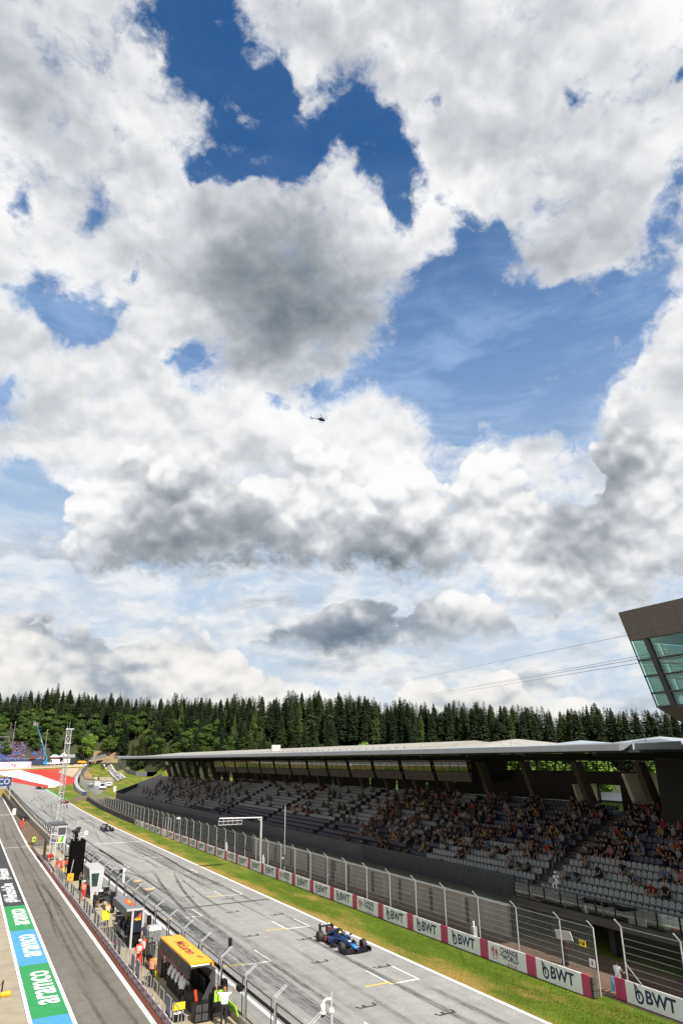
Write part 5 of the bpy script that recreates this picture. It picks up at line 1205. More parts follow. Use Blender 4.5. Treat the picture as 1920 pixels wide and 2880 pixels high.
# ------------------------------------------------------------------ camera tower, scaffold and mast on the pit wall
def lattice(mb, base, top, w, n, r=.03):
    bx, by, bz = base; tx, ty, tz = top
    def c(i, k):
        t = i / n; dx, dy = ((-1, -1), (1, -1), (1, 1), (-1, 1))[k % 4]
        return (bx + (tx - bx) * t + dx * w / 2, by + (ty - by) * t + dy * w / 2, bz + (tz - bz) * t)
    for k in range(4): mb.tube(c(0, k), c(n, k), r * 1.35, 5)
    for i in range(n + 1):
        for k in range(4):
            mb.tube(c(i, k), c(i, k + 1), r, 4)
            if i < n: mb.tube(c(i, k), c(i + 1, k + 1), r * .8, 4); mb.tube(c(i, k + 1), c(i + 1, k), r * .8, 4)
    return mb
def build_towers():
    t = wthing('camera_tower', 'black draped camera tower with a covered television camera on top', 'camera tower', (12.7, 91, .1))
    R = random.Random(4)
    rings = []
    for i in range(9):
        z = .1 + 4.1 * i / 8; ring = []
        for j in range(28):
            a = j / 28 * 4; s = int(a); f = a - s
            c = [(11.95, 90), (13.35, 90), (13.35, 92.2), (11.95, 92.2)]
            p, q = c[s], c[(s + 1) % 4]; fl = .05 * math.sin(j * 2.9 + .3 * i) * (1 - i / 10)
            x = p[0] + (q[0] - p[0]) * f; y = p[1] + (q[1] - p[1]) * f
            ring.append((x + fl * (1 if s in (1, 3) else .2), y + fl * (1 if s in (0, 2) else .2), z))
        rings.append(ring)
    wb(MB().rings(rings), 'black_drape', mat('black_cloth', (.004, .004, .004), .95, .3, 3, spec=.05), t)
    rail = MB()
    for x, y in ((12.0, 90.05), (13.3, 90.05), (13.3, 92.1), (12.0, 92.1)): rail.tube((x, y, 4.2), (x, y, 5.3 if x > 13 else 4.9), .03, 5)
    for z in (4.6, 5.0): rail.path([(13.3, 90.05, z), (13.3, 92.1, z), (12.0, 92.1, z)], .025, 5).tube((12.6, 90.05, z), (13.3, 90.05, z), .025, 5)
    rail.tube((12.5, 90.05, 4.2), (13.2, 90.05, 4.9), .03, 5).tube((12.4, 90.05, 5.0), (12.7, 90.05, 4.2), .03, 5)
    rail.tube((12.4, 91, 4.2), (12.5, 91.6, 6.2), .02, 5).tube((12.45, 91.6, 6.2), (13.9, 90.9, 6.1), .03, 5)
    wb(rail, 'guard_rail', M_STEELW, t)
    wb(MB().box(13.1, 13.45, 89.95, 90.0, 4.75, 5.15), 'white_box', M_BOARD, t)
    wb(MB().tube((12.35, 90.8, 4.2), (12.35, 90.8, 5.0), .12, 8).ball((12.35, 90.7, 5.15), (.35, .45, .3), 10, 6).box(11.75, 12.2, 90.3, 90.65, 5.05, 5.3).ball((12.5, 90.6, 5.45), (.28, .25, .16), 8, 5).ball((12.3, 91.0, 4.7), (.3, .3, .5), 8, 6), 'covered_camera', mat('black_rain_cover', (.008, .008, .009), .7, .3, 5, bump=.3), t, True)
    wb(MB().tube((11.9, 89.6, .1), (12.2, 89.8, 2.3), .035, 6), 'steel_prop', M_STEELW, t)
    s = wthing('scaffold', 'white scaffold tower with stairs and coloured flags behind the camera tower', 'scaffold', (12.2, 109, .1))
    fr = MB()
    for x in (11.35, 12.1, 13.2):
        for y in (107, 111.5): fr.tube((x, y, .1), (x, y, 4.6), .055, 6)
    for z in (2.45, 3.5, 4.55):
        for y in (107, 111.5): fr.tube((11.35, y, z), (13.2, y, z), .05, 6)
        for x in (11.35, 13.2): fr.tube((x, 107, z), (x, 111.5, z), .05, 6)
    fr.tube((12.1, 107, .1), (13.2, 107, 2.4), .03, 5)
    wb(fr, 'frame', M_STEELW, s)
    wb(MB().box(11.35, 13.2, 107, 111.5, 2.40, 2.48), 'deck', M_STEEL, s); wb(MB().box(11.2, 13.3, 106.9, 111.8, 4.6, 4.72), 'roof_deck', M_GREYD, s)
    st = MB().tube((11.3, 105.2, .1), (11.3, 107, 2.45), .045, 5).tube((12.0, 105.2, .1), (12.0, 107, 2.45), .045, 5)
    wb(st, 'stringer', M_STEELW, s)
    for i in range(10): wb(MB().box(11.32, 11.98, 105.2 + .18 * i, 105.42 + .18 * i, .3 + .24 * i, .33 + .24 * i), 'step', M_STEELW, s)
    wb(MB().box(12.2, 13.1, 106.94, 106.99, 3.4, 4.3), 'dark_panel', M_GREYD, s); wb(MB().box(12.12, 13.18, 106.9, 106.93, 3.25, 3.4).box(12.12, 13.18, 106.9, 106.93, 4.3, 4.5), 'panel_frame', M_STEELW, s)
    for i, (x, c) in enumerate(((12.25, (.8, .62, .02)), (12.6, (.03, .3, .06)), (12.85, (.5, .5, .5)))):
        wb(MB().prism([(x, 106.95, 2.5), (x + .3, 106.95, 2.5), (x + .38, 106.95, 3.2), (x + .2, 106.95, 3.25)], (0, .03, 0)), 'flag', mat('flag_%d' % i, c, .7, .1, 3), s)
    wb(MB().box(10.98, 11.05, 108, 111, .1, 2.6), 'hoarding', mat('dark_hoarding', (.035, .025, .025), .6, .2, 2), s)
    p = wthing('platform', 'raised beige platform with a yellow edge between the two marshals and the scaffold', 'platform', (12.4, 100.5, .1))
    wb(MB().box(11.2, 13.6, 97.6, 104.6, .1, .5), 'deck', M_WALK, p); wb(MB().box(11.18, 13.62, 97.5, 97.59, .1, .56), 'edge', mat('pale_yellow', (.5, .42, .16), .6, .1, 3), p)
    wb(MB().box(13.5, 13.9, 98, 104.5, .52, 1.15), 'bench_box', mat('ochre_panel', (.18, .14, .07), .7, .3, 2), p)
    m = wthing('lattice_mast', 'tall white lattice mast rising above the scaffold', 'mast', (13.1, 118, .1))
    wb(lattice(MB(), (13.15, 118, .1), (13.3, 118, 17.3), .68, 19, .03), 'lattice', M_STEELW, m)
    wb(MB().tube((13.0, 118, 17.3), (13.0, 118, 18.0), .02, 5).tube((13.3, 118, 17.3), (13.35, 118, 18.5), .02, 5), 'aerial', M_STEELW, m)
    wb(MB().box(12.8, 14.0, 117.7, 118.3, 17.3, 17.45).box(12.85, 13.75, 117.55, 118.45, 15.2, 15.35), 'collar', M_STEELW, m); wb(MB().box(13.7, 14.6, 117.9, 118, 13.2, 13.65), 'sign', M_STEEL, m)
    for a, b in (((13.3, 118, 15.0), (12.2, 108, 4.7)), ((13.0, 118, 15.0), (12.9, 108, 4.7))): wb(MB().tube(a, b, .012, 4), 'guy_wire', M_BLACK, m)
    b = wthing('pit_exit_sign', 'lime yellow board on the rounded end of the pit wall railing', 'sign', (10.95, 127, .1))
    wb(MB().box(10.75, 11.25, 126.6, 126.7, .9, 1.6), 'board', mat('lime_yellow', (.40, .52, .04), .5, .06, 3), b); wb(MB().box(10.9, 11.1, 126.58, 126.6, 1.1, 1.4), 'symbol', M_BLACK, b)
    wb(MB().tube((11, 126.65, 0), (11, 126.65, .9), .04, 6), 'post', M_GREYD, b)
    rl = wthing('curved_railing', 'curved grey tube railing behind the lime yellow board', 'railing', (11.5, 122, .1))
    mb = MB()
    for z in (.7, .95, 1.2, 1.45): mb.path([(11.1, 125.5, z - .2), (11.15, 123.5, z), (11.4, 121, z + .1), (11.9, 119.5, z + .1)], .03, 5)
    for x, y in ((11.1, 125.4), (11.2, 123.2), (11.6, 120.5)): mb.tube((x, y, .1), (x, y, 1.5), .03, 5)
    wb(mb, 'tube', M_STEEL, rl)
    e = wthing('wheeled_sign', 'round red no-entry sign on a post by the scaffold stairs', 'sign', (11.3, 104.9, .1))
    wb(MB().tube((11.25, 104.9, .1), (11.25, 104.9, 1.3), .03, 6), 'post', M_STEEL, e); wb(MB().tube((11.35, 104.86, 1.15), (11.35, 104.82, 1.15), .33, 16), 'disc', M_REDPAINT, e); wb(MB().box(11.1, 11.6, 104.8, 104.815, 1.1, 1.2), 'bar', M_BLACK, e)
    f = wthing('fire_extinguisher', 'red extinguisher standing on the yellow-edged platform', 'extinguisher', (11.5, 98.6, .5))
    wb(MB().tube((11.5, 98.6, .5), (11.5, 98.6, 1.2), .13, 8).tube((11.5, 98.6, 1.2), (11.5, 98.6, 1.35), .05, 6), 'cylinder', M_REDPAINT, f); wb(MB().tube((11.5, 98.6, 1.3), (11.7, 98.5, 1.0), .025, 5), 'hose', M_BLACK, f)
    ob = wthing('direction_board', 'orange board with a black arrow on a yellow post at the railing', 'sign', (11.3, 84.3, .1))
    wb(MB().tube((11.3, 84.3, .1), (11.3, 84.3, 1.0), .04, 6), 'post', mat('bright_yellow', (.78, .62, .02)), ob); wb(MB().box(11.0, 11.6, 84.22, 84.27, .95, 1.65), 'board', M_ORANGE, ob); wb(MB().poly([(11.15, 84.215, 1.35), (11.3, 84.215, 1.15), (11.45, 84.215, 1.35), (11.3, 84.215, 1.3)][::-1]), 'arrow', M_BLACK, ob)
    yb = wthing('yellow_board', 'fluorescent yellow board held low at the railing near the dark blue stand', 'board', (11.75, 65.3, .1))
    wb(MB().box(11.5, 12.1, 65.2, 65.25, .55, 1.25), 'panel', mat('fluorescent_yellow', (.52, .56, .015), .5, .04, 3), yb); wb(MB().tube((11.8, 65.25, .1), (11.8, 65.25, .55), .02, 5), 'handle', M_BLACK, yb)
    # closed-circuit camera on a pole in the foreground
    c = wthing('surveillance_camera', 'white dome surveillance camera on a pole at the bottom edge', 'camera', (14.5, 29.6, 0))
    wb(MB().tube((14.62, 29.6, 0), (14.62, 29.6, 3.1), .055, 8).tube((14.62, 29.6, 3.1), (14.62, 29.6, 3.75), .035, 8), 'pole', M_STEELW, c)
    wb(MB().tube((14.62, 29.6, 3.05), (14.62, 29.6, 3.18), .1, 10), 'collar', M_BOARD, c)
    wb(MB().path([(14.62, 29.6, 3.5), (14.45, 29.7, 3.5), (14.34, 29.76, 3.42), (14.32, 29.78, 3.3)], .045, 8), 'arm', M_BOARD, c)
    wb(MB().tube((14.32, 29.78, 3.32), (14.32, 29.78, 3.05), .09, 12).tube((14.32, 29.78, 3.05), (14.32, 29.78, 2.98), .125, 12), 'housing', M_BOARD, c, True); wb(MB().ball((14.32, 29.78, 2.97), .1, 12, 6), 'dome', M_BLACK, c, True)
    # boom over the pit boxes at the left edge
    o = wthing('pit_boom', 'black overhead boom with an orange rounded tip at the left edge', 'boom', (2.0, 39, 0))
    wb(MB().tube((-2.5, 39.2, 3.0), (2.75, 39.0, 3.0), .10, 8).tube((-2.5, 39.2, 0), (-2.5, 39.2, 3.1), .12, 8), 'arm', M_CARB, o)
    wb(MB().tube((2.75, 39.0, 3.0), (3.05, 38.98, 3.0), .11, 10).ball((3.1, 38.98, 3.0), (.17, .13, .13), 10, 6), 'tip', M_ORANGE, o, True); wb(MB().tube((2.83, 39, 2.93), (2.85, 39, 3.55), .035, 6), 'rod', M_CARB, o)
    wb(MB().path([(2.85, 39, 3.5), (2.6, 39, 3.2), (2.2, 39.1, 3.05)], .015, 5).path([(2.8, 39, 2.9), (2.7, 38.9, 2.5), (2.5, 38.8, 2.2), (2.2, 38.8, 2.05), (1.6, 38.9, 2.3), (.8, 39, 2.9)], .025, 5), 'hose', M_CARB, o)
    # gantry board at the left edge, far up the pit lane
    gb = wthing('overhead_board', 'dark blue board with pale letters on a post at the left edge', 'sign', (12.6, 250, 1.4))
    z = T(12.6, 250)
    wb(MB().tube((13.0, 250, z), (12.95, 250, z + 4.1), .12, 6), 'post', M_STEELW, gb)
    wb(MB().box(-2, 13.0, 249.7, 249.95, z + 4.05, z + 6.6), 'board', M_NAVY, gb)
    W(obj('lettering', text_mesh('ARAMCO', 2.3, .04, .95, 0, mat('pale_blue_print', (.32, .38, .45), .5, .05, 3)), None, (8.0, 249.68, z + 5.3), (rad(90), 0, 0)), gb)
    # lamps, microphones and boxes clipped to the pit fence
    for i, (y, kind) in enumerate(((47.6, 'lamp'), (43.6, 'box'), (68.0, 'mic'), (63.4, 'mic'), (75.6, 'cam'), (87.7, 'lamp'), (39.4, 'lamp'), (41.0, 'speaker'), (52.0, 'speaker'), (59.0, 'speaker'))):
        n = dict(lamp='fence_lamp', box='fence_box', mic='microphone', cam='fence_camera', speaker='loudspeaker')[kind]
        lab = ['round lamp on the fence just beyond the orange stand', 'small black box high on the fence beside the orange stand', 'beige furry microphone on the fence, the farther of two', 'beige furry microphone on the fence, the nearer of two', 'white and black camera on the fence in front of the silver stand', 'dark lamp on the fence beside the black draped tower', 'black lamp hanging on the fence nearest the camera', 'black loudspeaker behind the near end of the orange stand', 'black loudspeaker beside the foil covered cabinet', 'black loudspeaker behind the dark blue stand'][i]
        e = wthing(n, lab, {'mic': 'microphone', 'cam': 'camera', 'speaker': 'loudspeaker'}.get(kind, kind), (14.3, y, 0))
        if kind == 'lamp': wb(MB().tube((14.2, y, 1.6), (14.2, y + .22, 1.62), .17, 10).tube((14.2, y - .02, 1.6), (14.2, y - .16, 1.6), .11, 8), 'head', M_BLACK, e); wb(MB().tube((14.28, y, 1.5), (14.4, y, 2.1), .02, 5), 'bracket', M_BLACK, e)
        if kind == 'box': wb(MB().box(14.95, 15.1, y - .1, y + .1, 2.6, 3.0), 'housing', M_BLACK, e); wb(MB().tube((14.45, y, 2.1), (15.0, y, 2.65), .02, 5), 'bracket', M_BLACK, e)
        if kind == 'mic': wb(MB().ball((14.75, y, 2.75), (.42, .14, .14), 10, 6), 'windshield', mat('beige_fur', (.33, .25, .16), .95, .2, 9), e, True); wb(MB().tube((14.75, y, 2.65), (14.9, y, 2.3), .02, 5).tube((14.9, y, 2.3), (14.45, y, 1.9), .02, 5), 'bracket', M_BLACK, e)
        if kind == 'cam': wb(MB().box(14.6, 14.85, y - .12, y + .12, 2.5, 2.8), 'camera_body', M_BLACK, e); wb(MB().box(14.92, 15.12, y - .1, y + .1, 1.6, 2.9), 'white_box', M_BOARD, e); wb(MB().tube((14.85, y, 2.6), (15.2, y, 3.1), .03, 5).tube((14.44, y, 2.2), (14.7, y, 2.55), .025, 5), 'bracket', M_BLACK, e)
        if kind == 'speaker': wb(MB().box(13.75, 14.0, y - .22, y + .22, .9, 1.7), 'cabinet', M_BLACK, e); wb(MB().box(13.82, 13.94, y - .05, y + .05, .1, .9), 'stand', M_BLACK, e)
build_towers()

# ------------------------------------------------------------------ racing cars
M_TYRE = mat('tyre_rubber', (.018, .017, .017), .7, .2, 8)
M_RIM = mat('wheel_rim_black', (.012, .012, .013), .3, .2, 6, metal=.6)
def superring(y, w, zb, zt, n=16, p=2.6, xo=0.0):
    zc, h = (zb + zt) / 2, (zt - zb) / 2; r = []
    for i in range(n):
        t = 2 * math.pi * i / n; c, s = math.cos(t), math.sin(t)
        r.append((xo + w * math.copysign(abs(c) ** (2 / p), c), y, zc + h * math.copysign(abs(s) ** (2 / p), s)))
    return r
def wheel_meshes(w, name):
    mb = MB(); R_ = .335; n = 28
    prof = [(-w / 2, .20), (-w / 2, .30), (-w / 2 + .03, R_ - .008), (-w / 4, R_), (w / 4, R_), (w / 2 - .03, R_ - .008), (w / 2, .30), (w / 2, .20)]
    mb.rings([[(x, r * math.cos(2 * math.pi * i / n), r * math.sin(2 * math.pi * i / n)) for i in range(n)] for x, r in prof], 0, True, False)
    ty = mb.mesh('tyre', M_TYRE, True)
    rb = MB()
    rb.rings([[(x, r * math.cos(2 * math.pi * i / n), r * math.sin(2 * math.pi * i / n)) for i in range(n)] for x, r in [(-w / 2 + .02, .205), (-w / 2 + .05, .12), (-w / 2 + .03, .05)]])
    rb.rings([[(x, r * math.cos(2 * math.pi * i / n), r * math.sin(2 * math.pi * i / n)) for i in range(n)] for x, r in [(w / 2 - .03, .05), (w / 2 - .05, .12), (w / 2 - .02, .205)]])
    for k in range(8):
        a = 2 * math.pi * k / 8; c, s = math.cos(a), math.sin(a)
        for sx in (-1, 1): rb.hexa([(sx * (w / 2 - .03) - .006, c * r - s * q, s * r + c * q) for r, q in ((.04, -.02), (.2, -.012), (.2, .012), (.04, .02))] + [(sx * (w / 2 - .03) + .006, c * r - s * q, s * r + c * q) for r, q in ((.04, -.02), (.2, -.012), (.2, .012), (.04, .02))])
    return ty, rb.mesh('rim', M_RIM)
WF = wheel_meshes(.31, 'front'); WR = wheel_meshes(.41, 'rear')
M_WRED = mat('tyre_sidewall_white', (.5, .5, .5), .6, .1, 6)
def racing_car(name, label, x, y, rz, body, accent, accent2, helmet, wingtext=None, detail=True, group='racing cars on the straight'):
    g = thing(name, label, 'racing car', (x, y, T(x, y) + .002), rz, group)
    P = lambda mb, n, m, sm=False: mb.build(n, m, g, sm)
    # nose and monocoque
    secs = [(2.62, .07, .20, .28), (2.45, .10, .19, .33), (2.1, .13, .20, .40), (1.75, .17, .22, .47), (1.3, .22, .20, .56), (.9, .26, .16, .62), (.45, .31, .12, .64), (.1, .36, .10, .62), (-.35, .37, .08, .58), (-.7, .36, .08, .60)]
    ch = P(MB().rings([superring(*s) for s in secs]), 'monocoque', body, True)
    P(MB().rings([superring(s[0], s[1] * 1.03, s[3] - .12, s[3] + .012) for s in secs[1:4]]), 'nose_stripe', accent, True)
    P(MB().rings([superring(s[0], s[1] * .4, s[3] - .02, s[3] + .016) for s in [(1.5, .2, 0, .525), (1.28, .2, 0, .565)]]), 'number_patch', M_BOARD)
    # cockpit rim and opening
    P(MB().rings([superring(.42, .24, .60, .665), superring(.0, .29, .56, .70), superring(-.5, .29, .56, .74)]), 'cockpit_surround', body, True)
    P(MB().rings([superring(.34, .17, .62, .672, 12), superring(.0, .20, .60, .706, 12), superring(-.28, .19, .60, .725, 12)]), 'cockpit_opening', M_BLACK)
    # engine cover with airbox and fin
    P(MB().rings([superring(-.45, .15, .62, .97, 14, 2.2), superring(-.75, .17, .50, .96, 14, 2.2), superring(-1.2, .16, .38, .82, 14, 2), superring(-1.7, .11, .32, .62, 14, 2), superring(-2.25, .06, .30, .46, 14, 2)]), 'engine_cover', body, True)
    P(MB().rings([superring(-.425, .11, .80, .95, 14, 2.0), superring(-.455, .11, .80, .95, 14, 2.0)]), 'air_intake', M_BLACK)
    P(MB().prism([(-.012, -.8, .93), (-.012, -2.15, .46), (-.012, -2.3, .78), (-.012, -1.75, .86)], (.024, 0, 0)), 'shark_fin', accent2 or body)
    for sx in (-1, 1):
        P(MB().rings([superring(.22, .19, .22, .52, 14, 3, sx * .52), superring(-.2, .26, .14, .56, 14, 3, sx * .52), superring(-.8, .24, .12, .50, 14, 3, sx * .46), superring(-1.4, .15, .12, .38, 14, 2.6, sx * .32), superring(-1.9, .08, .14, .30, 14, 2.4, sx * .2)]), 'sidepod', body, True)
        P(MB().rings([superring(.245, .15, .27, .49, 12, 3, sx * .52), superring(.215, .15, .27, .49, 12, 3, sx * .52)]), 'sidepod_inlet', M_BLACK)
        if accent2: P(MB().hexa([(sx * .66, -1.15, .16), (sx * .70, -1.15, .16), (sx * .60, -1.6, .16), (sx * .56, -1.6, .16), (sx * .60, -1.15, .46), (sx * .66, -1.15, .44), (sx * .52, -1.6, .36), (sx * .48, -1.6, .38)]), 'side_flash', accent2)
        P(MB().add([(sx * .3, .55, .10), (sx * .95, .45, .10), (sx * .98, .1, .16), (sx * .74, .1, .32)], [(0, 1, 2, 3)]).hexa([(sx * .88, .1, .1), (sx * .90, .1, .1), (sx * .90, .75, .1), (sx * .88, .75, .1), (sx * .86, .2, .36), (sx * .88, .2, .36), (sx * .88, .6, .3), (sx * .86, .6, .3)]), 'barge_board', M_CARB)
        P(MB().tube((sx * .36, .35, .62), (sx * .60, .42, .72), .012, 5).box(sx * .60 - .09, sx * .60 + .09, .38, .46, .68, .77), 'mirror', body)
        # suspension arms
        su = MB()
        for yy, zz in ((1.95, .30), (1.55, .30), (1.78, .46)): su.tube((sx * .15, yy - .1, zz + .05), (sx * .72, 1.8, .25 if zz < .4 else .42), .016, 5)
        for yy, zz in ((-1.5, .22), (-1.95, .22), (-1.6, .40)): su.tube((sx * .14, yy, zz), (sx * .66, -1.8, .28 if zz < .3 else .42), .018, 5)
        P(su, 'suspension', M_CARB)
        P(MB().box(sx * .985 - .012, sx * .985 + .012, 2.05, 2.72, .06, .34), 'front_endplate', M_CARB)
        P(MB().prism([(sx * .5, -2.1, .34), (sx * .5, -2.62, .34), (sx * .5, -2.66, .90), (sx * .5, -2.2, .90)], (.02 * sx, 0, 0)), 'rear_endplate', M_CARB)
    # wings
    fw = MB(); n = 8
    for (yf, yb, z0, z1) in ((2.70, 2.42, .075, .10), (2.46, 2.28, .11, .17), (2.30, 2.14, .18, .25)):
        for i in range(n):
            a = -.97 + 1.94 * i / n; b = -.97 + 1.94 * (i + 1) / n
            sw = lambda q: -.18 * abs(q)
            fw.hexa([(a, yf + sw(a), z0), (b, yf + sw(b), z0), (b, yb + sw(b), z1), (a, yb + sw(a), z1), (a, yf + sw(a), z0 + .018), (b, yf + sw(b), z0 + .018), (b, yb + sw(b), z1 + .018), (a, yb + sw(a), z1 + .018)])
    P(fw, 'front_wing', M_CARB)
    P(MB().hexa([(-.05, 2.45, .12), (.05, 2.45, .12), (.05, 2.6, .09), (-.05, 2.6, .09), (-.05, 2.4, .25), (.05, 2.4, .25), (.05, 2.55, .22), (-.05, 2.55, .22)]), 'wing_pylon', M_CARB)
    P(MB().hexa([(-.5, -2.25, .80), (.5, -2.25, .80), (.5, -2.55, .86), (-.5, -2.55, .86), (-.5, -2.25, .83), (.5, -2.25, .83), (.5, -2.55, .90), (-.5, -2.55, .90)]), 'rear_wing', M_CARB)
    P(MB().hexa([(-.5, -2.52, .78), (.5, -2.52, .78), (.5, -2.6, .80), (-.5, -2.6, .80), (-.5, -2.56, .98), (.5, -2.56, .98), (.5, -2.6, .98), (-.5, -2.6, .98)]), 'wing_flap', M_CARB)
    P(MB().box(-.03, .03, -2.45, -2.2, .35, .80), 'wing_mount', M_CARB)
    if wingtext: obj('lettering', text_mesh(wingtext, .20, .008, 1.25, 0, M_BOARD), g, (0, -2.515, .895), (rad(78), 0, rad(180)))
    # floor and diffuser
    P(MB().hexa([(-.72, -1.95, .05), (.72, -1.95, .05), (.72, .2, .05), (-.72, .2, .05), (-.72, -1.95, .075), (.72, -1.95, .075), (.72, .2, .075), (-.72, .2, .075)]).hexa([(-.35, .2, .05), (.35, .2, .05), (.25, 1.2, .05), (-.25, 1.2, .05), (-.35, .2, .09), (.35, .2, .09), (.25, 1.2, .09), (-.25, 1.2, .09)]), 'floor', M_CARB)
    P(MB().hexa([(-.5, -2.3, .16), (.5, -2.3, .16), (.5, -1.95, .06), (-.5, -1.95, .06), (-.5, -2.3, .28), (.5, -2.3, .28), (.5, -1.95, .2), (-.5, -1.95, .2)]), 'diffuser', M_CARB)
    # halo
    hp = [(.30, -.62, .72), (.32, -.35, .80), (.31, -.05, .845), (.24, .28, .86), (.12, .48, .855), (0, .54, .85), (-.12, .48, .855), (-.24, .28, .86), (-.31, -.05, .845), (-.32, -.35, .80), (-.30, -.62, .72)]
    P(MB().path(hp, .03, 7).tube((0, .54, .85), (0, .72, .60), .025, 6), 'halo', body if detail else M_CARB, True)
    P(MB().box(-.14, .14, -.56, -.5, .96, 1.0).box(-.02, .02, -.55, -.5, .9, .97), 'camera_pod', M_CARB)
    for sx in (-1, 1):
        for yy, meshes, w in ((1.8, WF, .31), (-1.8, WR, .41)):
            xx = sx * (1.0 - w / 2)
            wh = obj('tyre', meshes[0], g, (xx, yy, .337)); obj('rim', meshes[1], wh)
    d = thing('person', label.split(' with ')[0].replace('racing car', 'racing car').replace('car ', 'car ') and 'helmeted driver sitting in the ' + DRV.pop(0), 'person', (x, y, T(x, y) + .35), rz)
    MB().ball((0, -.12, .40), (.125, .15, .14), 14, 10).build('helmet', helmet, d, True)
    MB().box(-.085, .085, -.005, .035, .37, .43).build('visor', M_BLACK, d)
    MB().rings([superring(-.25, .15, .05, .28, 10, 2.2), superring(-.05, .17, .05, .27, 10, 2.2), superring(.12, .12, .08, .22, 10, 2.2)]).build('torso', body, d, True)
    return g
DRV = ['blue racing car', 'black racing car in mid straight', 'dark racing car at the far bend', 'red racing car']
C_BLUE = mat('metallic_blue', (.008, .032, .115), .28, .12, 3, metal=.35); C_LBLUE = mat('bright_blue', (.02, .22, .62), .3, .1, 3); C_RED = mat('bright_red_car', (.50, .015, .012), .3, .1, 3)
C_BLK = mat('gloss_black_car', (.010, .010, .012), .25, .3, 3); C_TEAL = mat('silver_grey_accent', (.20, .22, .23), .35, .2, 3); C_PINKW = mat('red_white_blend', (.45, .06, .06), .35, .3, 2)
racing_car('racing_car', 'blue racing car with a black rear wing near the grass verge', 25.83, 50.72, math.pi, C_BLUE, C_LBLUE, C_PINKW, mat('yellow_helmet', (.70, .45, .05), .3, .2, 5), 'ALPINE')
racing_car('racing_car', 'black racing car in mid straight close to the right edge line', 25.6, 148.5, math.pi - .03, C_BLK, C_TEAL, None, mat('purple_helmet', (.2, .05, .25), .3, .2, 5))
racing_car('racing_car', 'dark racing car at the far bend beside the red runoff', 26.3, 304, math.pi + .35, C_BLK, C_TEAL, None, mat('white_helmet', (.6, .6, .6), .3, .1, 5))
racing_car('racing_car', 'red racing car half hidden behind the lattice mast', 26.6, 229, math.pi + .02, C_RED, C_RED, None, mat('red_helmet', (.4, .02, .02), .3, .1, 5))

# ------------------------------------------------------------------ people
M_SKIN = mat('skin', (.21, .115, .075), .6, .1, 6); M_HAIR = mat('dark_hair', (.03, .02, .014), .7, .2, 9); M_SHOE = mat('dark_shoe', (.02, .02, .02), .6, .2, 6)
def obj_color_mat(name, kind):
    m = bpy.data.materials.new(name); m.use_nodes = True; N = m.node_tree.nodes; L = m.node_tree.links
    b = N['Principled BSDF']; b.inputs['Roughness'].default_value = .8; b.inputs['Specular IOR Level'].default_value = .2
    oi = N.new('ShaderNodeObjectInfo')
    nz = N.new('ShaderNodeTexNoise'); nz.inputs['Scale'].default_value = 9; tc = N.new('ShaderNodeTexCoord'); L.new(tc.outputs['Object'], nz.inputs[0])
    if kind == 'shirt': src = oi.outputs['Color']
    else:
        cr = N.new('ShaderNodeValToRGB'); cr.color_ramp.interpolation = 'CONSTANT'; e = cr.color_ramp.elements
        cols = [(.02, .022, .03), (.05, .07, .12), (.25, .21, .16), (.015, .015, .016), (.10, .11, .12)] if kind == 'legs' else [(.03, .02, .014), (.09, .05, .025), (.015, .012, .01), (.22, .15, .07), (.5, .5, .5), (.4, .04, .03)]
        e[0].color = (*cols[0], 1); e[1].position = .99; e[1].color = (*cols[-1], 1)
        for i, c in enumerate(cols[1:-1]): x = e.new((i + 1) / (len(cols) + (0 if kind == 'legs' else 1.2))); x.color = (*c, 1)
        L.new(oi.outputs['Random'], cr.inputs[0]); src = cr.outputs[0]
    mx = N.new('ShaderNodeMix'); mx.data_type = 'RGBA'; mx.blend_type = 'MULTIPLY'; mx.inputs[0].default_value = .35
    L.new(src, mx.inputs[6]); L.new(nz.outputs['Color'], mx.inputs[7]); L.new(mx.outputs[2], b.inputs['Base Color'])
    return m
M_OSHIRT = obj_color_mat('shirt_cloth', 'shirt'); M_OLEGS = obj_color_mat('trouser_cloth', 'legs'); M_OHAIR = obj_color_mat('hair_or_cap', 'hair')
# joints: name -> (x, y, z, radius); the figure faces -Y
STAND_J = dict(pelvis=(0, 0, .95, .145), waist=(0, 0, 1.10, .135), chest=(0, -.01, 1.32, .155), collar=(0, 0, 1.45, .10), neck=(0, 0, 1.53, .058), head=(0, -.02, 1.64, .098), crown=(0, -.01, 1.73, .085),
               ls=(.19, 0, 1.42, .07), le=(.25, .03, 1.15, .05), lw=(.25, -.06, .90, .036), lh=(.24, -.09, .80, .035), rs=(-.19, 0, 1.42, .07), re=(-.25, .03, 1.15, .05), rw=(-.25, -.06, .90, .036), rh=(-.24, -.09, .80, .035),
               lhip=(.10, 0, .88, .10), lk=(.11, -.02, .50, .070), la=(.11, .02, .10, .048), lt=(.12, -.13, .045, .042), rhip=(-.10, 0, .88, .10), rk=(-.11, -.02, .50, .070), ra=(-.11, .02, .10, .048), rt=(-.12, -.13, .045, .042))
EDG = [('pelvis', 'waist'), ('waist', 'chest'), ('chest', 'collar'), ('collar', 'neck'), ('neck', 'head'), ('head', 'crown'), ('chest', 'ls'), ('ls', 'le'), ('le', 'lw'), ('lw', 'lh'), ('chest', 'rs'), ('rs', 're'), ('re', 'rw'), ('rw', 'rh'),
       ('pelvis', 'lhip'), ('lhip', 'lk'), ('lk', 'la'), ('la', 'lt'), ('pelvis', 'rhip'), ('rhip', 'rk'), ('rk', 'ra'), ('ra', 'rt')]
def pose(**k): d = dict(STAND_J); d.update({a: (*b, STAND_J[a][3]) if len(b) == 3 else b for a, b in k.items()}); return d
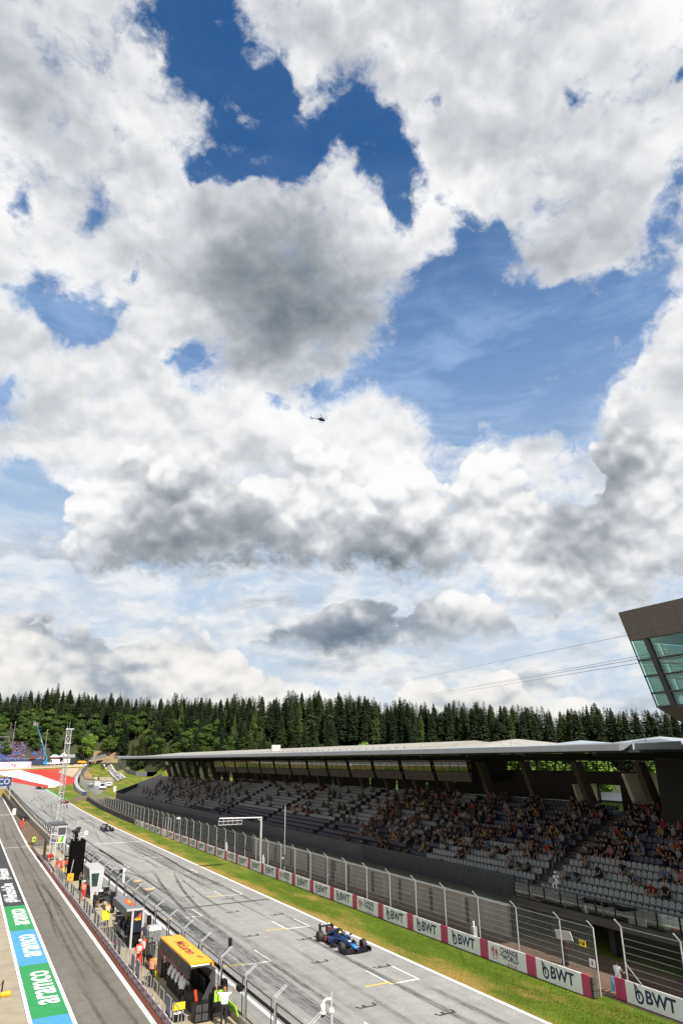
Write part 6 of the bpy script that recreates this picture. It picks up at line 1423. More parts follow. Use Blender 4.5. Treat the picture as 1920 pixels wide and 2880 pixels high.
FRONT = pose(le=(.24, -.10, 1.17), lw=(.17, -.34, 1.15), lh=(.12, -.42, 1.16), re=(-.24, -.08, 1.17), rw=(-.18, -.32, 1.10), rh=(-.14, -.41, 1.10), lk=(.13, -.04, .50))
BEND = pose(waist=(0, -.08, 1.08), chest=(0, -.26, 1.24), collar=(0, -.34, 1.34), neck=(0, -.39, 1.40), head=(0, -.46, 1.48), crown=(0, -.50, 1.57), ls=(.19, -.31, 1.31), le=(.24, -.42, 1.10), lw=(.18, -.62, 1.06), lh=(.15, -.70, 1.05), rs=(-.19, -.31, 1.31), re=(-.24, -.42, 1.10), rw=(-.18, -.62, 1.06), rh=(-.15, -.70, 1.05))
ARMUP = pose(le=(.42, -.10, 1.45), lw=(.42, -.28, 1.62), lh=(.42, -.34, 1.70), re=(-.42, -.08, 1.42), rw=(-.44, -.28, 1.52), rh=(-.44, -.36, 1.58))
def sit_pose(lean=0.0, arms=0):
    # seat height .45; hip at origin height .55
    d = dict(pelvis=(0, 0, .56, .145), waist=(0, -lean * .3, .72, .135), chest=(0, -lean * .8, .93, .15), collar=(0, -lean, 1.06, .10), neck=(0, -lean * 1.1, 1.13, .055), head=(0, -lean * 1.2 - .03, 1.24, .10), crown=(0, -lean * 1.2 - .02, 1.33, .085),
             ls=(.19, -lean, 1.03, .07), le=(.24, -lean - .06, .78, .05), lw=(.17, -.32, .66, .036), lh=(.14, -.40, .66, .035), rs=(-.19, -lean, 1.03, .07), re=(-.24, -lean - .06, .78, .05), rw=(-.17, -.32, .66, .036), rh=(-.14, -.40, .66, .035),
             lhip=(.10, -.04, .53, .10), lk=(.13, -.45, .54, .068), la=(.13, -.43, .12, .046), lt=(.14, -.58, .06, .04), rhip=(-.10, -.04, .53, .10), rk=(-.13, -.45, .54, .068), ra=(-.13, -.43, .12, .046), rt=(-.14, -.58, .06, .04))
    if arms == 1: d.update(lw=(.08, -.30, .95, .036), lh=(.06, -.28, 1.08, .035), le=(.25, -.22, .85, .05))
    if arms == 2: d.update(rw=(-.3, -.1, 1.30, .036), rh=(-.28, -.16, 1.38, .035), re=(-.36, -.05, 1.08, .05))
    return d
def tag_of(name, short=False, shorts=False):
    if name in ('crown',): return 3
    if name in ('head', 'neck', 'lh', 'rh', 'lw', 'rw'): return 0
    if name in ('le', 're'): return 0 if short else 1
    if name in ('la', 'ra'): return 0 if shorts else 2
    if name in ('lt', 'rt'): return 4
    if name in ('pelvis', 'lhip', 'rhip', 'lk', 'rk'): return 2
    return 1
def body_mesh(J, sub, short=True, shorts=False):
    """one continuous skinned surface grown on the joints, coloured by the nearest bone"""
    names = list(J); me = bpy.data.meshes.new('body')
    me.from_pydata([J[n][:3] for n in names], [(names.index(a), names.index(b)) for a, b in EDG], [])
    o = bpy.data.objects.new('body', me); COL.objects.link(o)
    sk = o.modifiers.new('skin', 'SKIN'); sk.use_smooth_shade = True
    ly = me.skin_vertices[0].data
    for i, n in enumerate(names):
        r = J[n][3]
        rx, ry = (r * 1.18, r * .86) if n in ('pelvis', 'waist', 'chest', 'collar') else (r, r)
        ly[i].radius = (rx, ry); ly[i].use_root = n == 'pelvis'
    if sub: s = o.modifiers.new('sub', 'SUBSURF'); s.levels = sub; s.render_levels = sub
    dg = bpy.context.evaluated_depsgraph_get(); dg.update()
    r = bpy.data.meshes.new_from_object(o.evaluated_get(dg)); r.name = 'body'
    bpy.data.objects.remove(o)
    segs = []
    for a, b in EDG:
        A, B = Vector(J[a][:3]), Vector(J[b][:3]); segs.append((A, B, a, b))
    r.materials.clear()
    mi = []
    for p in r.polygons:
        c = p.center; best = (9, None)
        for A, B, a, b in segs:
            t = max(0, min(1, (c - A).dot(B - A) / max(1e-9, (B - A).length_squared))); d = (A + (B - A) * t - c).length - .6 * (J[a][3] * (1 - t) + J[b][3] * t)
            if d < best[0]: best = (d, a if t < .5 else b, a, b, t)
        n = best[1]
        if (best[2], best[3]) in (('ls', 'le'), ('rs', 're')): t_ = 1 if best[4] < (.62 if short else 2) else 0
        elif (best[2], best[3]) in (('le', 'lw'), ('re', 'rw')): t_ = 0 if short else (1 if best[4] < .85 else 0)
        elif (best[2], best[3]) in (('lhip', 'lk'), ('rhip', 'rk')): t_ = 2 if not shorts or best[4] < .8 else 0
        elif (best[2], best[3]) in (('lk', 'la'), ('rk', 'ra')): t_ = 0 if shorts else 2
        elif (best[2], best[3]) in (('pelvis', 'waist'),): t_ = 2 if best[4] < .45 else 1
        elif (best[2], best[3]) == ('head', 'crown') or (best[2], best[3]) == ('neck', 'head'):
            t_ = 3 if (best[4] > .35 and best[3] == 'crown') or (c.y > Vector(J['head'][:3]).y + .03 and best[3] == 'head' and best[4] > .5) or (best[3] == 'crown' and c.y > J['head'][1] + .02) else 0
        else: t_ = tag_of(n, short, shorts)
        mi.append(t_)
    r.polygons.foreach_set('material_index', mi)
    r.polygons.foreach_set('use_smooth', [True] * len(mi))
    return r
def dressed(me, mats):
    m = me.copy(); m.materials.clear()
    for x in mats: m.materials.append(x)
    m.polygons.foreach_set('material_index', [p.material_index for p in me.polygons])
    return m
_pm = {}
def person(label, x, y, z, rz, J, shirt, legs, head=None, skin=None, vest=None, cap=None, short=True, shorts=False, sc=1.0, key=None):
    k = (id(J), short, shorts)
    if k not in _pm: _pm[k] = body_mesh(J, 2, short, shorts)
    me = dressed(_pm[k], [skin or M_SKIN, shirt, legs, head or M_HAIR, M_SHOE])
    mi = [p.material_index for p in _pm[k].polygons]
    me.polygons.foreach_set('material_index', mi)
    o = tag(obj('person', me, None, (x, y, z), (0, 0, rz), (sc,) * 3), label, 'person')
    hx, hy, hz, _ = J['head']
    if cap: MB().ball((hx, hy + .005, hz + .055), (.115, .125, .085), 12, 6).build('cap', cap, o, True)
    if vest:
        cx, cy, cz, _ = J['chest']; px, py, pz, _ = J['waist']
        MB().rings([[(cx_ + rx * math.cos(2 * math.pi * i / 14), cy_ + ry * math.sin(2 * math.pi * i / 14), cz_) for i in range(14)] for cx_, cy_, cz_, rx, ry in ((px, py, pz - .10, .20, .165), (px, py, pz + .02, .195, .165), (cx, cy, cz, .225, .175), (cx, cy, cz + .10, .20, .14))], 0, True, False).build('vest', vest, o, True)
    # hands with separate fingers
    for s in ('l', 'r'):
        W_, Hn = Vector(J[s + 'w'][:3]), Vector(J[s + 'h'][:3]); d = (Hn - W_).normalized(); side = d.cross(Vector((0, 0, 1)) if abs(d.z) < .9 else Vector((0, 1, 0))).normalized(); mb = MB()
        for i, ln in enumerate((.07, .08, .075, .06)):
            b = Hn + side * (.022 * (i - 1.5)) + d * .02; m_ = b + d * ln * .6; mb.tube(b, m_, .009, 5).tube(m_, m_ + d * ln * .4 + side.cross(d) * .02, .008, 5)
        mb.tube(Hn + side * .03 - d * .02, Hn + side * .06 + d * .03, .010, 5)
        mb.build('fingers', skin or M_SKIN, o)
    return o
RS = mat('marshal_red', (.62, .03, .015), .75, .1, 6); ORV = mat('marshal_vest', (.75, .22, .14), .7, .25, 7); WH = mat('white_shirt', (.66, .65, .68), .75, .08, 6); BKC = mat('black_cloth_wear', (.012, .012, .014), .8, .2, 6); ORS = mat('orange_shirt', (.75, .20, .02), .75, .1, 6); NVC = mat('navy_team_wear', (.012, .016, .035), .75, .2, 6); GRL = mat('lilac_grey_shirt', (.40, .38, .42), .75, .1, 6)
WCAP = mat('white_cap', (.7, .7, .7), .6, .05, 6); PKV = mat('pink_white_vest', (.72, .42, .40), .7, .35, 9); GINGER = mat('ginger_hair', (.30, .11, .03), .7, .2, 9); LBL = mat('light_blue_cloth', (.10, .40, .70), .7, .1, 6)
SITF = sit_pose(.22, 0)
def make_people():
    person('marshal in red overalls and white cap standing by the dark tool cabinet', 11.6, 51.3, .1, rad(-35), FRONT, RS, RS, vest=PKV, cap=WCAP, short=False)
    person('marshal in orange shirt with yellow flag beside the orange stand', 11.55, 47.4, .1, rad(120), STAND_J, ORS, BKC, vest=ORV)
    person('woman in white shirt seen behind the red marshal at the dark cabinet', 12.6, 48.4, .1, rad(80), STAND_J, WH, BKC, head=ORS)
    person('person in white shirt bending over the console of the orange stand', 12.0, 42.6, .1, rad(130), BEND, WH, BKC)
    for i, y in enumerate((43.6, 44.4, 45.2, 46.0)):
        person('engineer in white shirt on the orange stand, %s from its near end' % ORD[i], 12.15, y, .35, rad(90), SITF, WH, BKC)
    person('woman in white shirt with both arms raised at the bottom edge', 13.35, 39.3, .1, rad(160), ARMUP, WH, BKC, head=GINGER)
    person('marshal in red overalls and white cap beside the silver stand', 11.7, 77.3, .1, rad(150), STAND_J, RS, RS, vest=ORV, cap=WCAP)
    person('cameraman in black clothes with ginger hair filming on the walkway', 11.75, 70.9, .1, rad(110), FRONT, BKC, BKC, head=GINGER, short=False)
    person('man in white shirt and black shorts leaning on the monitor desk', 12.45, 73.4, .1, rad(110), BEND, WH, BKC, shorts=True)
    person('marshal in orange and white vest holding the fluorescent yellow board', 11.95, 65.5, .1, rad(30), FRONT, ORS, BKC, vest=PKV)
    person('team member in navy kit with red chest print by the foil cabinet', 13.0, 56.2, .1, rad(0), STAND_J, NVC, NVC)
    for i, y in enumerate((58.0, 59.4, 60.8)):
        person('engineer in navy kit on the dark blue stand, %s from its near end' % ORD[i], 12.1, y, .40, rad(90), SITF, NVC, NVC)
    person('marshal in red with pink vest half hidden behind the red marshal', 12.1, 52.4, .1, rad(-60), STAND_J, RS, BKC, vest=PKV)
    person('marshal in red with white helmet leaning at the railing by the platform', 11.75, 96.2, .1, rad(200), BEND, RS, RS, cap=WCAP, short=False)
    person('marshal in red waistcoat and dark helmet by the yellow-edged platform', 12.3, 95.9, .1, rad(190), STAND_J, RS, BKC, cap=mat('grey_helmet', (.3, .3, .3), .4, .1, 5))
    person('person in grey shirt standing beside the far end of the silver stand', 12.2, 83.4, .1, rad(60), FRONT, GRL, BKC)
    for i, y in enumerate((79.3, 80.4, 81.4)):
        person('engineer in lilac grey shirt on the silver stand, %s from its near end' % ORD[i], 12.5, y, .35, rad(90), SITF, GRL, BKC)
    person('marshal in red overalls alone at the far pit wall', 11.5, 160.6, T(11.5, 160.6), rad(20), STAND_J, RS, RS, cap=WCAP, short=False, sc=1.05)
    person('person in white trousers and dark top leaning at the gate gap', 34.35, 33.05, 0, rad(100), FRONT, WH, WH, short=True, head=M_HAIR)
    person('cap-wearing man in white sitting on the front seats by the aisle', 41.3, 44.6, row_z(1) + .05, rad(-75), sit_pose(.15, 1), WH, WH, cap=WCAP)
    person('person in dark shirt standing in the undercroft behind the near fence', 38.2, 30.0, 0, rad(-80), STAND_J, mat('patterned_shirt', (.2, .2, .25), .8, .5, 12), BKC)
    person('person in pale shorts standing in the undercroft at the right edge', 38.0, 27.6, 0, rad(-60), STAND_J, mat('grey_shirt', (.2, .2, .2), .8, .3, 6), GRL, shorts=True)
    person('person walking on the access road in white', 66.0, 366, T(66, 366) + .05, rad(10), STAND_J, WH, BKC, sc=1.1)
    person('person walking on the access road beside the one in white', 66.9, 365, T(66.9, 365) + .05, rad(10), STAND_J, GRL, WH, sc=1.1)
    person('single person further up the access road', 68.0, 392, T(68, 392) + .05, rad(0), STAND_J, NVC, GRL, sc=1.1)
    person('marshal in orange vest on the dirt track by the fence', 54.2, 372, T(54.2, 372) + .05, rad(0), STAND_J, ORS, GRL, sc=1.1)
    f = wthing('yellow_flag', 'furled yellow flag held beside the orange-shirted marshal', 'flag', (11.7, 47.3, .1))
    wb(MB().hexa([(11.72, 47.2, .35), (11.76, 47.2, .35), (11.76, 47.28, .35), (11.72, 47.28, .35), (11.66, 47.1, 1.0), (11.84, 47.1, 1.0), (11.84, 47.3, 1.0), (11.66, 47.3, 1.0)]), 'cloth', mat('bright_yellow', (.78, .62, .02)), f); wb(MB().tube((11.74, 47.24, .12), (11.76, 47.2, 1.15), .012, 5), 'stick', M_BLACK, f)
    f = wthing('yellow_flag', 'furled yellow flag hanging left of the red marshal at the cabinet', 'flag', (11.35, 51.9, .1))
    wb(MB().hexa([(11.32, 51.8, .25), (11.36, 51.8, .25), (11.36, 51.9, .25), (11.32, 51.9, .25), (11.28, 51.75, .95), (11.42, 51.75, .95), (11.42, 51.95, .95), (11.28, 51.95, .95)]), 'cloth', mat('bright_yellow', (.78, .62, .02)), f)
    t = wthing('towel', 'light blue towel hanging beside the person in the gate gap', 'towel', (34.1, 33.2, 0))
    wb(MB().hexa([(34.0, 33.15, .25), (34.05, 33.15, .25), (34.05, 33.35, .25), (34.0, 33.35, .25), (34.02, 33.18, .95), (34.06, 33.18, .95), (34.06, 33.32, .95), (34.02, 33.32, .95)]), 'cloth', LBL, t)
    c = wthing('video_camera', 'black shoulder video camera held by the cameraman', 'camera', (11.9, 70.8, 1.4))
    wb(MB().box(12.0, 12.5, 70.66, 70.9, 1.52, 1.78).tube((12.5, 70.78, 1.65), (12.72, 70.78, 1.65), .08, 8), 'body', M_BLACK, c)
make_people()

# spectators
SHIRTS = [('white', (.50, .50, .50), 20), ('black', (.012, .012, .013), 34), ('orange', (.55, .085, .012), 5), ('navy blue', (.012, .016, .04), 16), ('grey', (.08, .08, .085), 16), ('red', (.45, .025, .02), 5), ('light blue', (.16, .30, .50), 5), ('olive', (.08, .085, .04), 5), ('yellow', (.65, .42, .06), 2), ('pink', (.55, .22, .24), 2)]
SHIRTS = [(n, tuple(v * .42 for v in c), w) for n, c, w in SHIRTS]
def make_crowd():
    R = random.Random(21)
    poses = [sit_pose(.02, 0), sit_pose(.18, 0), sit_pose(.30, 0), sit_pose(.05, 1), sit_pose(.02, 2)]
    base = [dressed(body_mesh(p, 1, R.random() < .8, i % 2 == 0), [M_SKIN, M_OSHIRT, M_OLEGS, M_OHAIR, M_SHOE]) for i, p in enumerate(poses)]
    low = [body_mesh(p, 0, True, i % 2 == 0) for i, p in enumerate(poses)]
    pop = [s for s in SHIRTS for _ in range(s[2])]
    spots = []
    def dens(y, k):
        if y < 47: return .0 if k < 2 else (.10 if k < 5 and y > 38 else (.62 if k > 5 else (.75 if y < 36 else .25)))
        if y < 66: return .08 if k < 2 else (.26 if k < 4 else .58)
        if y < 84: return .45 if k < 2 and y < 76 else (.10 if k < 3 else .62 if y < 80 else .30)
        if y < 108: return .03 if k < 5 else .11
        if y < 128: return .02 if k < 6 else .06
        if y < 150: return .02 if k < 4 else .06
        return .02 if k < 4 else .09
    y = 26.0
    while y < 205:
        if not in_aisle(y, .9):
            cl = .35 + .8 * (math.sin(y * .9) * .5 + .5)
            for k in range(ROWS):
                c2 = cl * (.6 + .8 * (math.sin(y * .37 + k * 1.7) * .5 + .5))
                if R.random() < dens(y, k) * min(1.25, c2): spots.append((y, k))
        y += .5
    def sc(s): return row_x(s[1]) ** 2 + s[0] ** 2 + (1e6 if s[0] < 33 - .3 * s[1] else 0)
    spots.sort(key=sc)
    mats = [M_SKIN, M_SHOE, M_HAIR, mat('spectator_trousers', (.035, .04, .055), .8, .4, 3)] + [mat('crowd_' + n.replace(' ', '_'), c, .8, .15, 5) for n, c, _ in SHIRTS]
    crowd = MB(); named = {}
    for i, (y, k) in enumerate(spots):
        n, c, _ = R.choice(pop); x, z = row_x(k) + .50, row_z(k); rz = rad(-90 + R.uniform(-25, 25)); s = R.uniform(.92, 1.08)
        if i < 300:
            j = R.randrange(len(base))
            o = obj('person', base[j], None, (x, y + R.uniform(-.06, .06), z - .03), (0, 0, rz), (s, s, s)); o.color = (*c, 1)
            si = sum(1 for q in AISLES if q < y)
            sec = ['right of nearest stairs', 'right of balustrade stairs', 'between first and second stairs', 'between second and third stairs', 'between third and fourth stairs'][min(si, 4)]
            tag(o, 'spectator in %s top, %s row, %s' % (n, (ORD + ['thirteenth', 'fourteenth', 'topmost'])[k], sec), 'person', 'spectators under the grandstand roof'); named.setdefault(o['label'], []).append(o)
        else:
            me = low[R.randrange(len(low))]; cs, sn = math.cos(rz) * s, math.sin(rz) * s; si = [q[0] for q in SHIRTS].index(n)
            o = len(crowd.v); crowd.v += [(x + v.co.x * cs - v.co.y * sn, y + v.co.x * sn + v.co.y * cs, z - .03 + v.co.z * s) for v in me.vertices]
            for p in me.polygons: crowd.f.append(tuple(q + o for q in p.vertices)); crowd.m.append({0: 0, 1: 4 + si, 2: 3, 3: 2, 4: 1}[p.material_index])
    for l, os in named.items():
        os.sort(key=lambda o: o.location.y)
        for i, o in enumerate(os):
            if len(os) > 1: o['label'] = '%s, %s from right' % (l, (ORD + ['thirteenth', 'fourteenth', 'fifteenth', 'sixteenth'])[i])
    tag(crowd.build('spectators', mats), 'many more spectators seated further back under the grandstand roof', 'crowd', kind='stuff')
    print('spectators', len(spots))
make_crowd()

# ------------------------------------------------------------------ helicopter
def helicopter():
    hx, hy, hz = 168.18 * 1.18, 350 * 1.18, 12.83 + (214.39 - 12.83) * 1.18
    g = thing('helicopter', 'small black helicopter flying high in front of the white clouds', 'helicopter', (hx, hy, hz), rad(-22))
    g.rotation_euler = (0, rad(6), rad(-22))
    B = mat('helicopter_black', (.004, .004, .005), .5, .2, 2, spec=.1)
    # nose towards +X
    secs = [(2.9, .25, -.45, -.05), (2.5, .6, -.85, .35), (1.6, .82, -1.05, .85), (.4, .86, -1.1, 1.0), (-.8, .72, -1.0, .95), (-1.8, .42, -.55, .75), (-2.6, .26, -.1, .55)]
    mb = MB(); mb.rings([[(x, p[0], p[2]) for p in superring(0, w, a, b, 14, 2.3)] for x, w, a, b in secs])
    mb.build('fuselage', B, g, True)
    MB().rings([[(x, p[0], p[2]) for p in superring(0, w, a, b, 8, 2)] for x, w, a, b in ((-2.5, .24, -.05, .5), (-5.2, .14, .12, .4), (-7.6, .09, .2, .38))]).build('tail_boom', B, g, True)
    MB().prism([(-7.3, 0, .3), (-7.8, 0, .3), (-8.6, 0, 1.7), (-8.2, 0, 1.75)], (0, .08, 0)).prism([(-7.3, 0, .28), (-7.8, 0, .28), (-8.1, 0, -.8), (-7.8, 0, -.8)], (0, .08, 0)).build('tail_fin', B, g)
    MB().box(-6.6, -6.1, -1.0, 1.0, .25, .31).build('tailplane', B, g)
    MB().tube((.2, 0, .9), (.1, 0, 1.75), .18, 8).ball((.1, 0, 1.7), (.35, .35, .16), 8, 5).box(-.9, .9, -.4, .4, .9, 1.25).build('rotor_mast', B, g)
    for a in (20, 140, 260):
        b = MB().box(.3, 5.2, -.14, .14, 0, .04).build('rotor_blade', B, g); b.location = (.1, 0, 1.78); b.rotation_euler = (0, rad(-2), rad(a))
    b = MB().box(-.9, .9, -.02, .02, -.06, .06).build('tail_rotor', B, g); b.location = (-7.7, .15, .5); b.rotation_euler = (0, rad(50), 0)
    for s in (-1, 1): MB().path([(1.9, s * .95, -1.55), (2.2, s * .95, -1.75), (-1.2, s * .95, -1.75)], .06, 6).tube((1.1, s * .7, -.95), (1.1, s * .95, -1.75), .05, 5).tube((-.6, s * .6, -.9), (-.6, s * .95, -1.75), .05, 5).build('skid', B, g)
    MB().ball((2.7, 0, -1.0), .35, 10, 6).build('camera_ball', B, g, True)
    MB().hexa([(1.7, -.6, .2), (2.55, -.45, -.1), (2.55, .45, -.1), (1.7, .6, .2), (1.7, -.5, .8), (2.4, -.38, .32), (2.4, .38, .32), (1.7, .5, .8)]).build('windscreen', mat('cockpit_glass', (.05, .06, .07), .08, .1, 3), g)
helicopter()

# ------------------------------------------------------------------ trees
def leaf_mat(name, c1, c2, c3, sc=.5):
    m = bpy.data.materials.new(name); m.use_nodes = True; N = m.node_tree.nodes; L = m.node_tree.links
    b = N['Principled BSDF']; b.inputs['Roughness'].default_value = .75; b.inputs['Specular IOR Level'].default_value = .2
    oi = N.new('ShaderNodeObjectInfo'); g = N.new('ShaderNodeNewGeometry')
    n = N.new('ShaderNodeTexNoise'); n.inputs['Scale'].default_value = sc; n.inputs['Detail'].default_value = 4; L.new(g.outputs['Position'], n.inputs[0])
    r = N.new('ShaderNodeMapRange'); r.inputs[1].default_value = .3; r.inputs[2].default_value = .7; L.new(n.outputs['Fac'], r.inputs[0])
    a = N.new('ShaderNodeMix'); a.data_type = 'RGBA'; a.inputs[6].default_value = (*c1, 1); a.inputs[7].default_value = (*c2, 1); L.new(r.outputs[0], a.inputs[0])
    r2 = N.new('ShaderNodeMapRange'); r2.inputs[1].default_value = .45; r2.inputs[2].default_value = 1.0; r2.inputs[4].default_value = .85; L.new(oi.outputs['Random'], r2.inputs[0])
    x = N.new('ShaderNodeMix'); x.data_type = 'RGBA'; x.inputs[7].default_value = (*c3, 1); L.new(r2.outputs[0], x.inputs[0]); L.new(a.outputs[2], x.inputs[6])
    L.new(x.outputs[2], b.inputs['Base Color'])
    return m
M_NEEDLE = leaf_mat('spruce_needles', (.005, .010, .003), (.012, .021, .005), (.032, .044, .010), .35)
M_NEEDLEL = leaf_mat('larch_needles', (.028, .048, .010), (.048, .075, .016), (.055, .085, .018), .35)
M_LEAF = leaf_mat('broad_leaves', (.022, .045, .007), (.048, .084, .014), (.070, .112, .020), .5)
M_LEAFB = leaf_mat('sunlit_lime_leaves', (.058, .115, .012), (.11, .18, .025), (.10, .17, .022), .5)
M_BARK = mat('spruce_bark', (.20, .15, .11), .9, .3, 2, stretch=(1, 1, .2)); M_BARKD = mat('dark_bark', (.05, .04, .03), .9, .3, 2)
def spruce(seed, H=24.0, z0=.14, rmax=2.5, step=.46, nb=9, lean=.0):
    """whorls of drooping boughs, each a rib with hanging side twigs"""
    R = random.Random(seed); mb = MB(); z = H * z0
    while z < H * .985:
        t = (z - H * z0) / (H * (1 - z0)); rr = rmax * (1 - t) ** .70 * (1.0 if t > .10 else .55 + 4.5 * t) + .12
        n = max(4, int(nb * (1 - t * .45))); a0 = R.uniform(0, 6.28)
        for i in range(n):
            a = a0 + 6.283 * i / n + R.uniform(-.3, .3); L = rr * R.uniform(.62, 1.18); c, s = math.cos(a), math.sin(a)
            up = L * R.uniform(.0, .22) if t > .6 else -L * R.uniform(.10, .34)
            p0 = Vector((c * .05, s * .05, z)); p1 = Vector((c * L * .55, s * L * .55, z + up * .35)); p2 = Vector((c * L, s * L, z + up * .75 - L * .12))
            q = Vector((-s, c, 0)); w0, w1 = .10 + L * .10, .12 + L * .19
            dr = Vector((0, 0, -.16 - L * .10))
            mb.add([p0 - q * w0, p0 + q * w0, p1 + q * w1 + dr, p1 - q * w1 + dr, p2 + dr * .5, p1 + Vector((0, 0, .05))], [(0, 1, 5), (1, 2, 5), (2, 4, 5), (4, 3, 5), (3, 0, 5)])
            if L > .9:
                m_ = p0 + (p1 - p0) * .6; mb.add([m_, p1, (m_ + p1) / 2 + q * w1 * 1.5 + dr * 1.8, (m_ + p1) / 2 - q * w1 * 1.5 + dr * 1.8], [(0, 1, 2), (1, 0, 3)])
        z += step * R.uniform(.8, 1.25) * (1.15 - .5 * t)
    mb.tube((0, 0, H * .955), (0, 0, H * 1.01), .12, 4, 0, .02)
    return mb
def trunk_mesh(H, r, m): return MB().tube((0, 0, -.6), (0, 0, H * .97), r, 7, 0, r * .15).mesh('trunk', m)
def broad(seed, H=11.0, r=4.2, n=2300, leaf=.34):
    R = random.Random(seed); mb = MB(); blobs = []
    for i in range(15):
        a = R.uniform(0, 6.28); q = R.uniform(.0, .62) * r; zz = H * R.uniform(.34, .86); blobs.append((q * math.cos(a), q * math.sin(a), zz, r * R.uniform(.30, .52) * (1.15 - .5 * zz / H)))
    blobs.append((0, 0, H * .9, r * .32))
    for i in range(n):
        bx, by, bz, br = R.choice(blobs)
        d = Vector((R.gauss(0, 1), R.gauss(0, 1), R.gauss(0, 1))).normalized(); p = Vector((bx, by, bz)) + Vector((d.x, d.y, d.z * .85)) * br * R.uniform(.72, 1.08)
        nrm = (d + Vector((R.uniform(-.7, .7), R.uniform(-.7, .7), R.uniform(-.3, .9)))).normalized(); u = nrm.cross(Vector((0, 0, 1)) if abs(nrm.z) < .9 else Vector((1, 0, 0))).normalized(); w = nrm.cross(u); s = leaf * R.uniform(.6, 1.3)
        mb.quad(p + u * s, p + w * s * .7, p - u * s, p - w * s * .7)
    return mb
def broad_trunk(seed, H, r):
    R = random.Random(seed); mb = MB().tube((0, 0, -.4), (0, 0, H * .5), r, 7, 0, r * .55)
    for i in range(6):
        a = R.uniform(0, 6.28); mb.tube((0, 0, H * R.uniform(.28, .48)), (math.cos(a) * H * .22, math.sin(a) * H * .22, H * R.uniform(.6, .8)), r * .4, 5, 0, r * .1)
    return mb.mesh('trunk', M_BARKD)
SKYL = [(-15, 4.8), (1.3, 4.91), (5.2, 5.32), (10.7, 4.84), (17.2, 4.75), (20.8, 4.89), (25.8, 5.3), (31.3, 4.55), (35, 4.12), (37.8, 4.15), (41.9, 3.7), (44.8, 3.4), (46.4, 3.68), (48.6, 3.4), (51.1, 3.1), (70, 3.0)]
def skyline(a):
    for (a0, e0), (a1, e1) in zip(SKYL, SKYL[1:]):
        if a0 <= a <= a1: return e0 + (e1 - e0) * (a - a0) / (a1 - a0)
    return 3.5
_U = ['', 'first', 'second', 'third', 'fourth', 'fifth', 'sixth', 'seventh', 'eighth', 'ninth', 'tenth', 'eleventh', 'twelfth', 'thirteenth', 'fourteenth', 'fifteenth', 'sixteenth', 'seventeenth', 'eighteenth', 'nineteenth']
def nth(i):
    if i < 20: return _U[i]
    t, u = divmod(i, 10); return ['twentieth', 'thirtieth', 'fortieth', 'fiftieth'][t - 2] if not u else ['twenty', 'thirty', 'forty', 'fifty'][t - 2] + '-' + _U[u]
def place_of(a):
    for lim, t in ((3.5, 'above the far blue grandstand'), (7.0, 'above the white tents and lattice mast'), (9.5, 'above the access road'), (13, 'above the swept tip of the stand roof'), (17, 'above the far third of the stand roof'), (21, 'left of the white hatch on the roof'), (25, 'right of the white hatch on the roof'), (29, 'left of the lime clump behind the roof'), (33, 'above the lime clump behind the roof'), (37, 'above the lone lime tree behind the roof'), (41, 'under the thin overhead cable'), (45, 'above the glazed roof lights'), (49, 'just left of the glass tower'), (99, 'below the glass tower')):
        if a < lim: return t
def relabel(objs):
    d = {}
    for o in objs: d.setdefault((o['label'], place_of(math.degrees(math.atan2(o.location.x, o.location.y)))), []).append(o)
    for (l, pl), os in d.items():
        os.sort(key=lambda o: o.location.x / o.location.y)
        for i, o in enumerate(os): o['label'] = '%s %s' % (l, pl) + ('' if len(os) == 1 else ', %s from the left' % nth(i + 1))
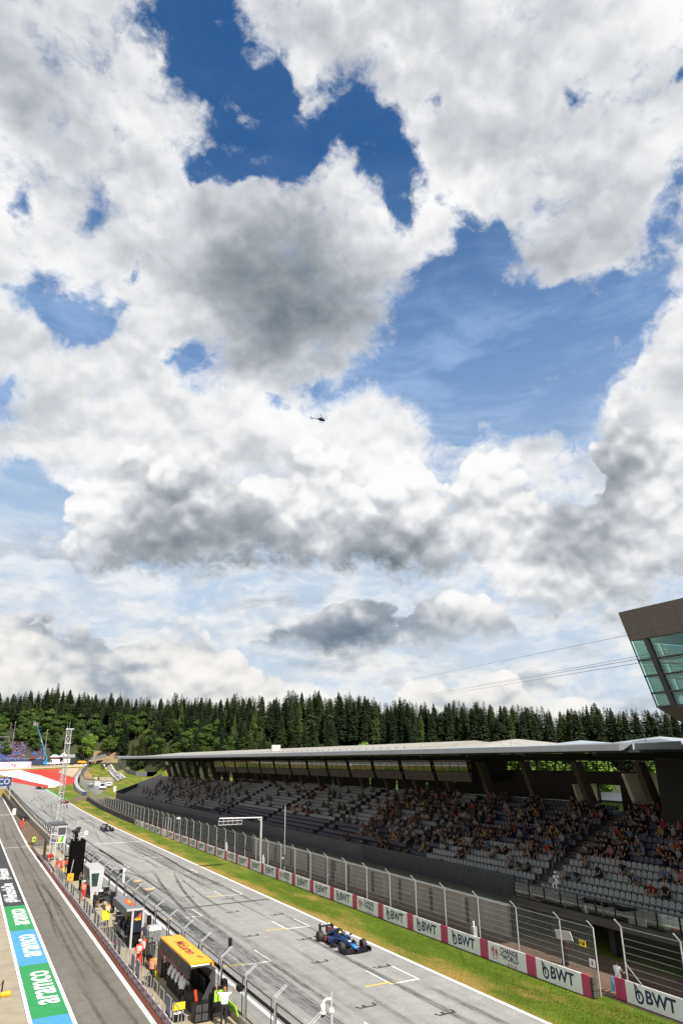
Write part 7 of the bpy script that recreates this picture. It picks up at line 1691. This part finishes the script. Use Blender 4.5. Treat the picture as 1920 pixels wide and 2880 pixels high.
def build_forest():
    R = random.Random(31); H0 = 24.0
    low = [spruce(100 + i, H0, .04 + .03 * i, R.uniform(4.0, 5.0), .42, 11).mesh('crown', M_NEEDLE) for i in range(5)]
    bare = [spruce(200 + i, H0, .34 + .05 * i, R.uniform(3.4, 4.0), .42, 10).mesh('crown', M_NEEDLE) for i in range(3)]
    larch = [spruce(300 + i, H0, .1, 3.6, .5, 9).mesh('crown', M_NEEDLEL) for i in range(2)]
    tr = trunk_mesh(H0, .26, M_BARK); trl = trunk_mesh(H0, .30, M_BARKD)
    far = MB(); lows = [spruce(400 + i, H0, .03, 4.6, .8, 8) for i in range(3)]
    trees = []
    a = -3.0
    rows = [0, 4.5, 9, 14, 20, 27, 36, 48, 62]
    for ri, off in enumerate(rows):
        a = -3.0 + ri * .4
        while a < 56:
            E, B = forest_edge(a); d = E + off + R.uniform(-2.5, 2.5)
            trees.append((a + R.uniform(-.15, .15), d, ri)); a += math.degrees((4.4 if ri < 2 else 4.4) / d) * R.uniform(.75, 1.35)
    # nearer spruces below the wood, beside the roof's far tip
    for i in range(52):
        a = R.uniform(9.5, 27); E, B = forest_edge(a); trees.append((a, E - R.uniform(6, 40), 9))
    ind = [t for t in trees if t[2] in (0, 1, 9)]; ind = ind[:300] if len(ind) > 300 else ind + [t for t in trees if t[2] == 2][:300 - len(ind)]
    s_ind = set(ind); k = 0
    names = {'low': 'dark spruce', 'bare': 'spruce with bare trunk', 'larch': 'light green conifer', 'mid': 'small spruce'}
    con = []; lea = []
    for t in trees:
        a, d, ri = t; x, y = math.sin(rad(a)) * d, math.cos(rad(a)) * d; z = T(x, y)
        el = skyline(a) * (R.uniform(.70, .92) if ri == 0 else R.uniform(.82, .98) if ri < 3 else R.uniform(.82, .97) + .08 * math.sin(a * 2.1) * math.sin(a * .73 + 1))
        h = 12.83 + math.tan(rad(el)) * d - z
        if ri == 9: h = R.uniform(11, 19)
        h = max(9, min(34, h)); s = h / H0; sxy = s * R.uniform(.8, 1.35)
        if t in s_ind:
            is_bare = (a < 12.5 and ri != 9 and R.random() < .8) or (ri != 9 and R.random() < .12); is_l = not is_bare and R.random() < (.10 if 9 < a < 27 else .02)
            kind = 'mid' if ri == 9 else 'bare' if is_bare else 'larch' if is_l else 'low'
            g = thing('spruce_tree', names[kind], 'tree', (x, y, z), R.uniform(0, 6.28), 'conifers of the wood behind the circuit'); g.scale = (sxy, sxy, s); con.append(g)
            obj('trunk', tr if is_bare or R.random() < .25 else trl, g); obj('crown', R.choice(bare if is_bare else larch if is_l else low), g)
        else:
            mb = lows[R.randrange(3)]; c_, s_ = math.cos(k), math.sin(k); k += 1.3
            far.add([(x + (v[0] * c_ - v[1] * s_) * sxy, y + (v[0] * s_ + v[1] * c_) * sxy, z + v[2] * s) for v in mb.v], mb.f)
    tag(far.build('wood_interior', M_NEEDLE), 'dark mass of conifers deeper inside the wood', 'wood', kind='stuff')
    print('trees', len(trees), len(ind))
    # broad-leaved belt on the slope and along the roads
    bl = [broad(500 + i, 11, 4.0).mesh('crown', M_LEAF) for i in range(4)]; bb = [broad(520 + i, 11, 4.4, 2600).mesh('crown', M_LEAFB) for i in range(2)]; bt = broad_trunk(9, 11, .26)
    def put(name, label, x, y, h, m, group=None, w=1.0):
        z = T(x, y); g = thing(name, label, 'tree', (x, y, z), R.uniform(0, 6.28), group); s = h / 11; g.scale = (s * w, s * w, s)
        obj('trunk', bt, g); obj('crown', m, g)
        if group and 'below' in group: lea.append(g)
    for i in range(110):
        a = R.uniform(-1.5, 21); E, B = forest_edge(a); d = E - R.uniform(1, 33)
        put('leafy_tree', 'bushy green tree', math.sin(rad(a)) * d, math.cos(rad(a)) * d, R.uniform(7, 12), R.choice(bl), 'leafy trees below the wood', R.uniform(1.15, 1.6))
    put('leafy_tree', 'tall bright green tree between the lattice mast and the access road', 60.2, 428, 17, bb[0], None, .8)
    put('leafy_tree', 'low rounded green tree right of the tall bright one', 76, 424, 11, bl[1])
    for i, (az, d, h, l) in enumerate(((29.0, 200, 16.2, 'bright lime tree behind the roof, middle one of the left clump'), (27.2, 205, 14.6, 'bright lime tree behind the roof, left one of the left clump'), (30.8, 200, 14.6, 'bright lime tree behind the roof, right one of the left clump'), (35.3, 195, 14.6, 'bright lime tree standing alone behind the roof'), (24.4, 215, 13.8, 'mid green tree behind the roof, left of the lime clump'), (34.3, 196, 13.6, 'lower half of the pair of lime trees behind the roof'))):
        put('leafy_tree', l, math.sin(rad(az)) * d, math.cos(rad(az)) * d, h, bb[i % 2] if i != 4 else bl[0], None, .95)
    for i in range(16):
        y = 48 + 9.5 * i + R.uniform(-2, 2)
        put('leafy_tree', 'sunlit tree behind the openings of the stand, %s from its near end' % nth(i + 1), 81 + R.uniform(-1, 7), y + 20, R.uniform(12.5, 14.2), R.choice(bb), 'trees behind the grandstand')
    relabel(con); relabel(lea)
build_forest()

# ------------------------------------------------------------------ things at turn one
M_VAN = mat('white_van_paint', (.66, .66, .66), .35, .05, 2); M_WIN = mat('vehicle_glass', (.015, .018, .02), .1, .2, 3)
def vehicle(name, label, cat, x, y, rz, L, Wd, Hh, paint, cab=.25, box=False):
    g = thing(name, label, cat, (x, y, T(x, y) + .05), rz)
    hood = L * .5 - L * cab
    prof = [(-L / 2, .4), (L / 2, .4), (L / 2, .95), (hood + .35, 1.15), (hood - .25, Hh), (-L / 2 + .1, Hh), (-L / 2, Hh - .2)]
    MB().prism([(a, -Wd / 2, b) for a, b in prof], (0, Wd, 0)).build('body', paint, g)
    for s in (-1, 1):
        yy = s * (Wd / 2 + .008)
        MB().prism([(hood - .9, yy, 1.25), (hood + .15, yy, 1.25), (hood - .2, yy, Hh - .2), (hood - .9, yy, Hh - .2)], (0, s * .01, 0)).build('side_window', M_WIN, g)
        for xx in (-L * .32, L * .32):
            MB().tube((xx, s * (Wd / 2 - .2), .36), (xx, s * (Wd / 2 + .02), .36), .36, 14).build('wheel', M_TYRE, g)
    MB().quad((hood + .38, -Wd / 2 + .12, 1.18), (hood + .38, Wd / 2 - .12, 1.18), (hood - .20, Wd / 2 - .18, Hh - .08), (hood - .20, -Wd / 2 + .18, Hh - .08)).build('windscreen', M_WIN, g)
    MB().box(L / 2 - .02, L / 2 + .03, -Wd / 2 + .1, Wd / 2 - .1, .4, .62).build('bumper', M_CARB, g)
    for s in (-1, 1): MB().box(L / 2 - .01, L / 2 + .02, s * Wd * .36 - .15, s * Wd * .36 + .15, .7, .88).build('headlight', M_STEELW, g)
    return g
def fence_line(name, label, pts, h, net, post=3.0, panel=None):
    g = wthing(name, label, 'fence', (pts[0][0], pts[0][1], T(*pts[0])))
    for (xa, ya), (xb, yb) in zip(pts, pts[1:]):
        n = max(1, int(math.hypot(xb - xa, yb - ya) / post))
        for i in range(n):
            p = (xa + (xb - xa) * i / n, ya + (yb - ya) * i / n); q = (xa + (xb - xa) * (i + 1) / n, ya + (yb - ya) * (i + 1) / n); za, zb = T(*p), T(*q)
            wb(MB().tube((*p, za), (*p, za + h + .1), .06, 5), 'post', M_STEEL, g)
            if panel: wb(MB().hexa([(p[0], p[1], za + .05), (p[0] + .06, p[1], za + .05), (q[0] + .06, q[1], zb + .05), (q[0], q[1], zb + .05), (p[0], p[1], za + h), (p[0] + .06, p[1], za + h), (q[0] + .06, q[1], zb + h), (q[0], q[1], zb + h)]), 'panel', panel, g)
            else: wb(MB().quad((*p, za + .1), (*q, zb + .1), (*q, zb + h), (*p, za + h)), 'wire_net', net, g)
def build_far():
    z0 = T(30, 430)
    M_SB = mat('blue_seat', (.045, .10, .36), .5, .1, 1); M_NW = mat('navy_wall', (.012, .018, .06), .6, .1, .5)
    g = wthing('far_grandstand', 'open grandstand of blue seats with a navy wall at turn one', 'grandstand', (0, 438, z0))
    zf, X0, X1, Yf = 9.0, -45, 37, 432.5
    wb(MB().box(X0, X1, Yf, Yf + .4, zf - 1, 13.0), 'front_wall', M_NW, g); wb(MB().prism([(X1, Yf + .41, zf - 1), (X1, Yf + 15, zf - 1), (X1, Yf + 15, 22), (X1, Yf + .41, 13.0)], (.3, 0, 0)), 'end_wall', M_NW, g)
    n = 17
    secs = [(X0, 28.2), (31.2, X1)]
    for k in range(n):
        y = Yf + .5 + .85 * k; z = 13.1 + .52 * k
        wb(MB().box(X0, X1 - .02, y, y + .85, zf - 1, z), 'terrace_step', M_CONC, g)
        for a, b in secs: wb(MB().box(a + .2, b - .3, y + .35, y + .75, z + .002, z + .44), 'seat_row', M_SB, g)
    wb(MB().path([(X0, Yf, 13.95), (X1, Yf, 13.95), (X1, Yf + 14.6, 23.0), (X0, Yf + 14.6, 23.0)], .06, 5).path([(X1, Yf, 13.0), (X1, Yf, 13.95)], .06, 5), 'rail', M_STEEL, g)
    wb(MB().path([(4.8, Yf + 14.6, 23), (4.8, Yf + 14.6, 25.6), (19, Yf + 14.6, 25.6), (19, Yf + 14.6, 23)], .1, 5), 'scaffold_frame', M_STEEL, g)
    wb(MB().box(30.2, 33.0, Yf - .05, Yf - .01, 13.6, 15.6).box(30.4, 32.8, Yf - .08, Yf - .06, 13.8, 15.4), 'stair_gate', mat('dark_red_gate', (.10, .02, .02), .6, .1, 2), g)
    # its crowd
    R = random.Random(77); low = [body_mesh(sit_pose(.1 * i, i), 0, True, i == 0) for i in range(3)]
    mats = [M_SKIN, M_SHOE, M_HAIR, mat('spectator_trousers', (.035, .04, .055), .8, .4, 3)] + [mat('crowd_' + q.replace(' ', '_'), c, .8, .15, 5) for q, c, _ in SHIRTS]; crowd = MB(); pop = [i for i, s in enumerate(SHIRTS) for _ in range(s[2])] + [0] * 30 + [5] * 12 + [9] * 14
    for k in range(n):
        for a, b in secs:
            x = max(a, 10) + .5
            while x < b - .5:
                if R.random() < (.62 if x > 20 else .26) * (.5 + .7 * math.sin(x * .8 + k * .6) ** 2):
                    me = R.choice(low); si = R.choice(pop); s = 1.12; ox, oy, oz = x, Yf + .5 + .85 * k + .55, 13.1 + .52 * k
                    o = len(crowd.v); crowd.v += [(ox + v.co.x * s, oy + v.co.y * s, oz + v.co.z * s) for v in me.vertices]
                    for p in me.polygons: crowd.f.append(tuple(q + o for q in p.vertices)); crowd.m.append({0: 0, 1: 4 + si, 2: 3, 3: 2, 4: 1}[p.material_index])
                x += .55
    tag(crowd.build('far_spectators', mats), 'crowd seated on the blue seats of the far grandstand', 'crowd', kind='stuff')
    # banner wall
    b = wthing('banner_wall', 'long white and pink banner below the far grandstand', 'banner', (0, 428.6, T(15, 428.6)))
    zb = 8.4
    x = 31.0; i = 0
    for w, kind in ((1.6, 'p'), (9.2, 'c'), (3.6, 'p'), (10, 'b'), (3.6, 'p'), (10, 'c'), (3.6, 'p'), (10, 'b')):
        pn = wb(MB().box(x - w, x - .02, 428.5, 428.7, zb - 1, zb + 3.9), 'banner_panel', M_BOARD if kind != 'p' else mat('pale_pink_board', (.62, .36, .44), .6, .06, 1), b)
        if kind == 'c':
            for s, dz, sz in (('CHANGE', 2.65, 1.5), ('THE WORLD', 1.2, 1.3)): W(obj('lettering', text_mesh(s, sz, .03, 1, 0, mat('slate_lettering', (.10, .12, .2), .5, .1, 2)), None, (x - w / 2 + 1.4, 428.48, zb + dz), (rad(90), 0, 0)), b)
            W(obj('globe', GLOBE, None, (x - w + 2.0, 428.48, zb + 1.9), (rad(90), 0, 0), (3.6, 3.6, 3.6)), b)
        if kind == 'b': W(obj('lettering', text_mesh('BWT', 2.8, .05, 1, 0, M_NAVY), None, (x - w / 2 + .3, 428.48, zb + 1.9), (rad(90), 0, 0)), b)
        x -= w
    cw = wthing('runoff_wall', 'low beige concrete wall behind the red runoff', 'wall', (44, 429, 9))
    for i in range(9): wb(MB().box(31.2 + 3 * i, 34.15 + 3 * i, 428.6, 429.2, 8, 10.2), 'wall_block', M_APRON, cw)
    # tents, vehicles, boom
    for i, (x, l) in enumerate(((42.9, 'left one of two white pointed tents at turn one'), (47.6, 'right one of two white pointed tents at turn one'))):
        z = T(x, 434); t = wthing('pagoda_tent', l, 'tent', (x, 434, z)); r = 2.4
        wb(MB().add([(x - r, 434 - r, z + 2.4), (x + r, 434 - r, z + 2.4), (x + r, 434 + r, z + 2.4), (x - r, 434 + r, z + 2.4), (x - .5, 433.5, z + 4.0), (x + .5, 433.5, z + 4.0), (x + .5, 434.5, z + 4.0), (x - .5, 434.5, z + 4.0), (x, 434, z + 6.1)], [(0, 1, 5, 4), (1, 2, 6, 5), (2, 3, 7, 6), (3, 0, 4, 7), (4, 5, 8), (5, 6, 8), (6, 7, 8), (7, 4, 8)]), 'canopy', mat('white_canvas', (.72, .72, .71), .7, .04, 1), t)
        for dx in (-r, r):
            for dy in (-r, r): wb(MB().tube((x + dx * .97, 434 + dy * .97, z - .3), (x + dx * .97, 434 + dy * .97, z + 2.4), .05, 5), 'leg', M_STEELW, t)
        wb(MB().box(x - r, x + r, 434 - r - .06, 434 - r - .02, z + 1.5, z + 2.4), 'valance', mat('dark_red_valance', (.10, .02, .025), .7, .5, 1.2), t)
    vehicle('camper_van', 'white camper van parked in front of the left tent', 'van', 42.2, 431, rad(180), 6.5, 2.3, 2.9, M_VAN)
    vehicle('white_truck', 'white box truck parked in front of the right tent', 'truck', 48.2, 431, rad(180), 6.0, 2.3, 2.8, M_VAN)
    vehicle('telehandler', 'dark green loader with a yellow flank beside the gravel trap', 'loader', 53.3, 430.5, rad(20), 5.2, 2.4, 3.6, mat('loader_dark', (.02, .035, .025), .5, .2, 2))
    vehicle('recovery_truck', 'low red and yellow recovery truck at the end of the wall', 'truck', 57.3, 430.2, rad(10), 5.2, 2.2, 1.6, mat('recovery_yellow', (.62, .30, .02), .45, .35, .6))
    vehicle('delivery_van', 'white delivery van parked on the paddock yard', 'van', 47.2, 290, rad(250), 4.9, 2.0, 2.2, M_VAN)
    vehicle('camper_van', 'pale van parked behind the delivery van', 'van', 51.8, 304, rad(250), 4.4, 1.8, 1.8, M_VAN)
    vehicle('parked_car', 'dark car parked near the top of the access road', 'car', 66.0, 424, rad(200), 4.4, 1.8, 1.5, C_BLK)
    vehicle('parked_car', 'dark car by the fence at the end of the striped barrier', 'car', 61, 429, rad(90), 4.4, 1.8, 1.6, C_BLK)
    for i, (x, y, zz) in enumerate(((43.8, 300, 0), (49, 318, 0))):
        e = wthing('container', ['grey container box left of the delivery van', 'white container behind the delivery van'][i], 'container', (x, y, T(x, y)))
        z = T(x, y); wb(MB().box(x - 1.1, x + 1.1, y - 1.6, y + 1.6, z, z + 1.5), 'body', M_STEELW if i else M_CLAD, e); wb(MB().box(x - 1.15, x + 1.15, y - 1.65, y + 1.65, z + 1.5, z + 1.6), 'lid', M_VAN, e)
    MBL = mat('boom_blue', (.02, .20, .50), .45, .1, 1); zb = T(38.2, 432)
    l = wthing('boom_lift', 'blue boom lift reaching high in front of the forest', 'boom lift', (38.2, 432, zb))
    wb(MB().box(37.0, 39.6, 430.8, 433.2, zb, zb + 1.4), 'chassis', MBL, l); wb(MB().tube((38.2, 432, zb + 1.2), (38.9, 432, 14.0), .35, 6), 'lower_arm', MBL, l); wb(MB().tube((38.9, 432, 13.8), (35.0, 432, 23.0), .26, 6), 'boom', MBL, l); wb(MB().tube((35.0, 432, 23.0), (31.6, 432, 31.3), .2, 6), 'telescopic_boom', MBL, l); wb(MB().tube((35.3, 432, 22.2), (34.6, 432, 24.0), .28, 6), 'boom_collar', M_STEELW, l)
    bk = MB()
    for z in (31.4, 32.0, 32.6): bk.path([(29.6, 431.3, z), (32.0, 431.3, z), (32.0, 432.7, z), (29.6, 432.7, z), (29.6, 431.3, z)], .06, 5)
    for x in (29.6, 30.8, 32.0):
        for y in (431.3, 432.7): bk.tube((x, y, 31.3), (x, y, 32.6), .06, 5)
    wb(bk, 'basket', M_STEELW, l)
    for i, (x, y, h, l_) in enumerate(((37.6, 436.5, 15.5, 'thin grey pole rising beside the blue boom lift'), (57.9, 434, 6.5, 'thin pole right of the loader'), (57.0, 436, 5.5, 'short lamp post beside the thin pole by the loader'), (63.0, 428, 4.5, 'white lamp post at the top of the striped barrier'), (21, 447, 13, 'floodlight pole behind the left of the far grandstand'), (31, 447, 13, 'floodlight pole behind the right of the far grandstand'))):
        m = wthing('light_pole', l_, 'pole', (x, y, T(x, y))); z = T(x, y)
        wb(MB().tube((x, y, z), (x + .2, y, z + h), .11, 6, 0, .06), 'pole', M_STEELW, m); wb(MB().box(x - .2, x + .6, y - .15, y + .15, z + h, z + h + .2), 'lamp', M_STEELW, m)
    # striped barrier and the fences round it
    g = wthing('striped_barrier', 'curved barrier of white and blue blocks around the outside of turn one', 'barrier', (44, 345, 3.4))
    pts = [(58.4, 427.5), (53.5, 405), (48.9, 381), (46.2, 364), (43.0, 341), (39.6, 312), (37.0, 285), (36.0, 268), (35.8, 259)]
    i = 0; MBB = mat('barrier_blue', (.02, .03, .11), .6, .1, 1); MBW = mat('barrier_white', (.60, .60, .60), .6, .1, 1)
    for (xa, ya), (xb, yb) in zip(pts, pts[1:]):
        L = math.hypot(xb - xa, yb - ya); n = int(L / 1.55)
        for j in range(n):
            p = Vector((xa + (xb - xa) * j / n, ya + (yb - ya) * j / n, 0)); q = Vector((xa + (xb - xa) * (j + 1) / n, ya + (yb - ya) * (j + 1) / n, 0)); q = p + (q - p) * .97
            d = (q - p).normalized(); o = Vector((-d.y, d.x, 0)) * -.0 + Vector((d.y, -d.x, 0)) * -1.3; za, zb = T(p.x, p.y), T(q.x, q.y)
            wb(MB().hexa([(p.x, p.y, za), (p.x + o.x, p.y + o.y, za), (q.x + o.x, q.y + o.y, zb), (q.x, q.y, zb), (p.x, p.y, za + 1.15), (p.x + o.x, p.y + o.y, za + 1.15), (q.x + o.x, q.y + o.y, zb + 1.15), (q.x, q.y, zb + 1.15)]), 'barrier_block', MBB if i % 2 else MBW, g); i += 1
    PAN = mat('grey_mesh_panel', (.16, .17, .175), .6, .15, .8)
    fence_line('safety_fence', 'grey safety fence curving behind the striped barrier', [(60.5, 427), (55.5, 404), (51, 381), (48.2, 363), (45.2, 340)], 3.4, None, 3.0, PAN)
    fence_line('safety_fence', 'open wire fence between the paddock yard and the striped barrier', [(45.0, 338), (42.6, 312), (40.0, 286), (37.8, 262), (36.6, 240)], 3.4, M_NETD, 3.2)
    fence_line('roadside_fence', 'corrugated grey fence on the right of the access road', [(74, 415), (75.6, 397), (77, 378), (81, 372), (86, 372)], 2.2, None, 3.2, PAN)
    fence_line('roadside_fence', 'grey fence across the far end of the dirt track', [(58.5, 431), (64, 429), (69, 425)], 2.4, None, 2.5, PAN)
    fence_line('retaining_wall', 'short grey wall beside the green mound', [(55.2, 352), (56.4, 362), (58.2, 372)], 1.7, None, 3.5, M_CONC)
    fence_line('yard_fence', 'mesh fence along the edge of the paddock yard', [(54.4, 352), (58, 349), (63, 347)], 2.0, M_NETD, 2.5)
    s = wthing('marker_board', 'small white marker board beside the red runoff', 'sign', (30.6, 306, T(30.6, 306)))
    z = T(30.6, 306); wb(MB().box(29.3, 31.9, 306, 306.1, z + .4, z + 1.7), 'board', M_BOARD, s); wb(MB().box(29.5, 29.6, 306.1, 306.2, z, z + .5).box(31.6, 31.7, 306.1, 306.2, z, z + .5), 'leg', M_STEEL, s)
    mp = wthing('measuring_board', 'small white panel on the green bank by the stand', 'sign', (46.6, 262, T(46.6, 262))); z = T(46.6, 262)
    wb(MB().box(46.2, 47.0, 262, 262.05, z + .8, z + 2.4), 'board', M_BOARD, mp); wb(MB().tube((46.6, 262.1, z), (46.6, 262.1, z + .9), .05, 5), 'post', M_STEEL, mp)
    # shed seen through the stand
    sh = wthing('pale_shed', 'pale turquoise shed seen through the opening in the back of the stand', 'shed', (72, 62, 0))
    wb(MB().box(70, 76, 50, 92, 0, 7.2), 'wall', mat('sunlit_turquoise_panel', (.50, .78, .73), .5, .06, .5), sh); wb(MB().prism([(69, 49, 7.22), (77, 49, 7.22), (77, 49, 7.9), (69, 49, 7.5)], (0, 44, 0)), 'roof', M_CLAD, sh)  # turquoise brightened so the shaded wall looks sunlit
build_far()

# ------------------------------------------------------------------ grass tufts on the near verge
def tufts():
    R = random.Random(8); mb = MB()
    for i in range(26000):
        y = 26 + 54 * R.random() ** 1.6; x = R.uniform(28.2, 33.3)
        if y < 33 and x > 33: continue
        h = R.uniform(.03, .085) * (.6 if x < 29.2 else 1.0); a = R.uniform(0, 6.28); c, s = math.cos(a) * .022, math.sin(a) * .022; lx, ly = R.uniform(-.03, .03), R.uniform(-.03, .03)
        mb.add([(x - c, y - s, 0), (x + c, y + s, 0), (x + lx, y + ly, h)], [(0, 1, 2)])
    tag(mb.build('grass_tufts', M_GRASS), 'short rough grass along the near verge beside the track', 'grass', kind='stuff')
tufts()
